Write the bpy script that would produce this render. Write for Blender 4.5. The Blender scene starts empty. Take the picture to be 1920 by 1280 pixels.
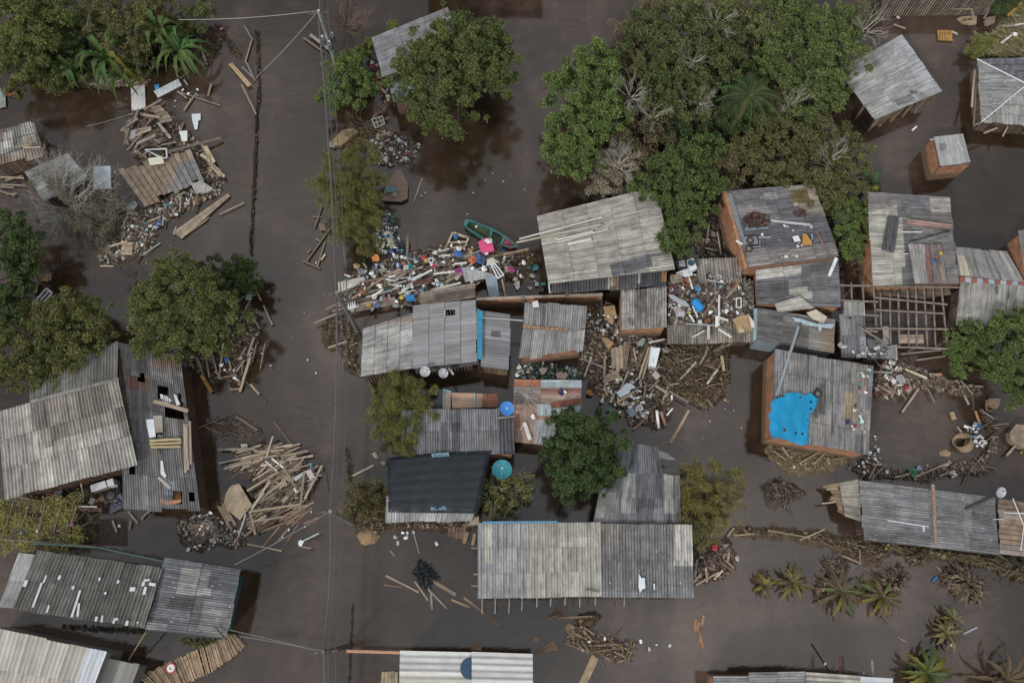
import bpy, math, random
import numpy as np
from mathutils import Vector, Matrix

# ---------------------------------------------------------------- camera, light, exposure
sc = bpy.context.scene
F, TILT, HC = 1493.0, math.radians(18.5), 51.5          # focal length in photo pixels, tilt off vertical, height over the water
cT, sT = math.cos(TILT), math.sin(TILT)
cam = bpy.data.objects.new("camera", bpy.data.cameras.new("camera"))
sc.collection.objects.link(cam)
cam.location = (0, 0, HC); cam.rotation_euler = (TILT, 0, 0)
cam.data.sensor_width = 36.0; cam.data.lens = F / 1920 * 36; cam.data.clip_end = 3000
sc.camera = cam

SUN_EL, SUN_AZ = 38.0, 218.0                             # azimuth clockwise from +Y: light comes from the lower left of the frame
w = bpy.data.worlds.new("World"); sc.world = w; w.use_nodes = True
nt = w.node_tree; nt.nodes.clear()
sky = nt.nodes.new("ShaderNodeTexSky"); sky.sky_type = 'NISHITA'; sky.sun_disc = False
sky.sun_elevation = math.radians(SUN_EL); sky.sun_rotation = math.radians(SUN_AZ)
sky.dust_density = 1.0; sky.air_density = 1.0
hs = nt.nodes.new("ShaderNodeHueSaturation"); hs.inputs['Saturation'].default_value = 0.2; hs.inputs['Value'].default_value = 1.0
tc = nt.nodes.new("ShaderNodeTexCoord")
cn = nt.nodes.new("ShaderNodeTexNoise"); cn.inputs['Scale'].default_value = 2.6; cn.inputs['Detail'].default_value = 5
cr = nt.nodes.new("ShaderNodeValToRGB")
cr.color_ramp.elements[0].position = .38; cr.color_ramp.elements[0].color = (.62, .66, .72, 1)
cr.color_ramp.elements[1].position = .63; cr.color_ramp.elements[1].color = (1.5, 1.45, 1.4, 1)
mx = nt.nodes.new("ShaderNodeMix"); mx.data_type = 'RGBA'; mx.blend_type = 'MULTIPLY'; mx.inputs[0].default_value = 1
bg = nt.nodes.new("ShaderNodeBackground"); bg.inputs['Strength'].default_value = 0.1
wo = nt.nodes.new("ShaderNodeOutputWorld")
L = nt.links.new
L(sky.outputs[0], hs.inputs['Color']); L(tc.outputs['Generated'], cn.inputs['Vector']); L(cn.outputs[0], cr.inputs[0])
def wmix(mode, f):
    x = nt.nodes.new("ShaderNodeMix"); x.data_type = 'RGBA'; x.blend_type = mode; x.inputs[0].default_value = f; return x
dk = wmix('MIX', .8); L(hs.outputs[0], dk.inputs[6]); dk.inputs[7].default_value = (12.6, 13.0, 13.5, 1)      # a grey cloud deck over the clear sky
L(dk.outputs[2], mx.inputs[6]); L(cr.outputs[0], mx.inputs[7])
sx = nt.nodes.new("ShaderNodeSeparateXYZ"); L(tc.outputs['Generated'], sx.inputs[0])          # overcast: brightest overhead
pw = nt.nodes.new("ShaderNodeMath"); pw.operation = 'POWER'; pw.use_clamp = True; L(sx.outputs[2], pw.inputs[0]); pw.inputs[1].default_value = 2
gr = nt.nodes.new("ShaderNodeMapRange"); gr.inputs[3].default_value = .16; gr.inputs[4].default_value = 1.0; L(pw.outputs[0], gr.inputs[0])
m2 = wmix('MULTIPLY', 1); L(mx.outputs[2], m2.inputs[6]); L(gr.outputs[0], m2.inputs[7]); L(m2.outputs[2], bg.inputs['Color']); L(bg.outputs[0], wo.inputs[0])
sun = bpy.data.objects.new("sun", bpy.data.lights.new("sun", 'SUN')); sc.collection.objects.link(sun)
sun.data.energy = 2.0; sun.data.angle = math.radians(7); sun.data.color = (1, .97, .93)
sun.rotation_euler = (math.radians(90 - SUN_EL), 0, math.radians(-SUN_AZ + 180))
vs = sc.view_settings; vs.view_transform = 'Standard'; vs.look = 'None'; vs.gamma = 1; vs.use_curve_mapping = False
vs.exposure = 0.08
sc.cycles.max_bounces = 6; sc.cycles.diffuse_bounces = 3; sc.cycles.transparent_max_bounces = 4
sc.cycles.use_adaptive_sampling = True

# ---------------------------------------------------------------- helpers
RND = random.Random(11)
COL = sc.collection
def P(px, py, z=0.0):
    """the point at height z that the photograph shows at pixel (px, py)"""
    u = (px - 960) / F; v = (640 - py) / F
    t = (HC - z) / (cT - v * sT)
    return Vector((t * u, t * (sT + v * cT), HC + t * (-cT + v * sT)))
def PR(p):
    rz = p[2] - HC
    d = p[1] * sT - rz * cT
    return 960 + F * p[0] / d, 640 - F * (p[1] * cT + rz * sT) / d
def MP(py): return HC / (cT - (640 - py) / F * sT) / F      # metres per pixel on the water
def tag(o, label=None, cat=None, group=None, kind=None):
    if label: o['label'] = label
    if cat: o['category'] = cat
    if group: o['group'] = group
    if kind or cat: o['kind'] = kind or 'thing'
    return o
def empty(name, loc, label, cat, group=None):
    o = bpy.data.objects.new(name, None); COL.objects.link(o); o.location = loc; o.empty_display_size = .3
    return tag(o, label, cat, group)
class MB:
    """collects polygons with a colour each and links them as ONE mesh object"""
    def __init__(s): s.v = []; s.f = []; s.c = []; s.uv = []
    def face(s, pts, col=(1, 1, 1), uv=None):
        n = len(s.v); s.v += [tuple(p) for p in pts]; s.f.append(tuple(range(n, n + len(pts)))); s.c.append(col)
        s.uv += uv if uv else [(p[0], p[1]) for p in pts]
    def prism(s, top, th, col=(1, 1, 1), side=None):
        top = [Vector(p) for p in top]
        a = sum(((top[i].x * top[(i + 1) % len(top)].y - top[(i + 1) % len(top)].x * top[i].y) for i in range(len(top))))
        if a < 0: top = top[::-1]
        bot = [p - Vector((0, 0, th)) for p in top]; side = side or col
        s.face(top, col); s.face(bot[::-1], side)
        for i in range(len(top)):
            j = (i + 1) % len(top); s.face([top[i], bot[i], bot[j], top[j]], side)
    def box(s, c, ax, ay, az, col=(1, 1, 1)):
        c = Vector(c); ax = Vector(ax) / 2; ay = Vector(ay) / 2; az = Vector(az) / 2
        q = [c - ax - ay - az, c + ax - ay - az, c + ax + ay - az, c - ax + ay - az, c - ax - ay + az, c + ax - ay + az, c + ax + ay + az, c - ax + ay + az]
        for f in ((3, 2, 1, 0), (4, 5, 6, 7), (0, 1, 5, 4), (1, 2, 6, 5), (2, 3, 7, 6), (3, 0, 4, 7)): s.face([q[i] for i in f], col)
    def bar(s, a, b, wd, th, col=(1, 1, 1)):
        a = Vector(a); b = Vector(b); d = b - a
        if d.length < 1e-5: return
        e = d.normalized(); up = Vector((0, 0, 1)) if abs(e.z) < .95 else Vector((1, 0, 0))
        n = e.cross(up).normalized(); m = n.cross(e)
        s.box((a + b) / 2, d, n * wd, m * th, col)
    def tube(s, pts, r, col=(1, 1, 1), n=6, cap=True):
        pts = [Vector(p) for p in pts]; rr = r if isinstance(r, (list, tuple)) else [r] * len(pts); rings = []
        for i, p in enumerate(pts):
            d = (pts[min(i + 1, len(pts) - 1)] - pts[max(i - 1, 0)]).normalized()
            up = Vector((0, 0, 1)) if abs(d.z) < .9 else Vector((1, 0, 0))
            a = d.cross(up).normalized(); b = a.cross(d)
            rings.append([p + (a * math.cos(k * 2 * math.pi / n) + b * math.sin(k * 2 * math.pi / n)) * rr[i] for k in range(n)])
        for i in range(len(pts) - 1):
            for k in range(n):
                j = (k + 1) % n; s.face([rings[i][k], rings[i + 1][k], rings[i + 1][j], rings[i][j]], col)
        if cap: s.face(rings[0], col); s.face(rings[-1][::-1], col)
    def lathe(s, c, prof, col=(1, 1, 1), n=20, M=None):
        M = M or Matrix.Identity(3); c = Vector(c)
        rings = [[c + M @ Vector((r * math.cos(k * 2 * math.pi / n), r * math.sin(k * 2 * math.pi / n), z)) for k in range(n)] for r, z in prof]
        for i in range(len(prof) - 1):
            for k in range(n):
                j = (k + 1) % n; s.face([rings[i][k], rings[i][j], rings[i + 1][j], rings[i + 1][k]], col)
        if prof[0][0] > .001: s.face(rings[0][::-1], col)
        if prof[-1][0] > .001: s.face(rings[-1], col)
    def mesh(s, name, mat, off=Vector((0, 0, 0)), smooth=False):
        me = bpy.data.meshes.new(name)
        ox, oy, oz = off
        me.from_pydata([(x - ox, y - oy, z - oz) for x, y, z in s.v], [], s.f)
        ca = me.color_attributes.new("Col", 'FLOAT_COLOR', 'CORNER')
        cnt = [len(f) for f in s.f]
        arr = np.ones((sum(cnt), 4), np.float32); arr[:, :3] = np.repeat(np.array(s.c, np.float32).reshape(-1, 3), cnt, axis=0)
        ca.data.foreach_set("color", arr.ravel())
        ul = me.uv_layers.new(name="UVMap"); ul.data.foreach_set("uv", np.array(s.uv, np.float32).ravel())
        if mat: me.materials.append(mat)
        if smooth: me.polygons.foreach_set("use_smooth", [True] * len(me.polygons))
        return me
    def build(s, name, mat, parent=None, smooth=False, weld=False):
        if parent is not None: off = parent.matrix_basis.translation.copy()
        else:
            a = np.array(s.v); off = Vector((a[:, 0].mean(), a[:, 1].mean(), a[:, 2].min()))
        if parent is not None and parent.parent is not None: off = off + parent.parent.matrix_basis.translation
        o = bpy.data.objects.new(name, s.mesh(name, mat, off, smooth)); COL.objects.link(o)
        if parent is not None: o.parent = parent
        else: o.location = off
        if weld:
            m = o.modifiers.new("weld", 'WELD'); m.merge_threshold = .0005
        return o
def fast_mesh(name, V, NF, col, mat, off):
    """quads from an (NF*4,3) vertex array with a colour per quad"""
    me = bpy.data.meshes.new(name)
    me.vertices.add(NF * 4); me.vertices.foreach_set("co", (V - np.array(off)).astype(np.float32).ravel())
    me.loops.add(NF * 4); me.loops.foreach_set("vertex_index", np.arange(NF * 4, dtype=np.int32))
    me.polygons.add(NF); me.polygons.foreach_set("loop_start", np.arange(0, NF * 4, 4, dtype=np.int32))
    me.update(calc_edges=True)
    ca = me.color_attributes.new("Col", 'FLOAT_COLOR', 'CORNER')
    arr = np.ones((NF * 4, 4), np.float32); arr[:, :3] = np.repeat(col, 4, axis=0); ca.data.foreach_set("color", arr.ravel())
    me.materials.append(mat); me.validate()
    return me

# ---------------------------------------------------------------- materials
def new_mat(name):
    m = bpy.data.materials.new(name); m.use_nodes = True; n = m.node_tree.nodes; n.clear()
    o = n.new("ShaderNodeOutputMaterial"); b = n.new("ShaderNodeBsdfPrincipled"); m.node_tree.links.new(b.outputs[0], o.inputs[0])
    return m, n, m.node_tree.links.new, b, o
def noise(n, l, vec, scale, detail=4, rough=.6):
    t = n.new("ShaderNodeTexNoise"); t.inputs['Scale'].default_value = scale; t.inputs['Detail'].default_value = detail; t.inputs['Roughness'].default_value = rough
    if vec is not None: l(vec, t.inputs['Vector'])
    return t.outputs[0]
def ramp(n, l, fac, stops):
    r = n.new("ShaderNodeValToRGB"); e = r.color_ramp.elements
    while len(e) < len(stops): e.new(.5)
    for k, (p, c) in enumerate(stops): e[k].position = p; e[k].color = (*c, 1) if len(c) == 3 else c
    l(fac, r.inputs[0]); return r.outputs[0]
def mul(n, l, a, b, mode='MULTIPLY', f=1.0):
    x = n.new("ShaderNodeMix"); x.data_type = 'RGBA'; x.blend_type = mode
    if isinstance(f, float): x.inputs[0].default_value = f
    else: l(f, x.inputs[0])
    l(a, x.inputs[6])
    if isinstance(b, tuple): x.inputs[7].default_value = (*b, 1)
    else: l(b, x.inputs[7])
    return x.outputs[2]
def mapping(n, l, vec, sc_):
    m = n.new("ShaderNodeMapping"); m.inputs['Scale'].default_value = sc_; l(vec, m.inputs['Vector']); return m.outputs[0]
def bump(n, l, b, h, st, dist):
    u = n.new("ShaderNodeBump"); u.inputs['Strength'].default_value = st; u.inputs['Distance'].default_value = dist
    l(h, u.inputs['Height']); l(u.outputs[0], b.inputs['Normal'])
def g(v): return (v, v, v)
def m_attr(name, rough=.85, lo=.6, hi=1.25, scale=3.0, spec=.3, source='attr', metal=0.0, mud=0.0):
    """a surface coloured by its own colour (per face, or per object), mottled with dirt"""
    m, n, l, b, o = new_mat(name)
    t = n.new("ShaderNodeTexCoord")
    if source == 'attr':
        a = n.new("ShaderNodeAttribute"); a.attribute_name = "Col"; base = a.outputs['Color']; vec = t.outputs['Object']
    else:
        oi = n.new("ShaderNodeObjectInfo"); base = oi.outputs['Color']
        va = n.new("ShaderNodeVectorMath"); va.operation = 'ADD'; l(t.outputs['Object'], va.inputs[0]); l(oi.outputs['Location'], va.inputs[1]); vec = va.outputs[0]
        rv = ramp(n, l, oi.outputs['Random'], [(0, g(.72)), (1, g(1.22))]); base = mul(n, l, base, rv)
    c = mul(n, l, base, ramp(n, l, noise(n, l, vec, scale, 6, .7), [(.3, g(lo)), (.7, g(hi))]))
    if mud: c = mul(n, l, c, (.12, .085, .06), 'MIX', ramp(n, l, noise(n, l, vec, scale * .5, 5), [(.62 - mud * .25, g(0)), (.72, g(.85))]))
    l(c, b.inputs['Base Color']); b.inputs['Roughness'].default_value = rough; b.inputs['Specular IOR Level'].default_value = spec; b.inputs['Metallic'].default_value = metal
    bump(n, l, b, noise(n, l, vec, scale * 6, 4), .25, .02)
    return m
def m_roof(name, rough=.85, fleck=.5, stain=1.0, metal=0.0, spec=.25, moss=.3):
    """weathered sheet roofing: each sheet's own tint, streaks down the sheet, lichen flecks, dark grime blotches"""
    m, n, l, b, o = new_mat(name)
    a = n.new("ShaderNodeAttribute"); a.attribute_name = "Col"
    u = n.new("ShaderNodeUVMap"); u.uv_map = "UVMap"; uv = u.outputs[0]
    c = mul(n, l, a.outputs['Color'], ramp(n, l, noise(n, l, mapping(n, l, uv, (5.0, .45, 1)), 1.6, 5, .7), [(.28, g(1 - .42 * stain)), (.7, g(1 + .42 * stain))]))
    c = mul(n, l, c, ramp(n, l, noise(n, l, uv, 1.1, 6, .75), [(.3, g(1 - .38 * stain)), (.62, g(1 + .1 * stain))]))
    c = mul(n, l, c, (.05, .052, .035), 'MIX', ramp(n, l, noise(n, l, uv, .55, 7, .8), [(.6, g(0)), (.78, g(moss))]))
    c = mul(n, l, c, (.055, .055, .055), 'MIX', ramp(n, l, noise(n, l, uv, 7.0, 3, .6), [(.66, g(0)), (.74, g(.55 * stain))]))
    c = mul(n, l, c, (.5, .5, .48), 'MIX', ramp(n, l, noise(n, l, mapping(n, l, uv, (1.4, .7, 1)), 5.5, 3, .5), [(.735 - .085 * fleck, g(0)), (.765 - .06 * fleck, g(.8 * min(1, fleck * 2)))]))
    l(c, b.inputs['Base Color']); b.inputs['Roughness'].default_value = rough; b.inputs['Specular IOR Level'].default_value = spec; b.inputs['Metallic'].default_value = metal
    bump(n, l, b, noise(n, l, uv, 14, 4), .3, .02)
    return m
ROOF = m_roof("fibre_cement", fleck=.25); ROOFS = m_roof("fibre_cement_speckled", fleck=1.0); ROOFC = m_roof("clean_sheet", fleck=.05, stain=.4, rough=.6, spec=.35, moss=.1)
RUST = m_roof("rusty_sheet", fleck=.1, stain=1.1, rough=.7)
WOOD = m_attr("weathered_wood", scale=2.2, lo=.55, hi=1.3, spec=.15)
PLANK = m_attr("loose_wood", scale=2.5, lo=.55, hi=1.3, spec=.15, source='obj')
PLAST = m_attr("plastic", rough=.4, scale=4, lo=.7, hi=1.1, spec=.45, source='obj', mud=.35)
PAINT = m_attr("painted", rough=.55, scale=1.8, lo=.7, hi=1.12, spec=.35, mud=.3)
CLEAN = m_attr("painted_clean", rough=.5, scale=1.5, lo=.85, hi=1.08, spec=.35)
MUD = m_attr("mud_and_twigs", scale=5, lo=.5, hi=1.35, spec=.2)
METAL = m_attr("dull_metal", rough=.5, scale=4, lo=.7, hi=1.15, spec=.5, metal=.3)
def m_brick():
    m, n, l, b, o = new_mat("brick")
    t = n.new("ShaderNodeTexCoord"); u = n.new("ShaderNodeUVMap"); u.uv_map = "UVMap"
    k = n.new("ShaderNodeTexBrick"); l(u.outputs[0], k.inputs['Vector']); k.inputs['Scale'].default_value = 1; k.inputs['Brick Width'].default_value = .3; k.inputs['Row Height'].default_value = .2
    k.inputs['Mortar Size'].default_value = .012; k.inputs['Color1'].default_value = (.46, .215, .105, 1); k.inputs['Color2'].default_value = (.36, .155, .075, 1); k.inputs['Mortar'].default_value = (.36, .28, .21, 1)
    c = mul(n, l, k.outputs[0], ramp(n, l, noise(n, l, t.outputs['Object'], 1.5, 5), [(.3, g(.6)), (.7, g(1.15))]))
    sp = n.new("ShaderNodeSeparateXYZ"); l(u.outputs[0], sp.inputs[0]); ad = n.new("ShaderNodeMath"); ad.operation = 'MULTIPLY_ADD'; l(noise(n, l, t.outputs['Object'], 2.5, 5), ad.inputs[0]); ad.inputs[1].default_value = -1.2; l(sp.outputs[1], ad.inputs[2])
    c = mul(n, l, c, (.13, .09, .06), 'MIX', ramp(n, l, ad.outputs[0], [(0, g(.9)), (.35, g(.0))]))      # mud left by the flood above the waterline
    l(c, b.inputs['Base Color']); b.inputs['Roughness'].default_value = .9; bump(n, l, b, k.outputs[1], -.4, .02); return m
BRICK = m_brick()
def m_leaf():
    m, n, l, b, o = new_mat("leaf")
    a = n.new("ShaderNodeAttribute"); a.attribute_name = "Col"
    l(a.outputs['Color'], b.inputs['Base Color']); b.inputs['Roughness'].default_value = .6; b.inputs['Specular IOR Level'].default_value = .25
    tr = n.new("ShaderNodeBsdfTranslucent"); l(mul(n, l, a.outputs['Color'], (1.2, 1.3, .7)), tr.inputs[0])
    ms = n.new("ShaderNodeMixShader"); ms.inputs[0].default_value = .28; l(b.outputs[0], ms.inputs[1]); l(tr.outputs[0], ms.inputs[2]); l(ms.outputs[0], o.inputs[0]); return m
LEAF = m_leaf()
def nt_distort(n, l, v):                                  # drag the silt into swirls
    t = n.new("ShaderNodeTexNoise"); t.inputs['Scale'].default_value = .22; l(v, t.inputs['Vector'])
    m = n.new("ShaderNodeVectorMath"); m.operation = 'MULTIPLY_ADD'; m.inputs[1].default_value = (5, 5, 0); l(t.outputs['Color'], m.inputs[0]); l(v, m.inputs[2]); return m.outputs[0]
def m_water():
    m, n, l, b, o = new_mat("flood_water")
    t = n.new("ShaderNodeTexCoord"); v = t.outputs['Object']
    f = noise(n, l, mapping(n, l, v, (1.0, .5, 1)), .1, 7, .66)
    c = ramp(n, l, f, [(.34, (.020, .0125, .0062)), (.46, (.032, .0205, .0120)), (.55, (.048, .032, .023)), (.64, (.080, .054, .041))])
    dw = nt_distort(n, l, v)
    c = mul(n, l, c, ramp(n, l, noise(n, l, mapping(n, l, dw, (.35, 1.6, 1)), .8, 6, .7), [(.3, g(.74)), (.5, g(1)), (.72, g(1.35))]))
    c = mul(n, l, c, (.10, .085, .07), 'MIX', ramp(n, l, noise(n, l, mapping(n, l, dw, (1.3, .25, 1)), 1.3, 6, .75), [(.64, g(0)), (.78, g(.4))]))
    l(c, b.inputs['Base Color']); b.inputs['IOR'].default_value = 1.56
    l(ramp(n, l, noise(n, l, v, .12, 3), [(.35, g(.012)), (.7, g(.05))]), b.inputs['Roughness'])
    h1 = noise(n, l, mapping(n, l, v, (1, 2.4, 1)), 1.1, 4, .6); h2 = noise(n, l, mapping(n, l, v, (1.6, 1, 1)), 5.0, 3, .6)
    h = mul(n, l, h1, h2, 'MIX', .35); bump(n, l, b, h, .05, .25); return m
WATER = m_water()
# ---------------------------------------------------------------- roofs and houses
LF, MF, DF, BD = (.34, .32, .29), (.215, .205, .20), (.125, .12, .12), (.105, .11, .125)
RU, BE, WH, BR = (.17, .085, .055), (.36, .335, .285), (.62, .62, .60), (.15, .105, .07)
def inpoly(x, y, q):
    r = False; j = len(q) - 1
    for i in range(len(q)):
        if (q[i][1] > y) != (q[j][1] > y) and x < (q[j][0] - q[i][0]) * (y - q[i][1]) / (q[j][1] - q[i][1]) + q[i][0]: r = not r
        j = i
    return r
def inreg(x, y, q):
    if len(q) == 4 and not isinstance(q[0], tuple): return q[0] <= x <= q[2] and q[1] <= y <= q[3]
    return inpoly(x, y, q)
def quad3(q, h):
    h = h if isinstance(h, (list, tuple)) else [h] * 4
    return [P(x, y, z) for (x, y), z in zip(q, h)]
def sheets(q, h, ax='v', base=MF, var=.22, alt=(), patch=(), holes=(), pitch=.177, amp=.028, rows=0, ragged=.05, seed=1, board=False, lift=0.0, sag=.0, keep=None):
    """a field of corrugated sheets (or boards) between four corners TL, TR, BR, BL; ridges run along ax ('u' TL>TR, 'v' TL>BL)"""
    r = random.Random(seed * 77 + 5); M = MB(); amp *= 1.55 if amp > .013 else 1
    A, B, C, D = quad3(q, h)
    if ax == 'u': A, B, C, D = A, D, C, B                # now ridges always run from A towards D
    flip = ((B - A).cross(D - A)).z < 0
    nrm = ((B - A).cross(D - A)).normalized()
    if nrm.z < 0: nrm = -nrm
    W = ((B - A).length + (C - D).length) / 2; H = ((D - A).length + (C - B).length) / 2
    n = max(2, round(W / pitch)); per = 1 if board else 5
    K = 1 if board else 6
    rows = rows or max(1, round(H / (1.9 + .5 * r.random())))
    if board: rows = max(1, round(H / 3.0))
    sub = max(1, round(H / rows / .3))
    def bl(s, t): return A * (1 - s) * (1 - t) + B * s * (1 - t) + C * s * t + D * (1 - s) * t
    ncol = (n + per - 1) // per
    for c in range(ncol):
        e0 = r.uniform(-ragged, ragged) / H; e1 = r.uniform(-ragged, ragged) / H
        sh = r.uniform(-.3, .3) / rows if board else 0
        for w_ in range(rows):
            t0 = w_ / rows + (e0 if w_ == 0 else sh); t1 = (w_ + 1) / rows + (e1 if w_ == rows - 1 else sh)
            col = base
            for cc, pr in alt:
                if r.random() < pr: col = cc
            k = 1 + r.uniform(-var, var); col = tuple(x * k for x in col)
            dz0 = r.uniform(0, .012) + (.004 * (c % 2)); dz1 = dz0 + .03 + r.uniform(0, .03); cz = r.uniform(-.01, .01)
            if board: dz0 = r.uniform(-.01, .02); dz1 = dz0 + r.uniform(-.015, .015)
            i0 = c * per; i1 = min(n, (c + 1) * per)
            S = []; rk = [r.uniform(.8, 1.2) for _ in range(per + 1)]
            if board:
                gp = .06 / n
                S = [((i0 + .04 + r.uniform(0, .04)) / n, 0), ((i1 - .04) / n, 0)]
            else:
                for i in range(i0 * K, i1 * K + 1): S.append((i / (n * K), amp * math.cos(i * 2 * math.pi / K)))
            for j in range(sub):
                ta = t0 + (t1 - t0) * j / sub; tb = t0 + (t1 - t0) * (j + 1) / sub
                for i in range(len(S) - 1):
                    sa, za = S[i]; sb, zb = S[i + 1]
                    ctr = bl((sa + sb) / 2, (ta + tb) / 2); x, y = PR(ctr)
                    if any(inreg(x, y, hh) for hh in holes) or (keep and not inpoly(x, y, keep)): continue
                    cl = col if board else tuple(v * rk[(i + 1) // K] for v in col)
                    for reg, pc in patch:
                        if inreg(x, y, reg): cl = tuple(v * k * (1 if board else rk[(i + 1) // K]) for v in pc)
                    f0 = j / sub; f1 = (j + 1) / sub
                    def pt(s, t, z, f): return bl(s, t) + nrm * (z + dz0 + (dz1 - dz0) * f + cz + lift) - Vector((0, 0, sag * 4 * s * (1 - s)))
                    pts = [pt(sa, ta, za, f0), pt(sb, ta, zb, f0), pt(sb, tb, zb, f1), pt(sa, tb, za, f1)]
                    off = seed * 13.7
                    uv = [(sa * W + off, ta * H + off), (sb * W + off, ta * H + off), (sb * W + off, tb * H + off), (sa * W + off, tb * H + off)]
                    if flip: pts = pts[::-1]; uv = uv[::-1]
                    M.face(pts, cl, uv)
    return M
def add_roof(par, name='roof', mat=None, th=.008, label=None, **kw):
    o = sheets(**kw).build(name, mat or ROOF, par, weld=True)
    so = o.modifiers.new("thick", 'SOLIDIFY'); so.thickness = .03 if kw.get('board') else th; so.offset = -1
    if label: o['label'] = label
    return o
def walls(par, q, h, mat=BRICK, col=(.3, .25, .2), inset=.3, zb=-.6, gap=.1, plank=False, name='wall', skip=()):
    """one slab per side under the roof outline q"""
    T = quad3(q, h); c = sum(T, Vector()) / len(T); n = len(T)
    ring = [p + (c - p).normalized() * Vector((1, 1, 0)).length * inset * .7 for p in T]
    for i in range(n):
        if i in skip: continue
        a, b = ring[i], ring[(i + 1) % n]; M = MB()
        d = (b - a); d.z = 0; Ln = d.length
        if Ln < .3: continue
        e = d.normalized(); nn = Vector((-e.y, e.x, 0)) * .07
        if nn.dot(c - a) < 0: nn = -nn
        a = a + e * .002 * (i + 1); b = b - e * .075
        if plank:
            k = max(2, round(Ln / .22)); r = random.Random(int(a.x * 50 + i))
            for j in range(k):
                p0 = a.lerp(b, j / k + .006); p1 = a.lerp(b, (j + 1) / k - .006); kk = r.uniform(.6, 1.25)
                M_top = [p0 - Vector((0, 0, gap)), p1 - Vector((0, 0, gap)), p1 + nn * .5 - Vector((0, 0, gap)), p0 + nn * .5 - Vector((0, 0, gap))]
                M.prism(M_top, max(.2, min(p.z for p in M_top) - zb), tuple(v * kk for v in col))
        else:
            z1a, z1b = a.z - gap, b.z - gap
            o0 = [Vector((a.x, a.y, zb)), Vector((b.x, b.y, zb)), Vector((b.x, b.y, z1b)), Vector((a.x, a.y, z1a))]
            i0 = [p + nn * 2 for p in o0]
            uv = [(0, zb), (Ln, zb), (Ln, z1b), (0, z1a)]
            M.face(o0, col, uv); M.face(i0[::-1], col, uv[::-1])
            for k in range(4):
                m = (k + 1) % 4; M.face([o0[m], o0[k], i0[k], i0[m]], col, [(0, 0), (.1, 0), (.1, .1), (0, .1)])
        M.build(name, mat, par)
def house(name, label, outline, h, cat='house', wall=None, group=None, **wk):
    pts = quad3(outline, h); c = sum(pts, Vector()) / len(pts)
    e = empty(name, (c.x, c.y, 0), label, cat, group)
    if wall is not False: walls(e, outline, h, **(wall or {}))
    return e
def rafters(par, pts, z, ln, col=(.2, .17, .14), name='rafter_end', w_=.07):
    for (x0, y0, x1, y1) in pts:
        M = MB(); M.bar(P(x0, y0, z), P(x1, y1, z), w_, w_ * 1.2, col); M.build(name, WOOD, par)

# ---------------------------------------------------------------- plants
def leaves(name, par, cl, n, size, asp=.5, up=.25, cols=((.05, .09, .02), (.09, .13, .03)), seed=1, shell=.6, droop=0.0, dark=None):
    """cl: clusters (x,y,z,rx,ry,rz,weight); n leaf-sized faces spread through them"""
    rg = np.random.default_rng(seed); cl = np.array(cl, float); wgt = cl[:, 6] / cl[:, 6].sum()
    n = int(n * 2.7); size *= .56 if asp > .2 else .66
    idx = rg.choice(len(cl), n, p=wgt)
    d = rg.normal(size=(n, 3)); d /= np.linalg.norm(d, axis=1)[:, None]
    rad = rg.random(n) ** (1 / 3) * (1 - shell) + shell * (1 - rg.random(n) ** 2 * .5)
    rad = np.minimum(rad, 1.0) * (1 + .12 * rg.normal(size=n)); rad[rg.random(n) < .12] *= 1.45
    c = cl[idx, :3] + d * rad[:, None] * cl[idx, 3:6]
    out = c - (cl[:, :3] * wgt[:, None]).sum(0)
    ax = rg.normal(size=(n, 3)) * .8 + d * .7 - np.array([0, 0, droop]); ax /= np.linalg.norm(ax, axis=1)[:, None]
    nn = rg.normal(size=(n, 3)) + np.array([0, 0, up * 4]); sd = np.cross(ax, nn); sd /= np.linalg.norm(sd, axis=1)[:, None] + 1e-9
    s = size * rg.uniform(.6, 1.5, n)
    a = ax * s[:, None]; b = sd * (s * asp)[:, None] * .5
    V = np.empty((n, 4, 3)); V[:, 0] = c - a * .5; V[:, 1] = c + b; V[:, 2] = c + a * .5; V[:, 3] = c - b
    c0, c1 = np.array(cols[0]), np.array(cols[1])
    cm = rg.random(len(cl))[idx]; f = np.clip(cm * .75 + rg.random(n) * .35, 0, 1)[:, None]
    col = (c0 * (1 - f) + c1 * f) * rg.uniform(1.3, 2.9, n)[:, None]; col = (col * .78 + col.mean(1)[:, None] * .22) * np.array([1.0, .90, .84])
    if dark is not None:
        m = rg.random(n) < dark[1]; col[m] = np.array(dark[0]) * rg.uniform(.7, 1.3, m.sum())[:, None]
    off = par.location if par is not None else (0, 0, 0)
    o = bpy.data.objects.new(name, fast_mesh(name, V.reshape(-1, 3), n, col, LEAF, off)); COL.objects.link(o)
    if par is not None: o.parent = par
    return o
def limb_mb(M, base, tips, r0, col, rr):
    for tp in tips:
        mid = base.lerp(tp, .5) + Vector((rr.uniform(-.3, .3), rr.uniform(-.3, .3), rr.uniform(0, .5)))
        M.tube([base, mid, tp], [r0, r0 * .6, r0 * .2], col, 5, False)
GREEN = ((.035, .066, .018), (.075, .115, .026)); DKG = ((.022, .044, .016), (.048, .080, .022)); YEL = ((.075, .095, .022), (.13, .145, .03))
OLI = ((.055, .068, .024), (.105, .108, .036)); GRY = ((.12, .115, .085), (.21, .20, .16)); BRIGHT = ((.042, .082, .020), (.092, .145, .032)); BRO = ((.085, .06, .035), (.15, .115, .07))
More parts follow.
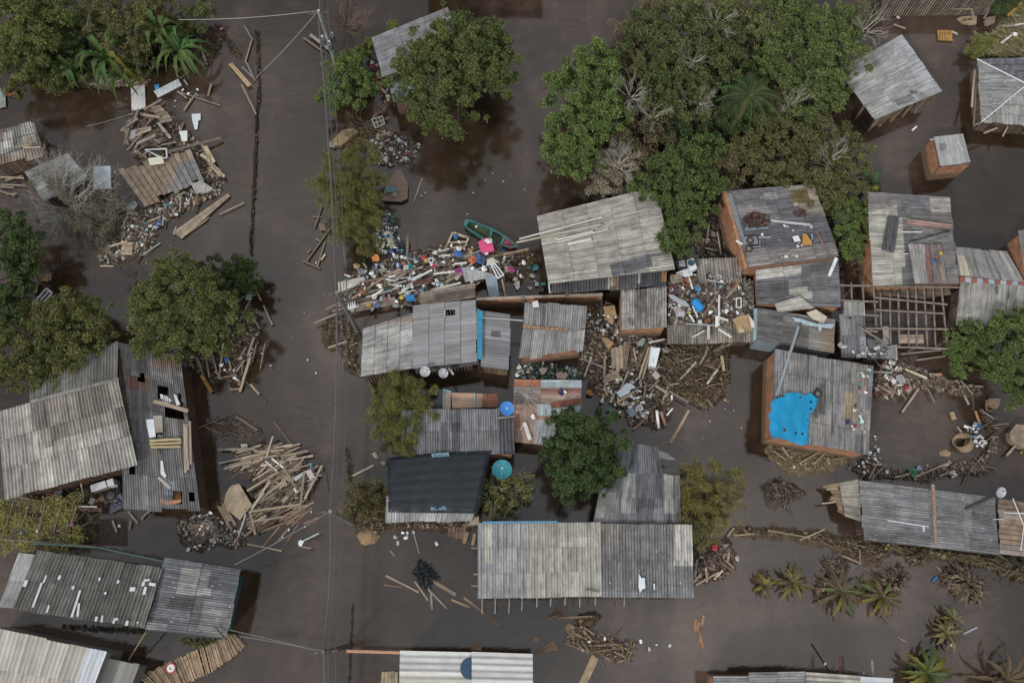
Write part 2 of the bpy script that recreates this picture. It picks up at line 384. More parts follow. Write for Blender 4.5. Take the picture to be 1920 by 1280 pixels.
def tree(label, blobs, h, cols=GREEN, n=9000, size=.24, asp=.55, name='tree', cat='tree', group=None, bark=(.09, .075, .06), flat=.6, seed=None, up=.3, droop=0.0, ncl=None, cs=(.16, .34), zlo=.45, dark=None, bare=0):
    """blobs: crown lobes (px, py, radius px) seen from above; h: height over the water"""
    seed = seed or int(sum(b[0] + b[1] for b in blobs)); rr = random.Random(seed)
    zc = h * .62; cl = []; tot = sum(b[2] ** 2 for b in blobs); cx = sum(b[0] * b[2] ** 2 for b in blobs) / tot; cy = sum(b[1] * b[2] ** 2 for b in blobs) / tot
    root = P(cx, cy, zc); root.z = 0
    e = empty(name, root, label, cat, group)
    tips = []
    for bx, by, br in blobs:
        c = P(bx, by, zc); R = br * MP(by) * (HC - zc) / HC; hz = min(h * (1 - zlo) * .55, R * flat)
        k = ncl or max(10, int(16 + R * R * 9))
        for _ in range(k):
            while True:
                x, y, z = rr.uniform(-1, 1), rr.uniform(-1, 1), rr.uniform(-1, 1)
                q = x * x + y * y + z * z
                if .1 < q < 1.05: break
            s = rr.uniform(.18, .5) * min(1, .35 + R * .3)
            lob = .86 + .22 * math.sin(math.atan2(y, x) * 3 + seed) * rr.random()
            k2 = 1.2 * lob * (1 if rr.random() > .13 else rr.uniform(1.1, 1.32)); s *= 1 if k2 < 1.25 else .6
            cl.append((c.x + x * R * k2, c.y + y * R * k2, max(s * .5, c.z + z * hz), s, s, s * .62, s * s))
        for _ in range(4): tips.append(Vector(rr.choice(cl[-k:])[:3]))
    M = MB(); top = Vector((root.x + rr.uniform(-.3, .3), root.y + rr.uniform(-.3, .3), h * .45))
    r0 = .05 + .03 * h * .5
    M.tube([Vector((root.x, root.y, -.8)), Vector((root.x, root.y, h * .2)), top], [r0 * 1.3, r0, r0 * .8], bark, 7)
    M.build('trunk', WOOD, e)
    M = MB(); limb_mb(M, top, tips, r0 * .6, bark, rr); M.build('limbs', WOOD, e)
    leaves('crown', e, cl, n, size, asp, up, cols, seed, droop=droop, dark=dark)
    return e
def twigs(M, p, d, ln, r, dep, rr, col, spread=.7, up=.15, n=5):
    if dep == 0 or ln < .08: return
    q = p + d * ln; mid = p.lerp(q, .5) + Vector([rr.uniform(-.1, .1) * ln for _ in range(3)])
    k = rr.uniform(.75, 1.2)
    M.tube([p, mid, q], [r, r * .8, r * .6], tuple(c * k for c in col), 3, False)
    for _ in range(rr.choice((2, 2, 3)) if dep > 1 else 2):
        dd = (d + Vector((rr.uniform(-1, 1), rr.uniform(-1, 1), rr.uniform(-.7, .7) + up)) * spread).normalized()
        twigs(M, p.lerp(q, rr.uniform(.5, 1)), dd, ln * rr.uniform(.55, .85), r * .62, dep - 1, rr, col, spread, up)
def bare_bush(label, px, py, rpx, h=1.6, col=(.20, .19, .17), stems=14, dep=5, r=.03, name='bare_bush', cat='bush', tilt=.9, stretch=(1, 1), zbase=0, group=None, dirx=0, diry=0):
    rr = random.Random(int(px * 3 + py)); c = P(px, py, zbase); R = rpx * MP(py)
    M = MB()
    for i in range(stems):
        a = rr.uniform(0, 6.28); d = Vector((math.cos(a) * tilt * stretch[0] + dirx, math.sin(a) * tilt * stretch[1] + diry, rr.uniform(.25, .9))).normalized()
        p = c + Vector((math.cos(a) * R * .25 * rr.random(), math.sin(a) * R * .25 * rr.random(), -.05))
        twigs(M, p, d, R * rr.uniform(.3, .5), r, dep, rr, col)
    o = M.build(name, MUD); return tag(o, label, cat, group)
def strip(M, pts, wds, side, col, fold=.25, col2=None):
    """a leaf blade: pts along the midrib, half widths, V-folded"""
    for i in range(len(pts) - 1):
        a, b = pts[i], pts[i + 1]; wa, wb = wds[i], wds[i + 1]; cc = col if col2 is None else tuple(x + (y - x) * i / (len(pts) - 1) for x, y in zip(col, col2))
        for sg in (-1, 1):
            oa = side * sg * wa + Vector((0, 0, wa * fold)); ob = side * sg * wb + Vector((0, 0, wb * fold))
            f = [a, b, b + ob, a + oa]; M.face(f if sg < 0 else f[::-1], cc)
def banana(label, px, py, rpx, h=1.6, n=9, cols=((.045, .085, .022), (.07, .11, .03)), yellow=.15, wd=.14, name='banana_plant', cat='banana plant', group=None, droop=.6, seed=None, twist=0, brown=.0):
    rr = random.Random(seed or int(px * 7 + py)); c = P(px, py, h * .55); R = rpx * MP(py)
    e = empty(name, (c.x, c.y, 0), label, cat, group)
    M = MB(); M.tube([(c.x, c.y, -.6), (c.x + .04, c.y, h * .5)], [.1, .06], (.14, .14, .07), 7); M.build('stem', MUD, e)
    for i in range(n):
        a = twist + i * 6.283 / n + rr.uniform(-.3, .3); d = Vector((math.cos(a), math.sin(a), 0)); s = Vector((-d.y, d.x, 0))
        Ln = R * rr.uniform(.7, 1.1); lift = h * rr.uniform(.12, .5); base = Vector((c.x, c.y, h * .48)); pts = []; wds = []
        for k in range(13):
            t = k / 12; pts.append(base + d * Ln * t + Vector((0, 0, lift * math.sin(t * 2.4) - droop * h * .55 * t * t)) + s * rr.uniform(-.015, .015))
            wds.append(wd * (0.12 + math.sin(min(1, t * 1.02 + .04) * math.pi) ** .7) * rr.uniform(.4, 1.15) + .01)
        for p in pts: p.z = max(.02, p.z)
        u = rr.random(); col = tuple(cols[0][q] + (cols[1][q] - cols[0][q]) * rr.random() for q in range(3)); c2 = col
        if u < yellow: col, c2 = (.12, .13, .03), (.22, .18, .03)
        elif u < yellow + brown: col, c2 = (.12, .09, .05), (.14, .10, .06)
        M = MB(); strip(M, pts, wds, s, col, .35, c2); M.build('leaf', LEAF, e)
    return e
def dead_clump(label, px, py, rpx, h=.8, n=80, col=(.15, .115, .08), name='dead_banana_clump', cat='dead plant', group=None):
    """mud-coated, collapsed leaves heaped in the water"""
    rr = random.Random(int(px + py * 5)); R = rpx * MP(py); c = P(px, py, .2); M = MB()
    for i in range(int(n * 1.9)):
        a = rr.uniform(0, 6.28); q = R * math.sqrt(rr.random()) * (.6 + .35 * math.sin(a * 2 + px)) * 1.0; z = h * (1 - (q / R) ** 1.5) * rr.uniform(.3, 1)
        p = Vector((c.x + math.cos(a) * q, c.y + math.sin(a) * q, z)); b = a + rr.uniform(-1.2, 1.2); d = Vector((math.cos(b), math.sin(b), rr.uniform(-.5, .2))); s = Vector((-d.y, d.x, rr.uniform(-.5, .5)))
        Ln = R * rr.uniform(.12, .38); w0 = Ln * rr.uniform(.12, .25); k = rr.uniform(.5, 1.35); cc = tuple(v * k for v in col)
        pts = [p + d * Ln * t + Vector((rr.uniform(-.04, .04), rr.uniform(-.04, .04), -.35 * Ln * t * t)) for t in (0, .35, .7, 1)]
        strip(M, pts, [w0 * .4, w0, w0 * .8, w0 * .15], s, cc, rr.uniform(-.5, .7))
        if i % 5 == 0: M.tube([p, p + d * R * rr.uniform(.5, .8) + Vector((0, 0, -.1))], [.025, .012], cc, 4, False)
    o = M.build(name, MUD); return tag(o, label, cat, group)
def palm(label, px, py, rpx, h=5.0, n=13):
    rr = random.Random(5); c = P(px, py, h); R = rpx * MP(py) * .9
    e = empty('palm_tree', (c.x, c.y, 0), label, 'palm tree')
    M = MB(); M.tube([(c.x, c.y, -.8), (c.x + .1, c.y + .1, h * .5), (c.x, c.y, h)], [.16, .13, .11], (.13, .11, .09), 8); M.build('trunk', WOOD, e)
    for i in range(n):
        a = i * 6.283 / n + rr.uniform(-.2, .2); d = Vector((math.cos(a), math.sin(a), 0)); s = Vector((-d.y, d.x, 0)); Ln = R * rr.uniform(.8, 1.15); M = MB()
        prev = None; col = tuple(v * rr.uniform(.8, 1.2) for v in ((.05, .085, .03) if rr.random() < .8 else (.11, .12, .04)))
        for k in range(26):
            t = k / 25; p = Vector((c.x, c.y, h)) + d * Ln * t + Vector((0, 0, .5 * math.sin(t * 2.6) - 1.3 * t * t))
            if prev is not None:
                M.tube([prev, p], .02, (.11, .12, .05), 3, False)
                for sg in (-1, 1):
                    ll = .62 * math.sin(t * math.pi * .92 + .15) * rr.uniform(.8, 1.1); q = p + s * sg * ll * .8 + d * ll * .55 - Vector((0, 0, ll * .35))
                    ww = d * .035; M.face([p - ww, q, p + ww], col)
            prev = p
        M.build('frond', LEAF, e)
    return e

# ---------------------------------------------------------------- loose things
_pm = []
def plank_mesh(i):
    if not _pm:
        r = random.Random(3)
        for _ in range(6):
            M = MB(); j = lambda: r.uniform(-.02, .02); n = 5
            xs = [-.5 + k / n for k in range(n + 1)]; bow = r.uniform(-.25, .25)
            rings = []
            for k, x in enumerate(xs):
                w0 = .5 * r.uniform(.88, 1.0); oy = bow * (x * x - .1)
                ex = r.uniform(-.02, .02) if k in (0, n) else 0
                rings.append([Vector((x + ex, oy - w0, -.5)), Vector((x + ex * .3, oy + w0, -.5)), Vector((x + ex * .3, oy + w0, .5)), Vector((x + ex, oy - w0, .5))])
            for k in range(n):
                for q in range(4): M.face([rings[k][q], rings[k][(q + 1) % 4], rings[k + 1][(q + 1) % 4], rings[k + 1][q]][::-1])
            M.face(rings[0]); M.face(rings[-1][::-1]); _pm.append(M.mesh('plank', PLANK))
    return _pm[i % 6]
def frame_of(d):
    e = d.normalized(); n = Vector((0, 0, 1)).cross(e); n = n.normalized() if n.length > 1e-4 else Vector((0, 1, 0)); return Matrix((e, n, e.cross(n))).transposed()
def plank_at(a, b, wd, th, col, name='plank', roll=0.0, idx=None):
    d = b - a; o = bpy.data.objects.new(name, plank_mesh(idx if idx is not None else RND.randrange(6))); COL.objects.link(o)
    o.location = (a + b) / 2; o.rotation_euler = (frame_of(d) @ Matrix.Rotation(roll, 3, 'X')).to_euler(); o.scale = (d.length, wd, th); o.color = (*col, 1); return o
WG, WT, WP, WD, WO, WW = (.25, .22, .185), (.30, .24, .185), (.40, .34, .26), (.115, .085, .06), (.38, .22, .10), (.66, .64, .58)
KW = ('lath', 'batten', 'beam', 'pole', 'stick', 'stake', 'post', 'timber', 'log', 'branch', 'stalk', 'strip', 'rod', 'rail', 'brace', 'pipe', 'block', 'board', 'prop')
def kw(label):
    for k in KW:
        if (' ' + k) in (' ' + label): return k
    return 'plank'
def pl(x0, y0, x1, y1, wpx, col, label, z=.08, z1=None, th=.05, name=None, cat=None, group=None):
    name = name or kw(label); cat = cat or name.replace('_', ' ')
    a = P(x0, y0, z); b = P(x1, y1, z if z1 is None else z1)
    return tag(plank_at(a, b, wpx * MP((y0 + y1) / 2), th, col, name), label, cat, group)
def pls(label, group, rows, col=WT, z=.1, wpx=3.2, dz=.12, cat=None, name=None):
    for i, r in enumerate(rows):
        x0, y0, x1, y1 = r[:4]; k = RND.uniform(.8, 1.2)
        pl(x0, y0, x1, y1, (r[4] if len(r) > 4 else wpx * RND.uniform(.8, 1.25)), tuple(v * k for v in (r[5] if len(r) > 5 else col)), label, z + RND.uniform(0, dz), z + RND.uniform(0, dz), group=group, cat=cat, name=name)
def rpt(poly, r):
    xs = [p[0] for p in poly]; ys = [p[1] for p in poly]
    while True:
        x = r.uniform(min(xs), max(xs)); y = r.uniform(min(ys), max(ys))
        if inpoly(x, y, poly): return x, y
def scatter_planks(label, group, poly, n, ang, spread, lpx=(14, 60), wpx=(2, 5), cols=(WG, WT, WP, WD), z=(.02, .35), seed=1, tilt=.12):
    r = random.Random(seed)
    for _ in range(n):
        x, y = rpt(poly, r); a = math.radians(ang + r.gauss(0, spread)); ln = r.uniform(*lpx) / 2; col = r.choice(cols); k = r.uniform(.75, 1.25); zz = r.uniform(*z); s = MP(y)
        A = P(x - math.cos(a) * ln, y + math.sin(a) * ln, zz); B = P(x + math.cos(a) * ln, y - math.sin(a) * ln, max(.02, zz + r.uniform(-tilt, tilt)))
        tag(plank_at(A, B, r.uniform(*wpx) * s, r.uniform(.025, .07), tuple(v * k for v in col), name=kw(label), roll=r.uniform(-.25, .25), idx=r.randrange(6)), label, kw(label), group)
def panel(name, label, cat, pts, z=.1, th=.05, col=WG, mat=None, group=None, par=None, sub=0):
    """a flat board, sheet or slab with its outline at real size; z one height or one per corner"""
    z = z if isinstance(z, (list, tuple)) else [z] * len(pts)
    M = MB(); M.prism([P(x, y, zz) for (x, y), zz in zip(pts, z)], th, col)
    o = M.build(name, mat or PAINT, par)
    b = o.modifiers.new("edge", 'BEVEL'); b.width = min(.012, th * .3); b.segments = 1; b.limit_method = 'ANGLE'
    return tag(o, label, cat if par is None else None, group)
def boards(name, label, cat, q, h, ax='v', base=WG, pitch=.2, **k):
    pts = quad3(q, h); c = sum(pts, Vector()) / 4
    M = sheets(q, h, ax, base, pitch=pitch, board=True, **k); o = M.build(name, WOOD, weld=True)
    s = o.modifiers.new("thick", 'SOLIDIFY'); s.thickness = .035; s.offset = -1
    return tag(o, label, cat)
def loose_sheet(name, label, q, h, ax='v', mat=None, cat='roof sheet', group=None, **k):
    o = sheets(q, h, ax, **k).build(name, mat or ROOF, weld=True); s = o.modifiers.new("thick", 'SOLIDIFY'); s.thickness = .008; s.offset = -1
    return tag(o, label, cat, group)
def frame(name, label, cat, q, z=.12, wd=.07, th=.06, col=WP, cross=(), mat=None):
    z = z if isinstance(z, (list, tuple)) else [z] * 4
    T = [P(x, y, zz) for (x, y), zz in zip(q, z)]; M = MB(); n = len(T)
    for i in range(n): M.bar(T[i] + Vector((0, 0, .003 * (i % 2))), T[(i + 1) % n] + Vector((0, 0, .003 * (i % 2))), wd, th, col)
    for i, t, j, u in cross:
        M.bar(T[i].lerp(T[(i + 1) % n], t) + Vector((0, 0, .006)), T[j].lerp(T[(j + 1) % n], u) + Vector((0, 0, .006)), wd * .8, th * .7, col)
    return tag(M.build(name, mat or PAINT), label, cat)
def dish(label, px, py, rpx, z, col=(.42, .43, .44), mat=None, tilt=(.5, -.5), group=None, foot=(0, 4), net=False):
    c = P(px, py, z); R = rpx * MP(py) * (HC - z) / HC
    e = empty('satellite_dish', (c.x, c.y, z - .5), label, 'satellite dish', group)
    M = MB(); ax = Vector((tilt[0], tilt[1], 1.6)).normalized(); rot = Vector((0, 0, 1)).rotation_difference(ax).to_matrix()
    M.lathe(c, [(.001, -.0)] + [(R * t, .32 * R * t * t) for t in (.25, .5, .75, 1)] + [(R * 1.03, .33 * R), (R, .30 * R), (R * .6, .09 * R), (.001, -.03)], col, 28, rot); M.build('reflector', mat or CLEAN, e, smooth=True)
    M = MB(); f = c + ax * R * .75
    for k in range(3):
        a = k * 2.094 + .4; M.tube([c + rot @ Vector((R * math.cos(a), R * math.sin(a), .32 * R)), f], .012, (.35, .35, .35), 4, False)
    M.build('feed_arm', METAL, e)
    M = MB(); M.lathe(f - ax * .05, [(.05, 0), (.06, .04), (.05, .1), (.001, .11)], (.6, .6, .6), 10, rot); M.build('feed_horn', CLEAN, e)
    M = MB(); b = P(px + foot[0], py + foot[1], z - .55); M.tube([b, c - ax * .05], .03, (.3, .3, .3), 6); M.build('mast', METAL, e)
    return e
def tyre(label, px, py, z, R=.3, tilt=(.15, .1), rim=(.2, .19, .16), name='tyre', group=None):
    c = P(px, py, z); e = empty(name, c, label, 'tyre', group); ax = Vector((tilt[0], tilt[1], 1)).normalized(); rot = Vector((0, 0, 1)).rotation_difference(ax).to_matrix()
    M = MB(); n = 12; r = R * .24; M.lathe(c, [((R - r) + r * math.cos(k * 6.283 / n), r * .9 * math.sin(k * 6.283 / n)) for k in range(n + 1)], (.02, .02, .021), 24, rot); M.build('tread', PAINT, e, smooth=True)
    M = MB(); M.lathe(c, [(R * .56, -.04), (R * .56, .04), (R * .4, .03), (R * .2, .05), (.001, .05)], rim, 20, rot); M.build('rim', METAL, e); return e
_small = {}
def small_mesh(k):
    if k in _small: return _small[k]
    r = random.Random(hash(k) % 1000 if False else sum(map(ord, k))); M = MB()
    if k == 'bottle': M.lathe((0, 0, -.13), [(.001, 0), (.04, .0), (.045, .02), (.043, .08), (.046, .16), (.035, .2), (.014, .235), (.015, .26), (.001, .265)], n=10)
    elif k == 'jug': M.lathe((0, 0, -.16), [(.001, 0), (.1, 0), (.115, .03), (.115, .2), (.07, .27), (.03, .3), (.03, .33), (.001, .335)], n=10)
    elif k == 'tub': M.lathe((0, 0, -.1), [(.001, 0), (.09, 0), (.12, .18), (.135, .19), (.135, .2), (.115, .19), (.085, .02), (.001, .02)], n=14)
    elif k == 'bowl': M.lathe((0, 0, 0), [(.001, 0), (.09, .01), (.16, .06), (.19, .11), (.205, .115), (.18, .1), (.12, .05), (.001, .03)], n=16)
    elif k == 'ball': M.lathe((0, 0, 0), [(.001, -.1)] + [(.1 * math.sin(a), -.1 * math.cos(a)) for a in (.4, .8, 1.2, 1.57, 2, 2.4, 2.8)] + [(.001, .1)], n=14)
    elif k == 'foam':
        pts = [(-.2, -.12), (.14, -.14), (.2, -.02), (.17, .11), (-.05, .13), (-.2, .1)]; M.prism([Vector((x, y, .05)) for x, y in pts], .08)
    elif k == 'shard':
        pts = [(-.16, -.1), (.05, -.13), (.18, .02), (.02, .06), (-.05, .14)]; M.prism([Vector((x, y, .02 + .03 * x)) for x, y in pts], .02)
    elif k in ('bag', 'cloth'):
        n = 9; z = 1 if k == 'bag' else .45; ring = []
        prof = [(.02, .10 * z), (.09, .10 * z), (.16, .06 * z), (.22, .015), (.17, -.03), (.02, -.04)]
        for q, (rad, zz) in enumerate(prof): ring.append([Vector((rad * r.uniform(.35, 1.5) * math.cos(i * 6.283 / n), rad * r.uniform(.35, 1.5) * math.sin(i * 6.283 / n), zz + r.uniform(-.04, .04))) for i in range(n)])
        for q in range(5):
            for i in range(n): j = (i + 1) % n; M.face([ring[q][i], ring[q + 1][i], ring[q + 1][j], ring[q][j]])
        M.face(ring[0]); M.face(ring[-1][::-1])
    elif k == 'crate':
        a, b, h, t = .25, .17, .24, .018
        M.prism([Vector((x, y, t)) for x, y in ((-a, -b), (a, -b), (a, b), (-a, b))], t)
        for z0 in (.03, .11, .19):
            for s in (-1, 1):
                M.box((0, s * b, z0 + .025), (2 * a, 0, 0), (0, t, 0), (0, 0, .05)); M.box((s * a, 0, z0 + .025), (t, 0, 0), (0, 2 * b - .04, 0), (0, 0, .05))
        for sx in (-1, 1):
            for sy in (-1, 1): M.box((sx * (a - .012), sy * (b - .012), h / 2), (.03, 0, 0), (0, .03, 0), (0, 0, h))
    elif k == 'shoe':
        M.prism([Vector((x, y, .03)) for x, y in ((-.13, -.035), (0, -.04), (.1, -.05), (.14, -.01), (.12, .04), (.02, .03), (-.13, .035))], .03); M.prism([Vector((x, y, .08)) for x, y in ((-.12, -.03), (.01, -.035), (.03, 0), (.01, .03), (-.12, .03))], .05)
    _small[k] = M.mesh(k, PLAST, smooth=k in ('bottle', 'jug', 'tub', 'bowl', 'ball')); return _small[k]
KN = {'bottle': 'plastic_bottle', 'jug': 'plastic_jug', 'tub': 'plastic_tub', 'bowl': 'basin', 'ball': 'ball', 'foam': 'foam_block', 'shard': 'plastic_shard', 'bag': 'plastic_bag', 'cloth': 'rag', 'crate': 'crate', 'shoe': 'shoe'}
CN = {'white': (.74, .74, .72), 'blue': (.03, .12, .32), 'teal': (.03, .22, .24), 'green': (.03, .16, .07), 'orange': (.5, .15, .05), 'red': (.42, .03, .05), 'yellow': (.5, .36, .06), 'cream': (.42, .37, .28), 'grey': (.28, .29, .30), 'pale blue': (.30, .42, .52), 'pink': (.5, .2, .27), 'brown': (.2, .12, .07), 'black': (.025, .025, .03), 'tan': (.36, .26, .16)}
KS = {'bottle': .8, 'jug': .6, 'tub': .5, 'bowl': .75, 'ball': .55, 'foam': .55, 'shard': .62, 'bag': .42, 'cloth': .55, 'crate': .72, 'shoe': .8}
def item(k, col, px, py, label, z=.06, s=1.0, cat=None, name=None, rot=None, group=None, squash=1.0):
    r = random.Random(int(px * 31 + py * 17)); o = bpy.data.objects.new(name or KN[k], small_mesh(k)); COL.objects.link(o); o.location = P(px, py, z)
    s *= KS[k]
    lying = k in ('bottle', 'jug') or (k == 'tub' and r.random() < .5)
    o.rotation_euler = rot or ((math.pi / 2 + r.uniform(-.2, .2)) if lying else r.uniform(-.3, .3), r.uniform(-.3, .3), r.uniform(0, 6.28)); o.scale = (s, s, s * squash)
    o.color = (*(CN[col] if isinstance(col, str) else col), 1); return tag(o, label, cat or KN[k].replace('_', ' '), group)
def litter(where, poly, spec, z=(.03, .2), seed=1, s=(1.0, 1.9)):
    """spec: (kind, colour, how many)"""
    r = random.Random(seed)
    for k, c, n in spec:
        nm = KN[k].replace('_', ' '); lab = f"small {c} {nm} {where}"; grp = f"{c} {nm}s {where}" if n > 1 else None
        for _ in range(n):
            x, y = rpt(poly, r); kk = r.uniform(.75, 1.15); item(k, tuple(v * kk for v in CN[c]), x + .01 * r.random(), y, lab, r.uniform(*z), r.uniform(*s) * (1.0 if k in ('bowl', 'crate', 'foam') else 1.15), group=grp)
def mess(name, label, poly, n, h=.25, cols=(WD, WG, WT, (.07, .05, .035)), ln=(.15, .7), wd=(.015, .05), crumbs=.5, seed=1, ang=None, spread=40, base=.0, bed=None):
    """uncountable sticks, straw and crumbs lying as a mat"""
    r = random.Random(seed); M = MB(); n = int(n * 1.45)
    for i in range(n):
        x, y = rpt(poly, r); z = base + r.uniform(-.02, h) * r.random(); p = P(x, y, z); col = r.choice(cols); k = r.uniform(.6, 1.3); col = tuple(v * k for v in col)
        if r.random() < crumbs:
            s = r.uniform(.05, .2) * (1.5 if r.random() < .12 else 1); b = r.uniform(0, 6.28); d = Vector((math.cos(b), math.sin(b), r.uniform(-.4, .4))) * s; e = Vector((-d.y, d.x, r.uniform(-.05, .05))) * r.uniform(.5, 1)
            M.box(p, d, e, Vector((0, 0, s * .4)), col)
        else:
            b = r.uniform(0, 6.28) if ang is None else math.radians(ang + r.gauss(0, spread)); l_ = r.uniform(*ln); d = Vector((math.cos(b), math.sin(b), r.uniform(-.15, .15))) * l_
            q = p + d
            if not inpoly(*PR(q), poly): q = p + d * .3
            q.z = max(q.z, base); m = (p + q) / 2 + Vector((r.uniform(-.06, .06) * l_, r.uniform(-.06, .06) * l_, 0)); rad = r.uniform(*wd) / 2
            M.tube([p, m, q], [rad, rad, rad * .7], col, 3, False)
    if bed:                                               # the sodden mass the sticks lie in: an uneven low heap
        for i in range(int(n * .12)):
            x, y = rpt(poly, r); p = P(x, y, base); s = r.uniform(.2, .5); k = r.uniform(.7, 1.2); N = 7
            ring = [p + Vector((math.cos(t * 6.283 / N) * s * r.uniform(.6, 1.2), math.sin(t * 6.283 / N) * s * r.uniform(.6, 1.2), r.uniform(-.03, .02))) for t in range(N)]; top = p + Vector((0, 0, r.uniform(.03, .14)))
            for t in range(N): M.face([ring[t], ring[(t + 1) % N], top], tuple(v * k for v in bed))
    o = M.build(name, MUD); return tag(o, label, None, None, 'stuff')
# ---------------------------------------------------------------- the flood
M = MB()
M.face([(-220, -160, 0), (220, -160, 0), (220, 260, 0), (-220, 260, 0)]); o = M.build('water', WATER); tag(o, kind='structure')

# ---------------------------------------------------------------- houses
PLK = dict(mat=WOOD, plank=True)
# big pale gabled roof at the left with its grey lean-to
e = house('house', 'pale corrugated gable roof house at left, darker patch along its ridge', [(59, 724), (222, 640), (257, 870), (12, 935)], [2.9, 2.9, 2.7, 2.7], wall=dict(mat=WOOD, plank=True, col=(.16, .10, .07), inset=.35))
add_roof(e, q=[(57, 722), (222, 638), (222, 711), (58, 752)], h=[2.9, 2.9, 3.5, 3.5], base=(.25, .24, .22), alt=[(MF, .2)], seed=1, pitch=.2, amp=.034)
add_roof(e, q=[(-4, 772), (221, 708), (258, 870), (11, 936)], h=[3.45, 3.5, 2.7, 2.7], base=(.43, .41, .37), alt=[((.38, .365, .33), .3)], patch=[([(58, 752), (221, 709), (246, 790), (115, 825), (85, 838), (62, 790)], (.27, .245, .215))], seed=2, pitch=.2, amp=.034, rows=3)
M = MB()
for q in ([(54, 787), (66, 785), (76, 836), (62, 838)], [(66, 800), (80, 808), (90, 832), (76, 834)], [(90, 818), (107, 816), (109, 832), (93, 834)]): M.prism([P(x, y, 3.36 - (y - 740) * .0045 + .06) for x, y in q], .015, (.17, .175, .18) if q[0][0] < 80 else (.3, .32, .34))
M.build('patch_sheet', ROOF, e)
M = MB(); M.prism([P(x, y, z) for x, y, z in ((56, 750, 3.55), (222, 707, 3.57), (223, 712, 3.55), (58, 756, 3.52))], .03, (.22, .21, .19)); M.build('ridge_cap', ROOF, e)
e = house('lean_to', 'grey lean-to roof full of holes beside the pale gabled house', [(222, 640), (338, 668), (376, 960), (232, 955)], [2.3, 2.1, 1.9, 2.0], wall=dict(mat=WOOD, col=(.09, .06, .045), inset=.4))
add_roof(e, q=[(222, 640), (338, 668), (376, 958), (232, 954)], h=[2.3, 2.2, 2.0, 2.1], base=(.17, .165, .165), alt=[((.14, .135, .14), .25), (MF, .2)], patch=[((238, 705, 280, 732), (.24, .15, .125)), ((285, 670, 338, 690), (.22, .16, .14)), ((306, 905, 326, 928), (.22, .25, .28)), ((228, 700, 345, 706), (.26, .24, .22)), ((272, 780, 300, 790), (.2, .2, .21))],
     holes=[(258, 703, 272, 717), (296, 722, 316, 744), (309, 757, 346, 785), (293, 806, 305, 818), (243, 874, 254, 889), (324, 918, 342, 946), (355, 924, 366, 944), (334, 740, 340, 751)], seed=3, rows=5, pitch=.15, amp=.02, ragged=.12)
panel('roof_board', 'white sheet lying over a hole in the grey lean-to roof', 'board', [(273, 786), (288, 785), (292, 818), (280, 820)], 2.3, .03, (.62, .64, .68), CLEAN)
panel('roof_board', 'beige board lying beside the white sheet on the lean-to roof', 'board', [(287, 779), (304, 778), (305, 810), (290, 811)], 2.26, .03, (.33, .31, .26))
panel('foam_sheet', 'broken white sheet in the torn opening of the lean-to roof', 'board', [(300, 738), (312, 742), (322, 750), (318, 756), (303, 755)], 2.2, .05, (.6, .6, .6), CLEAN)
panel('foam_sheet', 'narrow white strip standing beside the torn opening', 'board', [(325, 738), (330, 740), (338, 758), (331, 760)], 2.3, .05, (.55, .55, .54), CLEAN)
pl(288, 752, 352, 770, 7, WT, 'wide brown board lying across the torn opening in the lean-to roof', 2.32)
pls('pale sawn board stacked on the lean-to roof', 'boards stacked on the lean-to roof', [(280, 826, 338, 823, 4), (281, 832, 340, 830, 4), (282, 838, 338, 837, 4), (308, 822, 340, 825, 4, WG), (281, 829, 305, 822, 3)], (.42, .34, .19), 2.24)
pls('long brown plank lying down the edge of the lean-to roof', 'long planks on the lean-to roof edge', [(346, 795, 348, 886, 5), (351, 795, 353, 880, 4), (356, 790, 358, 870, 4, WG), (350, 800, 351, 860, 3)], WT, 2.18)
panel('foam_strip', 'white bent strip on the lean-to roof', 'board', [(301, 863), (305, 863), (308, 884), (312, 892), (308, 895), (301, 888)], 2.16, .06, (.6, .6, .58), CLEAN)
panel('foam_strip', 'beige block lying aslant on the lean-to roof', 'board', [(295, 896), (299, 893), (321, 913), (317, 918)], 2.14, .07, (.40, .37, .32))
panel('ply_sheet', 'orange wooden board showing in the lean-to roof hole', 'board', [(300, 936), (312, 938), (340, 936), (338, 942), (310, 946), (303, 942)], 2.12, .04, (.42, .20, .10), WOOD)
panel('ply_sheet', 'brown plywood hanging under the lean-to roof hole', 'board', [(322, 920), (338, 918), (340, 938), (324, 938)], 1.7, .04, (.3, .15, .08), WOOD)
bare_bush('dry straw tuft fallen on the lean-to roof', 294, 850, 14, col=(.48, .42, .34), stems=10, dep=3, r=.012, name='straw_tuft', cat='straw', zbase=2.12, diry=-.6)
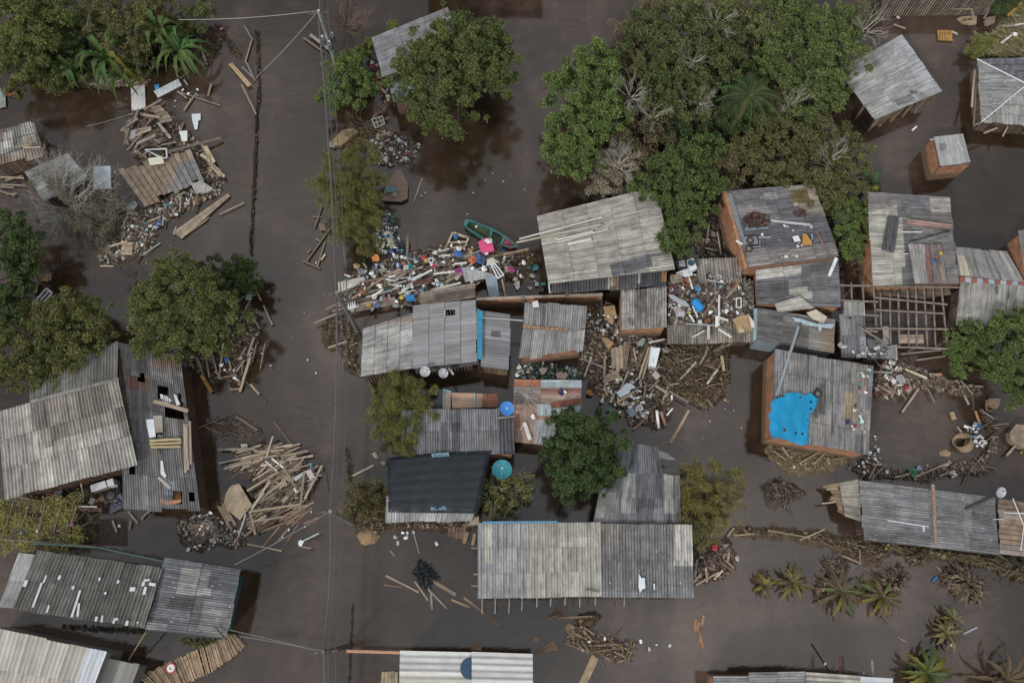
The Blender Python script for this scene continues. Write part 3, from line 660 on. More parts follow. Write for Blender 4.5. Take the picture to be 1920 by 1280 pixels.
# two dark roofs at the lower left
e = house('house', 'dark corrugated roof house at lower left with white repair patches', [(35, 1034), (306, 1064), (272, 1176), (-3, 1141)], 2.3, wall=dict(mat=WOOD, plank=True, col=(.05, .11, .12), inset=.25))
add_roof(e, q=[(72, 1031), (306, 1064), (272, 1176), (24, 1143)], h=[2.3, 2.3, 2.5, 2.5], base=(.165, .16, .148), alt=[((.19, .185, .17), .3)], patch=[([(143, 1054), (160, 1052), (152, 1100), (134, 1100)], (.25, .24, .23))], seed=5, pitch=.215, amp=.04, rows=2, mat=ROOF)
add_roof(e, name='flat_sheet', q=[(35, 1036), (66, 1040), (26, 1142), (-3, 1139)], h=[2.36, 2.36, 2.55, 2.55], base=(.255, .25, .245), seed=6, pitch=.5, amp=.004)
M = MB(); r = random.Random(4)
for x0, y0, x1, y1, w_ in ((79, 1092, 62, 1138, 4), (88, 1078, 82, 1092, 3), (51, 1087, 46, 1099, 6), (114, 1078, 110, 1086, 5), (151, 1106, 135, 1156, 4), (149, 1130, 146, 1155, 4), (138, 1098, 137, 1104, 5), (188, 1082, 186, 1088, 4), (223, 1087, 221, 1093, 4), (199, 1109, 197, 1114, 4), (244, 1104, 254, 1104, 7), (270, 1090, 268, 1098, 5), (270, 1088, 281, 1086, 4), (280, 1094, 292, 1096, 5), (274, 1100, 270, 1114, 5), (93, 1134, 88, 1148, 3), (182, 1155, 180, 1164, 4), (193, 1153, 191, 1166, 3), (214, 1160, 222, 1160, 4), (215, 1161, 213, 1168, 4), (240, 1163, 237, 1172, 5), (258, 1165, 259, 1167, 4)):
    a = P(x0, y0, 2.4 + .0013 * (y0 - 1035)); b = P(x1, y1, 2.4 + .0013 * (y1 - 1035)); a.z += .04; b.z += .04; M = MB(); M.bar(a, b, w_ * .033, .012, (.55, .57, .57)); M.build('repair_strip', CLEAN, e)
M = MB(); M.tube([P(60, 1018, 2.1), P(185, 1026, 2.15), P(306, 1052, 2.2)], .05, (.07, .12, .11), 6); M.build('gutter', METAL, e)
e = house('house', 'blue-grey patched roof house at lower left with teal walls', [(309, 1045), (452, 1067), (425, 1196), (274, 1180)], 2.1, wall=dict(mat=PAINT, col=(.02, .10, .12), inset=.62))
add_roof(e, q=[(309, 1045), (452, 1067), (426, 1196), (274, 1180)], h=[2.2, 2.1, 2.1, 2.2], ax='u', base=(.125, .128, .138), alt=[((.15, .15, .16), .3)], patch=[([(337, 1064), (397, 1068), (392, 1117), (331, 1112)], (.24, .235, .225)), ([(383, 1138), (432, 1142), (425, 1196), (374, 1190)], (.215, .21, .205)), ([(276, 1166), (310, 1168), (308, 1182), (274, 1180)], (.2, .2, .2)), ([(320, 1116), (380, 1120), (376, 1145), (316, 1140)], (.11, .105, .1))], seed=7, pitch=.135, amp=.014, mat=ROOFS)
# cream metal roof in the bottom left corner
e = house('shed', 'cream ribbed metal roof in the bottom left corner with a bright edge strip', [(-40, 1170), (201, 1222), (155, 1345), (-80, 1325)], 2.7, wall=dict(mat=PAINT, col=(.3, .28, .25)))
add_roof(e, mat=ROOFC, q=[(-40, 1170), (201, 1221), (155, 1345), (-80, 1325)], h=2.7, base=(.43, .40, .35), patch=[([(165, 1213), (206, 1220), (160, 1350), (120, 1345)], (.60, .63, .66))], seed=8, pitch=.27, amp=.02, rows=2, var=.06)
e = house('porch', 'flat grey porch roof beside the cream metal shed', [(199, 1231), (262, 1245), (236, 1310), (170, 1300)], 1.7, wall=dict(mat=PAINT, col=(.2, .18, .16)))
add_roof(e, mat=ROOFC, q=[(196, 1230), (262, 1245), (236, 1315), (168, 1305)], h=1.75, base=(.255, .25, .23), alt=[((.20, .20, .19), .3)], seed=9, pitch=.35, amp=.006, var=.1)
# slatted fence panel carrying a round sign
e = empty('slatted_fence', P(360, 1235, 0), 'brown slatted wooden panel afloat with a round red-rimmed sign on it', 'fence')
M = MB(); r = random.Random(8); up = [(259, 1268), (320, 1240), (380, 1212), (425, 1192), (440, 1188)]; lo = [(292, 1294), (340, 1284), (392, 1262), (440, 1230), (462, 1208)]
def along(pts, t):
    k = min(int(t * (len(pts) - 1)), len(pts) - 2); f = t * (len(pts) - 1) - k; return (pts[k][0] + (pts[k + 1][0] - pts[k][0]) * f, pts[k][1] + (pts[k + 1][1] - pts[k][1]) * f)
for i in range(78):
    if r.random() < .03: continue
    a = along(up, i / 78); b = along(up, (i + .85) / 78); c = along(lo, (i + .85) / 78); d = along(lo, i / 78); k = r.uniform(.6, 1.3); z = .14 + r.uniform(-.02, .03); ex = r.uniform(-2, 2)
    M.prism([P(a[0], a[1] + ex, z), P(b[0], b[1] + ex, z), P(c[0], c[1] + ex, z), P(d[0], d[1] + ex, z)], .025, tuple(v * k for v in (.33, .24, .16)))
M.build('slats', WOOD, e)
M = MB(); M.bar(P(268, 1274, .09), P(452, 1196, .09), .08, .06, (.2, .15, .1)); M.bar(P(285, 1288, .09), P(458, 1208, .09), .08, .06, (.2, .15, .1)); M.build('rail', WOOD, e)
M = MB(); c = P(320.5, 1252, .24); M.lathe(c, [(.001, 0), (.29, 0), (.29, .02), (.22, .022)], (.42, .06, .06), 28); s1 = M.build('sign', CLEAN, e); s1['label'] = 'round white sign with red rim'
M = MB(); M.lathe(c + Vector((0, 0, .023)), [(.001, .001), (.225, .001), (.225, -.004)], (.72, .70, .70), 24); M.build('sign_face', CLEAN, s1)
M = MB(); q = c + Vector((0, 0, .028)); M.box(q + Vector((-.03, -.02, 0)), (.1, -.1, 0), (.05, .05, 0), (0, 0, .004), (.2, .23, .28)); M.box(q + Vector((.0, -.05, .001)), (.16, -.02, 0), (0, .05, 0), (0, 0, .004), (.2, .23, .28)); M.box(q + Vector((-.06, .03, .002)), (.05, .1, 0), (.05, -.02, 0), (0, 0, .004), (.22, .26, .3)); M.build('sign_symbol', CLEAN, s1)
# left edge shacks
e = house('shack', 'broken grey board-roofed shack at the left edge', [(-14, 246), (63, 228), (85, 290), (-8, 318)], 1.3, wall=dict(mat=WOOD, plank=True, col=(.16, .11, .08)))
add_roof(e, q=[(-14, 246), (63, 228), (85, 290), (-8, 318)], h=[1.5, 1.5, 1.2, 1.2], base=(.23, .22, .20), alt=[((.17, .14, .115), .35)], patch=[((7, 245, 25, 280), (.42, .41, .38)), ((0, 292, 90, 320), (.2, .165, .13)), ((40, 230, 66, 262), (.27, .27, .26))], seed=10, rows=3, pitch=.2, amp=.02, ragged=.2)
pls('brown stick lying on the broken shack roof', 'sticks on the shack roof', [(40, 268, 68, 264), (44, 277, 76, 276), (46, 258, 66, 254), (28, 276, 60, 270)], WT, 1.55)
pls('brown pole afloat by the left edge below the shack', 'poles afloat below the shack', [(0, 332, 45, 334), (2, 346, 48, 348), (0, 358, 28, 367), (12, 364, 32, 363), (10, 338, 42, 330), (0, 350, 26, 352)], WT, .1)
e = house('shack', 'grey sheet-roofed shack half hidden by the leafless bush', [(45, 322), (128, 288), (168, 335), (82, 378)], 1.1, wall=dict(mat=WOOD, plank=True, col=(.14, .10, .08)))
add_roof(e, q=[(45, 322), (128, 288), (168, 335), (82, 378)], h=1.2, ax='u', base=(.21, .21, .205), seed=11, pitch=.2, amp=.012)
panel('loose_sheet', 'pale blue-white sheet floating between the bush and the wrecked house', 'sheet', [(175, 312), (207, 311), (208, 353), (176, 355)], .3, .05, (.42, .47, .52), CLEAN)
# wrecked wooden house
boards('fallen_boards', 'fallen brown board wall of the wrecked house, dusty grey at one end', 'boards', [(223, 322), (358, 281), (381, 335), (269, 385)], [.45, .5, .55, .45], 'v', (.215, .165, .125), pitch=.42, alt=[((.25, .195, .15), .3)], patch=[([(335, 310), (375, 292), (384, 336), (315, 362)], (.19, .185, .185))], seed=12, var=.15, ragged=.25)
panel('roof_scrap', 'torn grey roofing felt at the corner of the fallen board wall', 'roof scrap', [(358, 344), (378, 339), (400, 354), (390, 361), (366, 362)], .55, .03, (.32, .31, .29), ROOF)
boards('roof_fragment', 'brown roof fragment on top of the wreckage', 'roof fragment', [(283, 200), (300, 196), (326, 226), (300, 232)], [.8, .7, .5, .6], 'u', (.22, .175, .14), seed=13, pitch=.3)
boards('wall_fragment', 'tilted brown plank wall fragment in the wreckage', 'wall fragment', [(235, 246), (282, 236), (284, 244), (240, 262)], [.6, .8, .8, .5], 'u', WT, seed=14, pitch=.25)
panel('sheet', 'grey-blue sheet leaning in the wreckage', 'sheet', [(247, 246), (256, 244), (255, 262), (245, 267)], [.8, .8, .4, .4], .03, (.27, .30, .32))
boards('floor_fragment', 'dark plank floor fragment amid the wreckage', 'floor fragment', [(257, 247), (300, 240), (318, 262), (262, 282)], .35, 'u', (.12, .10, .085), seed=15, pitch=.25)
panel('door', 'cream door with a small window beside the fallen board wall', 'door', [(277, 297), (304, 293), (308, 306), (281, 310)], .75, .05, (.58, .56, .46), CLEAN)
frame('white_angle', 'white L-shaped frame lying above the cream door', 'frame', [(272, 281), (312, 279), (313, 296), (305, 297)], .7, .1, .06, (.5, .53, .52))
panel('cupboard_door', 'white square panel at the edge of the wreckage', 'panel', [(336, 246), (351, 245), (351, 264), (341, 265)], .5, .05, (.62, .65, .62), CLEAN)
panel('broken_door', 'white broken panel pointing into the water', 'panel', [(359, 214), (376, 213), (376, 225), (372, 226), (370, 242), (365, 243), (361, 228)], .12, .05, (.55, .60, .63), CLEAN)
panel('wall_sheet', 'white stained sheet afloat below the banana plants', 'sheet', [(245, 163), (271, 158), (273, 203), (247, 207)], .12, .06, (.52, .52, .50), ROOFS)
panel('wall_sheet', 'white stained sheet afloat at a slant by the banana plants', 'sheet', [(288, 171), (334, 148), (341, 160), (296, 183)], .12, .06, (.48, .52, .53), ROOFS)
panel('plastic_scrap', 'blue corner of plastic beside the slanted white sheet', 'lid', [(289, 160), (298, 158), (298, 166), (291, 168)], .1, .04, (.06, .28, .5), CLEAN)
frame('wooden_rectangle', 'thin wooden frame afloat under the banana leaves', 'frame', [(330, 137), (347, 124), (355, 135), (338, 147)], .1, .05, .04, WG)
panel('board', 'pale green board at the left edge', 'board', [(-2, 165), (9, 168), (11, 200), (-2, 203)], .15, .05, (.27, .33, .29))
pl(318, 284, 415, 259, 4, WG, 'long grey beam lying across the wreckage into the water', .85, .3, .1)
pl(270, 206, 302, 187, 4.5, WT, 'brown beam leaning on the stained white sheet', .5, .3)
scatter_planks('broken brown board heaped in the wreckage', 'boards of the wrecked house', [(240, 225), (300, 205), (340, 240), (345, 270), (300, 290), (255, 290), (235, 260)], 34, 25, 40, (14, 42), (2.5, 6), (WG, WT, WD, (.19, .15, .12)), (.2, .9), 21, .3)
scatter_planks('pale splintered board at the right end of the wreckage', 'pale boards at the wreckage end', [(378, 275), (392, 280), (425, 340), (410, 350), (385, 318)], 12, -50, 15, (16, 38), (4, 8), (WP, WT, (.42, .33, .22)), (.1, .35), 22)
mess('floating_debris', 'mat of splinters and mud around the wrecked house', [(238, 215), (300, 190), (350, 240), (395, 285), (420, 350), (380, 350), (270, 300), (235, 270)], 900, .5, seed=23, bed=(.09, .07, .055))
# grey roof behind the big round tree, top
e = house('house', 'grey roof house half hidden behind the big round tree', [(697, 71), (840, 14), (870, 92), (716, 145)], 2.6, wall=dict(mat=WOOD, plank=True, col=(.10, .09, .08)))
add_roof(e, q=[(697, 71), (840, 14), (870, 92), (717, 145)], h=[2.9, 2.9, 2.5, 2.5], ax='u', base=(.215, .215, .225), patch=[([(800, 45), (850, 25), (860, 60), (810, 75)], (.34, .34, .33))], seed=16, pitch=.2, amp=.012, mat=ROOF)
e = house('lean_to', 'pale blue lean-to roof behind the big round tree', [(727, 152), (790, 130), (810, 172), (738, 192)], 1.9, wall=dict(mat=PAINT, col=(.2, .12, .1)))
add_roof(e, q=[(727, 152), (790, 130), (810, 172), (738, 192)], h=1.9, base=(.19, .22, .25), seed=17, pitch=.2, amp=.01, mat=ROOFC)
# big beige-grey roof in the middle
e = house('house', 'big beige corrugated roof house in the middle with white battens on it', [(1007, 406), (1230, 351), (1266, 505), (1029, 532)], [2.5, 2.5, 2.7, 2.7], wall=dict(mat=WOOD, plank=True, col=(.2, .15, .11)))
add_roof(e, q=[(1007, 406), (1230, 351), (1266, 506), (1029, 533)], h=[2.6, 2.6, 2.9, 2.9], ax='u', base=(.365, .35, .315), alt=[((.31, .295, .27), .3)], patch=[([(1142, 497), (1215, 477), (1248, 475), (1244, 479), (1218, 484), (1221, 500), (1146, 520)], (.15, .15, .16)), ([(1190, 368), (1234, 360), (1242, 400), (1200, 408)], (.30, .28, .255))], seed=18, rows=5, pitch=.172, amp=.03, ragged=.02, var=.08)
add_roof(e, name='lower_roof', q=[(1030, 527), (1250, 500), (1248, 537), (1032, 551)], h=[2.4, 2.4, 2.2, 2.2], base=(.085, .085, .088), alt=[((.07, .072, .078), .3)], patch=[((1139, 515, 1150, 540), (.27, .25, .22)), ((1150, 520, 1159, 540), (.2, .14, .09)), ((1196, 510, 1202, 530), (.3, .29, .27)), ((1240, 505, 1250, 530), (.3, .19, .08))], seed=19, pitch=.2, amp=.03)
M = MB(); M.tube([P(1029, 530, 2.7), P(1031, 549, 2.3), P(1036, 546, 2.2)], .05, (.55, .57, .57), 6); M.build('downpipe', CLEAN, e)
pls('long pale batten resting on the big beige roof and sticking out over the water', 'long pale battens on the big beige roof', [(974, 448, 1130, 407, 2.6, (.6, .57, .50)), (968, 455, 1125, 421, 3.2, (.62, .55, .43))], WW, 2.85, dz=.02)
pls('short white batten lying on the big beige roof', 'white battens on the big beige roof', [(1043, 455, 1139, 430, 2.6), (1044, 450, 1111, 434, 3.4), (1064, 458, 1108, 448, 4.4)], WW, 2.9, dz=.02)
# brick house with junk on its dark roof
e = house('house', 'brick house with junk strewn over its dark corrugated roof', [(1357, 359), (1525, 347), (1571, 482), (1396, 503)], 2.6, wall=dict(inset=.02))
add_roof(e, q=[(1362, 359), (1526, 346), (1573, 481), (1402, 502)], h=[2.75, 2.75, 2.7, 2.7], ax='u', base=(.175, .17, .175), alt=[((.145, .14, .15), .35)], patch=[([(1376, 385), (1440, 380), (1440, 405), (1380, 410)], (.235, .22, .225)), ([(1428, 363), (1455, 361), (1457, 374), (1428, 375)], (.29, .28, .275)), ([(1480, 350), (1526, 347), (1542, 400), (1498, 400)], (.32, .29, .24)), ([(1480, 358), (1512, 352), (1520, 380), (1484, 380)], (.17, .13, .07)), ([(1398, 475), (1565, 458), (1573, 482), (1402, 503)], (.26, .245, .235)), ([(1450, 415), (1555, 405), (1564, 455), (1400, 468), (1400, 440)], (.13, .13, .14))], seed=24, rows=4, pitch=.175, amp=.035, var=.1, mat=ROOF)
M = MB(); M.prism([P(x, y, 2.85) for x, y in ((1356, 358), (1362, 358), (1402, 502), (1397, 503))], .25, (.33, .15, .07)); M.build('parapet', BRICK, e)
M = MB(); M.prism([P(x, y, z) for x, y, z in ((1363, 362, 2.86), (1372, 361, 2.86), (1404, 470, 2.82), (1395, 472, 2.82))], .02, (.2, .22, .23)); M.build('gutter', METAL, e)
e = house('house', 'patchy light and dark roof house joined below the junk-strewn roof', [(1416, 507), (1570, 487), (1576, 577), (1420, 571)], 2.1, wall=dict(inset=.15))
add_roof(e, q=[(1416, 507), (1570, 487), (1577, 577), (1420, 571)], h=2.25, ax='u', base=(.19, .185, .19), alt=[((.22, .21, .21), .3)], patch=[([(1416, 505), (1500, 498), (1502, 514), (1456, 520), (1420, 524)], (.40, .385, .36)), ([(1480, 541), (1516, 538), (1524, 560), (1486, 558)], (.36, .35, .32)), ([(1420, 528), (1480, 524), (1484, 556), (1420, 562)], (.12, .12, .125)), ([(1500, 500), (1570, 492), (1575, 545), (1512, 548)], (.145, .14, .145))], seed=25, pitch=.165, amp=.03, rows=3, mat=ROOF)
loose_sheet('loose_roof_sheet', 'pale loose sheet lying askew at the foot of the patchy roof', [(1452, 570), (1498, 556), (1526, 578), (1458, 586)], [2.42, 2.45, 2.36, 2.36], 'u', base=(.38, .365, .33), seed=26, pitch=.17, amp=.03)
e = house('house', 'low striped roof house with a pale blue fascia', [(1420, 578), (1565, 598), (1563, 662), (1418, 637)], 1.9, wall=dict(mat=PAINT, col=(.25, .3, .33), inset=.1))
add_roof(e, q=[(1420, 578), (1565, 600), (1563, 663), (1418, 637)], h=1.95, ax='u', base=(.225, .215, .205), alt=[((.15, .145, .14), .4)], seed=27, pitch=.17, amp=.03, rows=3, mat=ROOF, patch=[((1540, 610, 1566, 664), (.24, .19, .15))])
M = MB(); M.prism([P(x, y, 2.0) for x, y in ((1414, 578), (1420, 578), (1418, 637), (1412, 638))], .3, (.25, .35, .38)); M.build('fascia', PAINT, e)
panel('tarpaulin_strip', 'crumpled pale blue tarpaulin strip along the striped roof edge', 'tarpaulin', [(1486, 594), (1500, 596), (1535, 608), (1566, 606), (1560, 616), (1520, 611), (1490, 602)], [2.15, 2.1, 2.2, 2.1, 2.08, 2.14, 2.08], .02, (.36, .45, .50))
panel('cardboard_sheet', 'cream crumpled sheet lying between the patchy and striped roofs', 'sheet', [(1512, 586), (1530, 580), (1551, 594), (1544, 606), (1524, 598)], [2.2, 2.3, 2.2, 2.25, 2.1], .03, (.52, .48, .38))
panel('board', 'small grey-white board hanging from the striped roof edge', 'board', [(1534, 605), (1540, 606), (1541, 620), (1535, 621)], 2.15, .03, (.45, .48, .5))
# house covered with loose sheets
e = house('house', 'corrugated roof house with a curved far edge and loose sheets piled on top', [(1626, 361), (1780, 371), (1797, 533), (1636, 536)], 2.3, wall=dict(inset=.15))
add_roof(e, q=[(1626, 361), (1780, 371), (1797, 533), (1636, 536)], h=[2.5, 2.4, 2.3, 2.3], ax='u', base=(.22, .21, .205), alt=[((.19, .185, .18), .3)], patch=[([(1626, 400), (1678, 385), (1696, 432), (1698, 540), (1634, 540)], (.40, .385, .345)), ([(1738, 370), (1782, 372), (1784, 397), (1742, 397)], (.34, .325, .31)), ([(1680, 364), (1738, 370), (1740, 398), (1690, 396)], (.165, .165, .175)), ([(1690, 430), (1720, 430), (1716, 540), (1696, 540)], (.16, .16, .17)), ([(1738, 400), (1786, 400), (1787, 412), (1740, 410)], (.2, .17, .17))], seed=28, rows=4, pitch=.178, amp=.032, var=.08, mat=ROOF)
loose_sheet('loose_roof_sheet', 'dark sheet lying slantwise on the loose-sheet roof', [(1664, 404), (1686, 406), (1675, 475), (1651, 470)], [2.62, 2.62, 2.58, 2.58], 'v', base=(.135, .135, .14), seed=29, pitch=.17, amp=.03, rows=1)
loose_sheet('loose_roof_sheet', 'rusty pink sheet lying near the top of the loose-sheet roof', [(1700, 411), (1785, 422), (1784, 432), (1698, 421)], [2.6, 2.55, 2.55, 2.6], 'u', base=(.26, .165, .15), seed=30, pitch=.17, amp=.03, rows=1, mat=RUST)
loose_sheet('loose_roof_sheet', 'narrow grey sheet bent up at an angle on the loose-sheet roof', [(1702, 455), (1778, 434), (1782, 440), (1708, 460)], [2.7, 2.75, 2.5, 2.5], 'u', base=(.2, .2, .205), seed=31, pitch=.17, amp=.03, rows=1)
loose_sheet('loose_roof_sheet', 'light grey sheets with rusty streaks lying crosswise on the loose-sheet roof', [(1702, 458), (1764, 458), (1773, 528), (1714, 533)], 2.62, 'v', base=(.31, .30, .29), patch=[([(1733, 458), (1744, 458), (1752, 530), (1738, 530)], (.24, .15, .135)), ([(1744, 458), (1770, 458), (1775, 530), (1752, 530)], (.22, .19, .19)), ([(1762, 500), (1764, 500), (1769, 525), (1766, 525)], (.36, .27, .15))], seed=32, pitch=.18, amp=.035, rows=1)
pls('thin white strip lying on the loose-sheet roof', 'white strips on the loose-sheet roof', [(1689, 435, 1728, 435, 2.2), (1692, 476, 1703, 476, 2)], WW, 2.62, dz=.02)
# houses at the right edge
e = house('house', 'grey roof house at the right edge with a rust and blue strip below it', [(1790, 463), (1887, 472), (1919, 527), (1797, 517)], 1.9, wall=dict(mat=PAINT, col=(.3, .14, .1)))
add_roof(e, q=[(1790, 463), (1887, 472), (1919, 528), (1797, 517)], h=[2.1, 2.1, 1.95, 1.95], base=(.225, .22, .215), patch=[([(1795, 477), (1806, 478), (1823, 518), (1800, 516)], (.36, .335, .26))], seed=33, pitch=.13, amp=.014, rows=1)
M = MB()
for k in range(11):
    x = 1799 + k * 11; c = ((.27, .09, .06), (.30, .38, .46), (.26, .10, .08), (.36, .42, .47))[k % 4] if k % 2 == 0 or k > 4 else (.33, .38, .43)
    M.prism([P(x, 518 + k * .85, 1.9), P(x + 10.7, 519 + k * .85, 1.9), P(x + 10.7, 529 + k * .6, 1.85), P(x, 528 + k * .6, 1.85)], .03, c)
M.build('wall_strip', PAINT, e)
e = house('house', 'pale ridged lower roof at the right edge above the green shrubs', [(1800, 529), (1930, 534), (1918, 610), (1791, 610)], 1.6, wall=dict(mat=WOOD, plank=True, col=(.2, .16, .13)))
add_roof(e, q=[(1800, 527), (1930, 533), (1918, 612), (1791, 611)], h=[1.8, 1.8, 1.6, 1.6], base=(.29, .28, .255), patch=[((1866, 536, 1871, 550), (.15, .15, .16)), ((1888, 548, 1894, 558), (.16, .16, .17)), ([(1791, 585), (1820, 588), (1820, 612), (1790, 612)], (.34, .33, .30))], seed=34, pitch=.15, amp=.022, rows=1)
e = house('house', 'orange brick house cut off by the right edge', [(1912, 438), (1990, 430), (1990, 505), (1922, 505)], 2.4, wall=dict(inset=.02))
add_roof(e, q=[(1908, 432), (1990, 424), (1990, 508), (1918, 508)], h=2.55, base=MF, seed=35)
# roofless timber frame
e = empty('beam_grid', P(1690, 595, 0), 'bare timber roof frame of crossing beams over dark water', 'beam grid')
for x0, y0, x1, y1 in ((1596, 530, 1597, 566), (1617, 530, 1619, 566), (1637, 532, 1643, 618), (1650, 549, 1652, 618), (1668, 549, 1670, 655), (1684, 549, 1686, 652), (1701, 538, 1704, 652), (1717, 538, 1719, 652), (1732, 538, 1739, 652), (1749, 538, 1754, 652), (1765, 540, 1776, 652)):
    M = MB(); M.bar(P(x0, y0, 2.0), P(x1, y1, 1.85), .085, .1, (.22, .19, .165)); M.build('rafter', WOOD, e)
for x0, y0, x1, y1 in ((1568, 535, 1800, 539), (1574, 563, 1646, 566), (1641, 558, 1776, 571), (1642, 581, 1770, 588), (1622, 591, 1648, 592), (1622, 616, 1778, 617), (1662, 650, 1776, 654), (1622, 620, 1645, 622)):
    M = MB(); M.bar(P(x0, y0, 2.13), P(x1, y1, 2.1), .085, .1, (.25, .21, .18)); M.build('purlin', WOOD, e)
for x, y in ((1600, 538), (1640, 612), (1775, 540), (1772, 640), (1668, 648), (1720, 648)):
    M = MB(); a = P(x, y, 1.85); M.bar(Vector((a.x, a.y, -.6)), a, .1, .1, (.18, .15, .12)); M.build('post', WOOD, e)
M = MB(); M.prism([P(x, y, 1.3) for x, y in ((1636, 541), (1780, 541), (1784, 552), (1730, 560), (1690, 556), (1640, 552))], .04, (.15, .12, .09)); M.build('ceiling_board', WOOD, e)
panel('table', 'beige table top standing under the bare roof frame', 'table', [(1686, 627), (1731, 627), (1732, 643), (1688, 643)], 1.0, .06, (.42, .33, .25), CLEAN)
loose_sheet('roof_sheet', 'light corrugated sheet beside the bare roof frame', [(1582, 565), (1620, 565), (1621, 592), (1581, 592)], 2.1, base=(.33, .33, .315), seed=36, pitch=.12, amp=.02, rows=1)
e = house('shack', 'grey corrugated strip roof beside the bare roof frame with litter at its foot', [(1574, 591), (1621, 591), (1624, 668), (1578, 668)], 1.7, wall=dict(mat=WOOD, plank=True, col=(.12, .09, .07)))
add_roof(e, q=[(1573, 590), (1621, 590), (1624, 672), (1577, 669)], h=[2.0, 2.0, 1.8, 1.8], base=(.215, .215, .225), patch=[((1575, 618, 1600, 623), (.18, .15, .14))], holes=[(1591, 592, 1595, 597)], seed=37, pitch=.13, amp=.018, rows=2)
e = house('shack', 'low dark roof scattered with pale litter below the bare roof frame', [(1622, 636), (1660, 640), (1662, 673), (1626, 672)], 1.4, wall=dict(mat=WOOD, plank=True, col=(.12, .09, .07)))
add_roof(e, q=[(1620, 634), (1660, 640), (1663, 673), (1626, 673)], h=1.5, base=(.19, .19, .195), seed=38, pitch=.13, amp=.018)
loose_sheet('loose_roof_sheet', 'small grey sheet leaning beside the low dark roof', [(1661, 648), (1681, 646), (1681, 674), (1662, 674)], [1.4, 1.2, 1.0, 1.2], base=(.25, .25, .25), seed=39, pitch=.12, amp=.018, rows=1)
panel('door', 'narrow cream board standing in the bare roof frame', 'board', [(1655, 612), (1666, 612), (1668, 645), (1656, 644)], 1.5, .05, (.36, .32, .28))
pl(1611, 613, 1664, 646, 3, WT, 'brown pole leaning across the bare roof frame', 2.2, 2.0)
pl(1616, 648, 1652, 688, 2.4, WG, 'thin grey pole sliding off toward the debris ring', 1.7, .3)
# blue tarpaulin house
e = house('house', 'brick house with grey roof and a ragged blue tarpaulin over one corner', [(1450, 656), (1637, 685), (1627, 850), (1447, 818)], 2.5, wall=dict(inset=.1))
add_roof(e, q=[(1452, 655), (1637, 685), (1627, 852), (1448, 822)], h=2.65, base=(.26, .25, .245), alt=[((.235, .23, .235), .3)], patch=[((1527, 722, 1548, 780), (.15, .145, .145)), ([(1581, 732), (1608, 734), (1606, 790), (1580, 788)], (.33, .275, .20)), ([(1610, 690), (1625, 692), (1624, 740), (1612, 740)], (.31, .25, .21)), ((1559, 670, 1562, 812), (.13, .13, .13)), ((1604, 812, 1620, 850), (.19, .18, .185)), ((1512, 664, 1516, 720), (.14, .135, .13)), ([(1520, 780), (1560, 782), (1556, 826), (1518, 820)], (.285, .27, .255))], seed=40, rows=4, pitch=.175, amp=.035, var=.07, mat=ROOF)
TP = [(1445, 755), (1452, 748), (1471, 743), (1473, 736), (1500, 737), (1508, 740), (1522, 737), (1533, 748), (1531, 758), (1524, 772), (1517, 774), (1518, 790), (1514, 812), (1515, 832), (1498, 834), (1470, 822), (1447, 819), (1442, 800), (1445, 790), (1441, 778), (1447, 768)]
M = MB(); HO = [(1471, 805, 3.4), (1492, 811, 2.4), (1504, 813, 2.4), (1521, 753, 2.6), (1520, 766, 2.6), (1515, 788, 2.2), (1501, 744, 2)]
st = 1.6; y = 735
while y < 836:
    x = 1438
    while x < 1536:
        if inpoly(x + st / 2 + 1.3 * math.sin(y * 1.7), y + st / 2 + 1.3 * math.sin(x * 1.9), TP) and not any((x + st / 2 - a) ** 2 + (y + st / 2 - b) ** 2 < c * c for a, b, c in HO):
            def zt(a, b): return 2.82 + .018 * math.sin(b * .13 + a * .06) + .022 * math.sin(a * .26 + .9 * math.sin(b * .09)) - .035 * abs(math.sin(a * .11 + b * .05)) - .025 * abs(math.sin(b * .09 - a * .06)) + .045
            k = 1 + .05 * math.sin(x * .07 + y * .05)
            M.face([P(x, y + st, zt(x, y + st)), P(x + st, y + st, zt(x + st, y + st)), P(x + st, y, zt(x + st, y)), P(x, y, zt(x, y))], (.005 * k, .245 * k, .47 * k))
        x += st
    y += st
t_ = M.build('tarpaulin', CLEAN, e, weld=True); so = t_.modifiers.new("thick", 'SOLIDIFY'); so.thickness = .01
pl(1497, 612, 1456, 740, 4.6, (.24, .27, .29), 'long grey pipe leaning on the blue tarpaulin house', 2.6, 2.85, .14, name='pipe', cat='pipe')
tyre('black tyre lying at the corner of the blue tarpaulin', 1533, 738, 2.85, .27)
# long roof at the right
e = house('house', 'long low corrugated roof at the right with a rusty gutter across it', [(1612, 901), (1862, 932), (1872, 1038), (1619, 1011)], 1.7, wall=dict(mat=WOOD, plank=True, col=(.12, .09, .07)))
add_roof(e, q=[(1612, 901), (1866, 933), (1872, 1040), (1619, 1012)], h=1.9, ax='u', base=(.21, .21, .215), alt=[((.18, .18, .185), .25)], patch=[((1820, 930, 1880, 1040), (.15, .15, .155)), ([(1676, 994), (1750, 1002), (1750, 1016), (1676, 1008)], (.155, .155, .16))], seed=41, pitch=.14, amp=.018, rows=4, var=.08, mat=ROOFS)
M = MB(); M.bar(P(1749, 908, 1.97), P(1755, 1024, 1.97), .2, .05, (.30, .20, .15)); M.build('gutter', RUST, e)
M = MB(); M.bar(P(1664, 975, 1.97), P(1741, 987, 1.97), .06, .02, (.6, .61, .62)); M.bar(P(1731, 986, 1.975), P(1733, 996, 1.975), .1, .02, (.6, .61, .62)); M.build('repair_strip', CLEAN, e)
e = house('boarded_deck', 'brown boarded roof with white pipes at the right end of the long roof', [(1872, 934), (1960, 946), (1965, 1050), (1874, 1038)], 1.6, wall=dict(mat=WOOD, plank=True, col=(.12, .09, .07)))
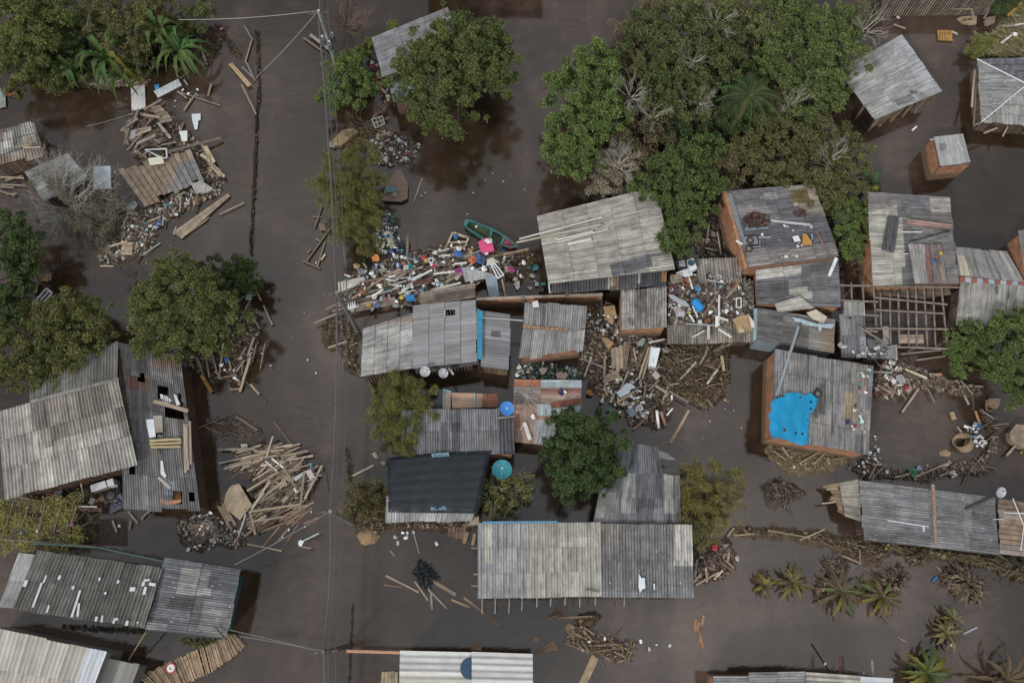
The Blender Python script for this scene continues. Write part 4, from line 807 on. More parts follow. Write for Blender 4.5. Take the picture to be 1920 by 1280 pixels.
add_roof(e, mat=WOOD, q=[(1872, 934), (1960, 946), (1965, 1048), (1874, 1038)], h=1.8, ax='u', base=(.23, .17, .13), seed=42, board=True, pitch=.3, alt=[((.27, .23, .20), .3)])
M = MB(); M.tube([P(1899, 934, 2.1), P(1920, 985, 2.1), P(1914, 1032, 2.1)], .03, (.68, .69, .7), 5); M.tube([P(1882, 961, 2.05), P(1925, 962, 2.1)], .03, (.68, .69, .7), 5); M.tube([P(1862, 973, 2.0), P(1883, 973, 2.0)], .025, (.6, .6, .62), 5); M.build('white_pipe', CLEAN, e)
dish('oval pale dish standing on the long low roof', 1875, 922, 10, 2.7, (.40, .42, .44), tilt=(.25, -.75), foot=(-4, 10))
pl(1862, 930, 1811, 954, 4.5, (.06, .055, .05), 'dark round timber lying on the long low roof near the dish', 2.02, 2.0, .1, name='timber')  # dark bar laid in for the cast shadow of the dish mast
e = house('shed_end', 'broken lattice and grey sheet at the left end of the long low roof', [(1552, 908), (1609, 899), (1615, 975), (1578, 965)], 1.2, wall=False)
add_roof(e, name='roof', q=[(1575, 905), (1609, 898), (1616, 978), (1585, 968)], h=[1.5, 1.7, 1.5, 1.2], ax='u', base=(.24, .22, .19), seed=43, pitch=.16, amp=.01)
add_roof(e, name='lattice', mat=WOOD, q=[(1550, 909), (1577, 904), (1590, 970), (1566, 956)], h=[.8, 1.4, 1.2, .6], ax='u', base=(.25, .19, .13), seed=44, board=True, pitch=.22, ragged=.3)
pl(1541, 944, 1577, 939, 3, WP, 'pale stick poking out of the broken lattice', .6, .9)
# bottom centre pair of roofs
e = house('house', 'beige and grey twin roof house at the bottom centre with rafter ends showing', [(896, 980), (1297, 983), (1300, 1120), (896, 1122)], 2.4, wall=dict(mat=WOOD, plank=True, col=(.20, .12, .08), inset=.3))
add_roof(e, q=[(896, 980), (1126, 979), (1128, 1118), (896, 1122)], h=[2.75, 2.75, 2.55, 2.55], base=(.35, .335, .295), alt=[((.325, .315, .28), .3)], patch=[((890, 975, 990, 1130), (.29, .295, .295)), ((909, 982, 924, 1054), (.40, .385, .335)), ([(1047, 1014), (1120, 1006), (1121, 1022), (1050, 1030)], (.405, .39, .345)), ([(1058, 1042), (1066, 1040), (1014, 1092), (1009, 1089)], (.405, .39, .345))], seed=45, pitch=.165, amp=.018, rows=3, var=.06, mat=ROOF, ragged=.02)
add_roof(e, q=[(1127, 981), (1297, 983), (1300, 1120), (1128, 1119)], h=[2.7, 2.7, 2.5, 2.5], base=(.205, .20, .20), patch=[((1264, 981, 1300, 1061), (.42, .405, .375)), ((1120, 1105, 1300, 1125), (.24, .24, .245)), ((1120, 980, 1160, 1020), (.235, .22, .20))], seed=46, pitch=.177, amp=.034, rows=2, var=.05, mat=ROOFS, ragged=.02)
M = MB(); M.bar(P(905, 979, 2.82), P(1045, 978, 2.82), .12, .05, (.10, .26, .40)); M.build('blue_ridge_strip', PAINT, e)
rafters(e, [(904, 1122, 904, 1150), (929, 1122, 928, 1150), (955, 1122, 954, 1150), (979, 1121, 978, 1144), (1007, 1121, 1006, 1138), (1033, 1121, 1032, 1136), (1060, 1120, 1059, 1134), (1087, 1120, 1087, 1138), (1116, 1120, 1116, 1134), (1171, 1119, 1170, 1137), (884, 1027, 897, 1027), (888, 1076, 897, 1076), (884, 1098, 897, 1098)], 2.35, 1, (.34, .32, .29), w_=.05)
panel('torn_sheet', 'torn white plastic sheet lodged in the speckled twin roof', 'sheet', [(1198, 1076), (1203, 1083), (1209, 1083), (1210, 1102), (1204, 1104), (1200, 1111), (1197, 1098)], [2.75] * 7, .03, (.66, .7, .74), CLEAN)
panel('torn_sheet', 'small white scrap beside the torn sheet on the speckled roof', 'sheet', [(1225, 1093), (1228, 1094), (1228, 1105), (1226, 1105)], 2.7, .03, (.66, .7, .72), CLEAN)
pl(1098, 1104, 1123, 1109, 2, (.12, .11, .09), 'short dark stick lying on the beige twin roof', 2.68)
# dark house behind it
e = house('house', 'dark blue-grey patched roof house beside the dark round tree', [(1150, 830), (1238, 838), (1275, 980), (1112, 978)], 2.2, wall=dict(mat=WOOD, plank=True, col=(.11, .09, .08)))
add_roof(e, q=[(1150, 829), (1232, 837), (1242, 890), (1132, 886)], h=[2.3, 2.3, 2.75, 2.75], base=(.125, .13, .14), patch=[((1196, 829, 1232, 890), (.17, .17, .18))], seed=47, pitch=.14, amp=.018, rows=1, mat=ROOF)
add_roof(e, q=[(1131, 885), (1274, 890), (1276, 981), (1112, 979)], h=[2.75, 2.75, 2.4, 2.4], base=(.145, .147, .155), patch=[((1165, 884, 1192, 960), (.235, .235, .235)), ([(1112, 925), (1160, 928), (1160, 982), (1110, 982)], (.24, .235, .23)), ((1245, 890, 1262, 960), (.28, .28, .25)), ((1192, 885, 1245, 960), (.125, .127, .135)), ((1200, 955, 1245, 985), (.17, .17, .18))], seed=48, pitch=.14, amp=.02, rows=2, mat=ROOF)
rafters(e, [(1145, 978, 1145, 985), (1176, 978, 1176, 985), (1201, 979, 1201, 986), (1225, 979, 1225, 986), (1249, 979, 1249, 985)], 2.3, 1, (.3, .28, .26), w_=.05)
panel('tin_scrap', 'bent pale tin scrap at the corner of the dark patched roof', 'tin sheet', [(1232, 842), (1250, 850), (1268, 862), (1252, 862), (1236, 858)], [2.2, 1.8, 1.5, 1.6, 2.0], .02, (.36, .36, .38))
# tarpaulin-roofed house
e = house('house', 'house roofed with a black tarpaulin printed with two pale labels', [(726, 852), (922, 846), (898, 972), (724, 976)], 2.2, wall=dict(mat=PAINT, col=(.28, .2, .15)))
add_roof(e, q=[(724, 930), (900, 930), (884, 976), (723, 979)], h=[2.5, 2.5, 2.3, 2.3], base=(.33, .33, .33), seed=49, pitch=.165, amp=.02, rows=1)
M = MB(); nx, ny = 50, 36; G = {}
rr = random.Random(2)
for i in range(nx + 1):
    for j in range(ny + 1):
        s, t = i / nx, j / ny; a = (726 + 196 * s, 858 - 13 * s - 3 * math.sin(s * 3)); b = (724 + 172 * s + 8 * max(0, .5 - s), 960 + 2 * s)
        x = a[0] + (b[0] - a[0]) * t; y = a[1] + (b[1] - a[1]) * t; zz = 2.62 + .10 * math.sin(t * math.pi) + .02 * math.sin(t * 38 + s * 2) * (.4 + .6 * math.sin(s * 5) ** 2) + .025 * math.sin(s * 33 + t * 6) * math.sin(t * 4) + rr.uniform(-.014, .014)
        if s > .96 or s < .03 or t > .97 or t < .03: zz -= .16
        G[i, j] = P(x, y, zz)
for i in range(nx):
    for j in range(ny): M.face([G[i, j + 1], G[i + 1, j + 1], G[i + 1, j], G[i, j]], (.012, .0165, .022))
INK = m_attr("label_ink", source='obj')
TARP = m_attr("tarpaulin", rough=.55, lo=.75, hi=1.3, scale=1.2, spec=.35)
t_ = M.build('tarpaulin', TARP, e, smooth=True, weld=True); so = t_.modifiers.new("thick", 'SOLIDIFY'); so.thickness = .012; so.offset = -1
for q, txt, cx, cy in (([(809, 850), (841, 848), (842, 855), (810, 857)], 'Sonlux', 812, 856), ([(808, 946), (838, 945), (838, 955), (808, 956)], 'Sonlux', 811, 954.5)):
    pz = 2.70 if cy < 900 else 2.64
    M = MB(); M.prism([P(x, y, pz) for x, y in q], .01, (.18, .29, .36)); lb = M.build('printed_label', CLEAN, t_)
    cu = bpy.data.curves.new('lettering', 'FONT'); cu.body = txt; cu.size = .33; cu.extrude = .003; tmp = bpy.data.objects.new('tmp', cu); COL.objects.link(tmp); bpy.context.view_layer.update(); me = bpy.data.meshes.new_from_object(tmp.evaluated_get(bpy.context.evaluated_depsgraph_get())); bpy.data.objects.remove(tmp)
    to = bpy.data.objects.new('lettering', me); COL.objects.link(to); to.parent = lb
    a, b = P(cx, cy, pz + .008), P(cx + 20, cy - .6, pz + .008); to.location = a - e.location; to.rotation_euler = (0, 0, math.atan2(b.y - a.y, b.x - a.x)); me.materials.clear(); me.materials.append(INK); to.color = (.02, .05, .09, 1)
# grey roof above the tarpaulin
e = house('house', 'grey corrugated roof with dark streaks above the black tarpaulin', [(752, 767), (936, 765), (965, 850), (752, 852)], 2.3, wall=dict(inset=.2))
add_roof(e, q=[(752, 768), (936, 765), (938, 850), (752, 852)], h=[2.5, 2.5, 2.4, 2.4], base=(.205, .205, .215), alt=[((.18, .18, .185), .3)], patch=[((827, 795, 838, 850), (.12, .12, .125)), ((848, 790, 862, 850), (.105, .105, .11)), ((796, 795, 800, 850), (.14, .14, .14))], seed=50, pitch=.15, amp=.02, rows=2)
add_roof(e, name='dark_roof_strip', q=[(935, 786), (962, 786), (965, 851), (937, 851)], h=2.45, base=(.10, .10, .11), seed=51, pitch=.26, amp=.04, rows=1)
pl(930, 784, 966, 780, 4, (.3, .28, .27), 'grey wooden ledge under the blue satellite dish', 2.62)
e = empty('roofless_room', P(885, 750, 0), 'peach walled roofless room beside a rusty tin sheet', 'room')
for q, c in (([(832, 731), (845, 735), (845, 766), (832, 766)], (.45, .36, .28)), ([(846, 736), (890, 737), (890, 764), (848, 765)], (.46, .30, .21)), ([(891, 737), (906, 738), (906, 763), (891, 764)], (.36, .25, .18))):
    M = MB(); M.prism([P(x, y, 1.5) for x, y in q], 1.5, c); M.build('wall', PAINT, e)
M = MB(); M.bar(P(831, 730, 1.62), P(846, 735, 1.62), .1, .1, (.22, .40, .46)); M.bar(P(832, 730, 1.6), P(831, 766, 1.6), .08, .1, (.22, .40, .46)); M.bar(P(890, 737, 1.6), P(890, 764, 1.6), .06, .08, (.25, .42, .48)); M.build('trim', PAINT, e)
M = MB(); M.prism([P(x, y, z) for x, y, z in ((906, 738, 1.8), (932, 738, 1.8), (934, 762, 1.7), (905, 763, 1.7))], .02, (.17, .075, .045)); M.build('tin_roof', RUST, e)
dish('bright blue satellite dish on the ledge by the rusty roof', 950, 766, 13, 3.0, (.045, .23, .60), tilt=(.15, -.25), foot=(3, 14))
dish('teal mesh satellite dish at the corner of the black tarpaulin', 941, 881, 18, 3.0, (.03, .22, .27), tilt=(.1, .15), foot=(0, 12))
# rusty roof with spider-like antenna
e = house('shed', 'rust and grey patched tin roof with a radiating wire antenna', [(962, 711), (1092, 713), (1050, 836), (962, 826)], 1.8, wall=dict(mat=WOOD, plank=True, col=(.14, .09, .07)))
add_roof(e, mat=RUST, q=[(964, 711), (1092, 713), (1091, 757), (963, 757)], h=2.05, ax='u', base=(.22, .14, .115), alt=[((.24, .2, .17), .3)], patch=[((965, 711, 1011, 725), (.24, .11, .065)), ((1012, 712, 1093, 727), (.27, .31, .33)), ((1012, 727, 1093, 739), (.21, .115, .085)), ((1012, 739, 1093, 757), (.32, .23, .19)), ((963, 735, 1010, 757), (.19, .15, .125))], seed=52, pitch=.25, amp=.008, rows=1)
add_roof(e, mat=RUST, q=[(962, 752), (1092, 752), (1064, 838), (962, 828)], h=[2.0, 2.0, 1.8, 1.8], base=(.24, .165, .13), patch=[((1008, 750, 1100, 775), (.25, .29, .31)), ((1008, 775, 1100, 787), (.22, .13, .10)), ((1003, 787, 1100, 840), (.22, .235, .24)), ((975, 790, 1003, 840), (.26, .19, .15)), ((962, 780, 975, 806), (.2, .11, .08))], seed=53, pitch=.25, amp=.008, rows=1)
M = MB(); M.prism([P(x, y, z) for x, y, z in ((1032, 754, 2.12), (1092, 745, 2.16), (1090, 757, 2.12), (1034, 765, 2.1))], .02, (.20, .075, .05)); M.build('loose_tin_sheet', RUST, e)
M = MB(); c = P(987, 742, 2.35); R = 24 * MP(742) * .95
for k in range(15):
    a = k * 6.283 / 15 + .1; M.tube([c, c + Vector((math.cos(a) * R * rr.uniform(.75, 1.15), math.sin(a) * R * rr.uniform(.75, 1.15), .02))], .018, (.42, .42, .41), 4, False)
M.lathe(c - Vector((0, 0, .05)), [(.001, 0), (.07, 0), (.07, .1), (.001, .1)], (.3, .3, .3), 8); ant = M.build('wire_antenna', METAL)
tag(ant, 'grey wire antenna with radiating arms lying on the rusty roof', 'antenna')
pl(983, 792, 994, 824, 7, (.66, .66, .60), 'white board lying down the rusty roof', 2.08, 1.98); pl(980, 797, 977, 806, 4, WP, 'short pale board beside the white board on the rusty roof', 2.06)
item('bag', 'white', 1000, 782, 'white bag lying in the middle of the rusty roof', 2.08, 1.6); item('cloth', (.05, .04, .14), 1053, 735, 'dark purple cloth on the rusty roof', 2.12, 1.8); item('foam', 'white', 1060, 735, 'white scrap on the purple cloth', 2.2, 1.0)
# central low houses
e = house('house', 'long grey smooth roof house below the street debris, with a blue strip', [(678, 612), (893, 563), (893, 678), (676, 706)], 2.2, wall=dict(mat=WOOD, plank=True, col=(.16, .12, .09), inset=.3))
add_roof(e, q=[(774, 573), (893, 562), (893, 678), (773, 691)], h=2.5, ax='u', base=(.245, .245, .25), alt=[((.22, .22, .225), .25)], holes=[(835, 581, 858, 592)], seed=54, pitch=.19, amp=.007, rows=4, var=.07, mat=ROOFC)
add_roof(e, q=[(680, 617), (774, 587), (773, 691), (676, 706)], h=2.45, ax='u', base=(.285, .28, .27), alt=[((.24, .235, .225), .35)], patch=[((722, 618, 774, 645), (.35, .34, .325)), ((724, 585, 775, 604), (.22, .18, .155)), ((676, 655, 718, 708), (.34, .335, .32))], seed=55, pitch=.19, amp=.007, rows=4, var=.09, mat=ROOF)
M = MB()
for a, b in (((833, 579), (860, 578)), ((834, 594), (859, 592)), ((834, 578), (834, 595)), ((859, 578), (859, 593))): M.bar(P(*a, 2.56), P(*b, 2.56), .06, .05, (.42, .42, .42))
M.build('hatch_frame', PAINT, e)
M = MB(); M.prism([P(x, y, 2.6) for x, y in ((894, 578), (905, 583), (904, 674), (895, 673))], .02, (.03, .25, .40)); M.build('blue_strip', PAINT, e)
add_roof(e, name='lower_roof', q=[(778, 688), (897, 673), (897, 684), (780, 700)], h=[2.3, 2.3, 2.1, 2.1], base=(.10, .095, .095), seed=56, pitch=.19, amp=.03, rows=1)
e = house('house', 'narrow grey roof right of the blue strip', [(903, 583), (957, 590), (955, 694), (900, 687)], 2.2, wall=dict(mat=WOOD, plank=True, col=(.22, .16, .11)))
add_roof(e, q=[(903, 582), (957, 590), (955, 694), (900, 687)], h=2.35, ax='u', base=(.20, .20, .207), seed=57, pitch=.19, amp=.007, mat=ROOFC, patch=[((920, 620, 935, 632), (.08, .08, .08))])
pl(896, 595, 980, 601, 2, (.55, .55, .53), 'thin white pole lying across the narrow grey roof', 2.5)
dish('left pale grey dish under the long grey roof edge', 797, 697, 9.5, 2.9, (.45, .45, .47), tilt=(.1, -.2), foot=(3, 6)); dish('right pale grey dish near the hanging white strip', 831, 700, 9, 2.9, (.42, .42, .45), tilt=(.25, -.1), foot=(3, 6))
pl(842, 690, 850, 702, 4, (.55, .55, .53), 'short white strip hanging beside the grey dish', 2.1)
e = house('house', 'light ridged roof house with a row of bricks across its middle', [(984, 565), (1099, 573), (1095, 655), (972, 672)], 2.2, wall=dict(inset=.25))
add_roof(e, q=[(984, 565), (1100, 575), (1097, 618), (981, 614)], h=[2.3, 2.3, 2.4, 2.4], base=(.27, .265, .26), alt=[((.21, .205, .205), .35)], patch=[((1012, 565, 1022, 616), (.15, .15, .155)), ([(984, 565), (1010, 566), (1008, 616), (980, 616)], (.25, .245, .24))], seed=58, pitch=.15, amp=.022, rows=1, ragged=.1)
add_roof(e, q=[(981, 612), (1097, 617), (1093, 656), (972, 675)], h=[2.36, 2.36, 2.15, 2.15], base=(.285, .28, .27), alt=[((.24, .235, .23), .3)], patch=[((1018, 615, 1040, 680), (.33, .325, .315))], seed=59, pitch=.15, amp=.022, rows=1, ragged=.1)
for k in range(10):
    M = MB(); a = P(984 + k * 8.6, 612.5 + k * .55, 2.46); M.box(a, (.24, rr.uniform(-.03, .03), 0), (0, .13, 0), (0, 0, .11), (.2, .11, .08)); M.build('brick', BRICK, e)
panel('foam_sheet', 'square white piece at the top corner of the ridged roof', 'sheet', [(998, 566), (1008, 563), (1011, 575), (999, 576)], 2.5, .05, (.6, .6, .58), CLEAN)
e = house('shed', 'whitish wavy roof shed with dark streaks between the debris piles', [(1164, 544), (1249, 536), (1249, 614), (1164, 617)], 1.9, wall=dict(inset=.1))
add_roof(e, q=[(1164, 544), (1249, 536), (1249, 615), (1164, 618)], h=2.05, base=(.36, .345, .31), alt=[((.28, .265, .24), .3)], patch=[((1177, 595, 1191, 607), (.2, .19, .17)), ((1201, 540, 1212, 590), (.17, .155, .14))], seed=60, pitch=.18, amp=.03, rows=1, mat=m_roof("streaky_sheet", fleck=.1, stain=1.5))
e = house('shed', 'brown-grey wavy roof loaded with household junk', [(1255, 485), (1386, 484), (1415, 640), (1252, 642)], 1.5, wall=dict(mat=WOOD, plank=True, col=(.14, .10, .08)))
JR = m_roof("grimy_sheet", fleck=.1, stain=1.4, moss=.6)
add_roof(e, mat=JR, q=[(1304, 484), (1386, 484), (1390, 530), (1308, 530)], h=1.75, base=(.27, .245, .215), seed=61, pitch=.19, amp=.035, rows=1, var=.12)
add_roof(e, mat=JR, q=[(1252, 522), (1412, 526), (1414, 612), (1252, 612)], h=1.55, base=(.15, .125, .10), alt=[((.19, .16, .13), .3)], seed=62, pitch=.19, amp=.03, rows=2, var=.15)
add_roof(e, mat=JR, q=[(1250, 608), (1415, 610), (1416, 642), (1252, 645)], h=[1.6, 1.6, 1.35, 1.35], base=(.235, .21, .175), alt=[((.20, .185, .16), .4)], seed=63, pitch=.17, amp=.03, rows=1)
# brick wall behind the middle houses
e = empty('brick_wall', P(1010, 572, 0), 'long orange brick boundary wall between the middle roofs', 'wall')
M = MB(); a0, a1 = P(893, 563, 1.6), P(1130, 554, 1.6); Ln = (a1 - a0).length
for sg, yo in ((1, 0), (-1, .16)):
    f = [Vector((a0.x, a0.y + yo, -.6)), Vector((a1.x, a1.y + yo, -.6)), Vector((a1.x, a1.y + yo, 1.6)), Vector((a0.x, a0.y + yo, 1.6))]; uv = [(0, -.6), (Ln, -.6), (Ln, 1.6), (0, 1.6)]
    M.face(f if sg > 0 else f[::-1], (1, 1, 1), uv if sg > 0 else uv[::-1])
M.face([a0, a1, a1 + Vector((0, .16, 0)), a0 + Vector((0, .16, 0))], (1, 1, 1), [(0, 0), (Ln, 0), (Ln, .16), (0, .16)]); M.build('brickwork', BRICK, e)
M = MB(); M.bar(a0 + Vector((0, .08, .02)), a1 + Vector((0, .08, .02)), .2, .035, (.38, .30, .24)); M.build('coping', PAINT, e)
for t in (.37, .72):
    M = MB(); b = a0.lerp(a1, t); M.box((b.x, b.y + .08, .55), (.3, 0, 0), (0, .3, 0), (0, 0, 2.2), (.2, .16, .12)); M.build('pier', PAINT, e)
panel('fence_board', 'brown board fence standing beside the orange wall end', 'fence', [(1131, 575), (1152, 572), (1156, 590), (1142, 604), (1134, 596)], [1.0, 1.0, .8, .3, .3], .05, (.32, .21, .12), WOOD)
# small brick hut, grey roofs and hip roof in the upper right
e = house('hut', 'small square brick hut with a grey tin roof standing in the water', [(1751, 257), (1805, 251), (1818, 306), (1762, 312)], 1.9, wall=dict(inset=-.05))
add_roof(e, mat=ROOFC, q=[(1751, 257), (1805, 251), (1819, 306), (1762, 312)], h=2.0, base=(.27, .27, .265), patch=[((1761, 267, 1774, 284), (.15, .155, .16)), ((1786, 254, 1792, 310), (.24, .24, .24))], seed=64, pitch=.3, amp=.008, rows=1)
M = MB(); M.bar(P(1765, 287, 2.06), P(1782, 284, 2.06), .06, .03, (.42, .36, .25)); M.bar(P(1795, 266, 2.06), P(1807, 282, 2.06), .06, .03, (.5, .5, .48)); M.bar(P(1743, 262, 1.9), P(1754, 261, 1.95), .06, .05, (.5, .5, .48)); M.build('batten', WOOD, e)
e = house('house', 'large pale grey roof house on wooden stilts, one corner torn', [(1572, 132), (1691, 65), (1766, 172), (1640, 225)], 1.8, wall=False)
add_roof(e, mat=ROOF, q=[(1572, 132), (1691, 65), (1766, 172), (1640, 225)], h=[2.0, 2.0, 1.85, 1.85], ax='u', base=(.325, .325, .315), alt=[((.295, .295, .29), .3)], patch=[([(1677, 187), (1705, 176), (1721, 190), (1684, 199)], (.19, .195, .20)), ([(1705, 171), (1718, 170), (1722, 176), (1706, 178)], (.13, .13, .13)), ([(1598, 104), (1660, 75), (1668, 90), (1640, 125), (1600, 132)], (.255, .25, .245)), ([(1691, 65), (1766, 172), (1735, 182), (1672, 76)], (.345, .35, .36))], seed=65, pitch=.12, amp=.012, rows=3, var=.05, ragged=.03)
for x, y in ((1648, 219), (1668, 211), (1690, 202), (1712, 193), (1735, 184), (1600, 165), (1622, 197), (1720, 110), (1745, 145)):
    M = MB(); a = P(x, y, 1.75); M.bar(Vector((a.x, a.y, -.7)), a, .14, .14, (.24, .18, .13)); M.build('stilt', WOOD, e)
M = MB(); M.prism([P(x, y, .9) for x, y in ((1590, 140), (1688, 90), (1738, 170), (1648, 212))], .1, (.09, .07, .05)); M.build('floor', WOOD, e)
for x0, y0, x1, y1, t in ((1650, 218, 1672, 209, .9), (1676, 207, 1698, 198, .7), (1728, 186, 1758, 173, .8)):
    M = MB(); M.prism([P(x0, y0, 1.75), P(x1, y1, 1.75), P(x1 + 1, y1 + 2, 1.75), P(x0 + 1, y0 + 2, 1.75)], 1.4 * t, (.20, .145, .10)); M.build('wall_board', WOOD, e)
e = house('house', 'hip roof house at the right edge with white ridge lines', [(1832, 111), (2060, 104), (2060, 246), (1838, 228)], 1.25, wall=dict(mat=WOOD, plank=True, col=(.17, .13, .10), inset=.15))
hq = dict(TL=(1832, 111), TR=(2070, 104), BR=(2070, 248), BL=(1840, 229), A=(1926, 158), B=(1995, 162))
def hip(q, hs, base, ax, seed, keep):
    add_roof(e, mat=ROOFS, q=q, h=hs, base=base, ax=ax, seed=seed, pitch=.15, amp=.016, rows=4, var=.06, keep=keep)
TL_, TR_, BR_, BL_, A_, B_ = (hq[k] for k in ('TL', 'TR', 'BR', 'BL', 'A', 'B'))
hip([TL_, (1928, 108), (1928, 238), BL_], [1.35, 2.35, 2.35, 1.35], (.235, .235, .235), 'u', 66, [(1828, 108), A_, (1836, 232)])  # base tones paint sun and shade per slope: south lightest, north darkest
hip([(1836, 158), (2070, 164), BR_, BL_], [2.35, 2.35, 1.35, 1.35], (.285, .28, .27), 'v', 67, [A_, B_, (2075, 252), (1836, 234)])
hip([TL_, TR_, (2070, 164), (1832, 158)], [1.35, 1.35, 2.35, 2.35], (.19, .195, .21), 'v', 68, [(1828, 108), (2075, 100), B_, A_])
for a, b, za, zb in ((hq['TL'], hq['A'], 1.43, 2.43), (hq['BL'], hq['A'], 1.43, 2.43), (hq['A'], hq['B'], 2.43, 2.43)):
    M = MB(); M.tube([P(*a, za), P(*b, zb)], .055, (.62, .62, .62), 6); M.build('ridge_cap', CLEAN, e)
pls('brown stick leaning against the hip roof house', 'sticks against the hip roof house', [(1828, 130, 1822, 200), (1830, 160, 1826, 235), (1826, 235, 1850, 226), (1870, 240, 1845, 250), (1890, 236, 1880, 256)], WT, .6, dz=.6)
e = house('long_building', 'weathered grey wall of a building along the top right edge', [(1674, -60), (1868, -66), (1872, -4), (1672, -2)], 1.9, wall=dict(mat=WOOD, plank=True, col=(.24, .21, .17), inset=.05))
add_roof(e, q=[(1670, -62), (1872, -68), (1876, -4), (1668, -2)], h=2.0, base=(.1, .1, .1), seed=69)
e = house('house', 'house just beyond the top edge mirrored in the water', [(800, -150), (1015, -150), (1015, -62), (800, -58)], 2.6, wall=dict(mat=WOOD, plank=True, col=(.12, .10, .08)))
add_roof(e, q=[(790, -155), (1022, -155), (1022, -60), (790, -56)], h=2.7, base=MF, seed=70)
# bottom edge roofs
e = house('house', 'white ribbed metal roof house at the bottom edge with a dark blue tank', [(751, 1219), (999, 1225), (1000, 1335), (748, 1335)], 2.4, wall=dict(mat=WOOD, plank=True, col=(.14, .10, .08)))
add_roof(e, mat=ROOFC, q=[(751, 1219), (886, 1222), (886, 1340), (748, 1340)], h=2.5, ax='u', base=(.50, .505, .49), seed=71, pitch=.36, amp=.035, rows=1, var=.05, patch=[((748, 1262, 890, 1290), (.46, .445, .40))])
add_roof(e, mat=ROOFC, q=[(884, 1221), (999, 1225), (1000, 1340), (884, 1340)], h=2.8, ax='u', base=(.52, .525, .515), seed=72, pitch=.36, amp=.035, rows=1, var=.05)
M = MB(); c = P(882, 1252, 2.62); R = 18 * MP(1250); M.lathe(c + Vector((0, 0, -.5)), [(R * .9, 0), (R, .1), (R, .52), (R * .9, .58), (.001, .585)], (.025, .06, .11), 28); M.build('water_tank', CLEAN, e)
pl(650, 1220, 750, 1223, 5, (.52, .28, .18), 'orange beam running from the utility pole to the white metal roof', 2.35, 2.35, .12, name='beam', cat='beam')
e = house('house', 'stepped grey and beige roof house cut off at the bottom right', [(1338, 1268), (1672, 1272), (1672, 1360), (1338, 1360)], 2.3, wall=dict(mat=BRICK, inset=.1))
add_roof(e, q=[(1336, 1267), (1405, 1267), (1405, 1360), (1336, 1360)], h=2.4, ax='u', base=(.24, .24, .245), seed=73, pitch=.15, amp=.014)
add_roof(e, q=[(1404, 1260), (1511, 1258), (1511, 1360), (1404, 1360)], h=2.45, ax='u', base=(.25, .25, .25), seed=74, pitch=.15, amp=.014)
add_roof(e, q=[(1510, 1259), (1610, 1266), (1610, 1360), (1510, 1360)], h=2.55, ax='u', base=(.38, .36, .31), seed=75, pitch=.27, amp=.035, rows=1)
add_roof(e, mat=ROOFC, q=[(1609, 1267), (1673, 1271), (1673, 1360), (1609, 1360)], h=2.5, ax='u', base=(.42, .44, .46), seed=76, pitch=.3, amp=.008, rows=1)
pl(1575, 1262, 1576, 1234, 3, (.16, .07, .05), 'rusty post sticking out above the stepped roof', 2.2, 2.2); pl(1637, 1268, 1635, 1238, 3.5, WG, 'grey post sticking out above the stepped roof', 2.2, 2.2); pl(1619, 1268, 1619, 1258, 3, WG, 'short grey stub at the stepped roof edge', 2.3, 2.3)
# ---------------------------------------------------------------- utility poles and wires
def upole(label, px, py, h=7.0, arm=None, tr=False, col=(.33, .36, .31)):
    t = P(px, py, h); e = empty('utility_pole', (t.x, t.y, 0), label, 'utility pole', 'utility poles along the street')
    M = MB(); M.tube([(t.x, t.y, -.8), (t.x, t.y, h)], [.17, .11], col, 10); M.build('shaft', PAINT, e)
    if arm:
        M = MB(); a = Vector((math.cos(arm), math.sin(arm), 0)) * .75; M.bar(t + a - Vector((0, 0, .25)), t - a - Vector((0, 0, .25)), .09, .11, (.14, .12, .10)); M.build('crossarm', WOOD, e)
        for s in (-.9, -.35, .35, .9):
            M = MB(); M.lathe(t + a * s - Vector((0, 0, .18)), [(.05, 0), (.06, .06), (.03, .12), (.05, .15), (.001, .18)], (.16, .12, .11), 10); M.build('insulator', CLEAN, e)
    if tr:
        for k in range(3):
            c = Vector((t.x + .42 * math.cos(k * 2.1 - 1.2), t.y + .42 * math.sin(k * 2.1 - 1.2), h * .5)); M = MB(); M.lathe(c, [(.001, 0), (.19, 0), (.2, .05), (.2, .6), (.17, .66), (.05, .68), (.05, .78), (.001, .78)], (.16, .19, .20), 14); tb = M.build('transformer', METAL, e)
            M = MB(); M.lathe(c + Vector((.05, .05, .68)), [(.05, 0), (.08, .05), (.05, .1), (.08, .15), (.001, .22)], (.75, .75, .73), 10); M.build('bushing', CLEAN, tb)
    return t
p1 = upole('pale green utility pole at the top with white-capped transformers', 597, 20, arm=.1, tr=True)
p2 = upole('utility pole standing beside the coloured debris heap', 631, 548, arm=.15, col=(.2, .18, .16))
p3 = upole('utility pole above the brown shrub and mud mound', 619, 958, arm=.05, col=(.24, .22, .20))
p4 = upole('utility pole at the bottom of the street with wires going left', 606, 1222, arm=.1, col=(.12, .10, .09))
def wire(label, a, b, sag=.5, r=.022, col=(.12, .12, .12), group=None, name='wire'):
    M = MB(); n = 14; M.tube([a.lerp(b, k / n) - Vector((0, 0, sag * 4 * (k / n) * (1 - k / n))) for k in range(n + 1)], r, col, 4, False); return tag(M.build(name, METAL), label, 'wire', group)
p0 = P(600, -260, 7.0); p5 = P(598, 1480, 7.0); X = Vector((1, 0, 0))
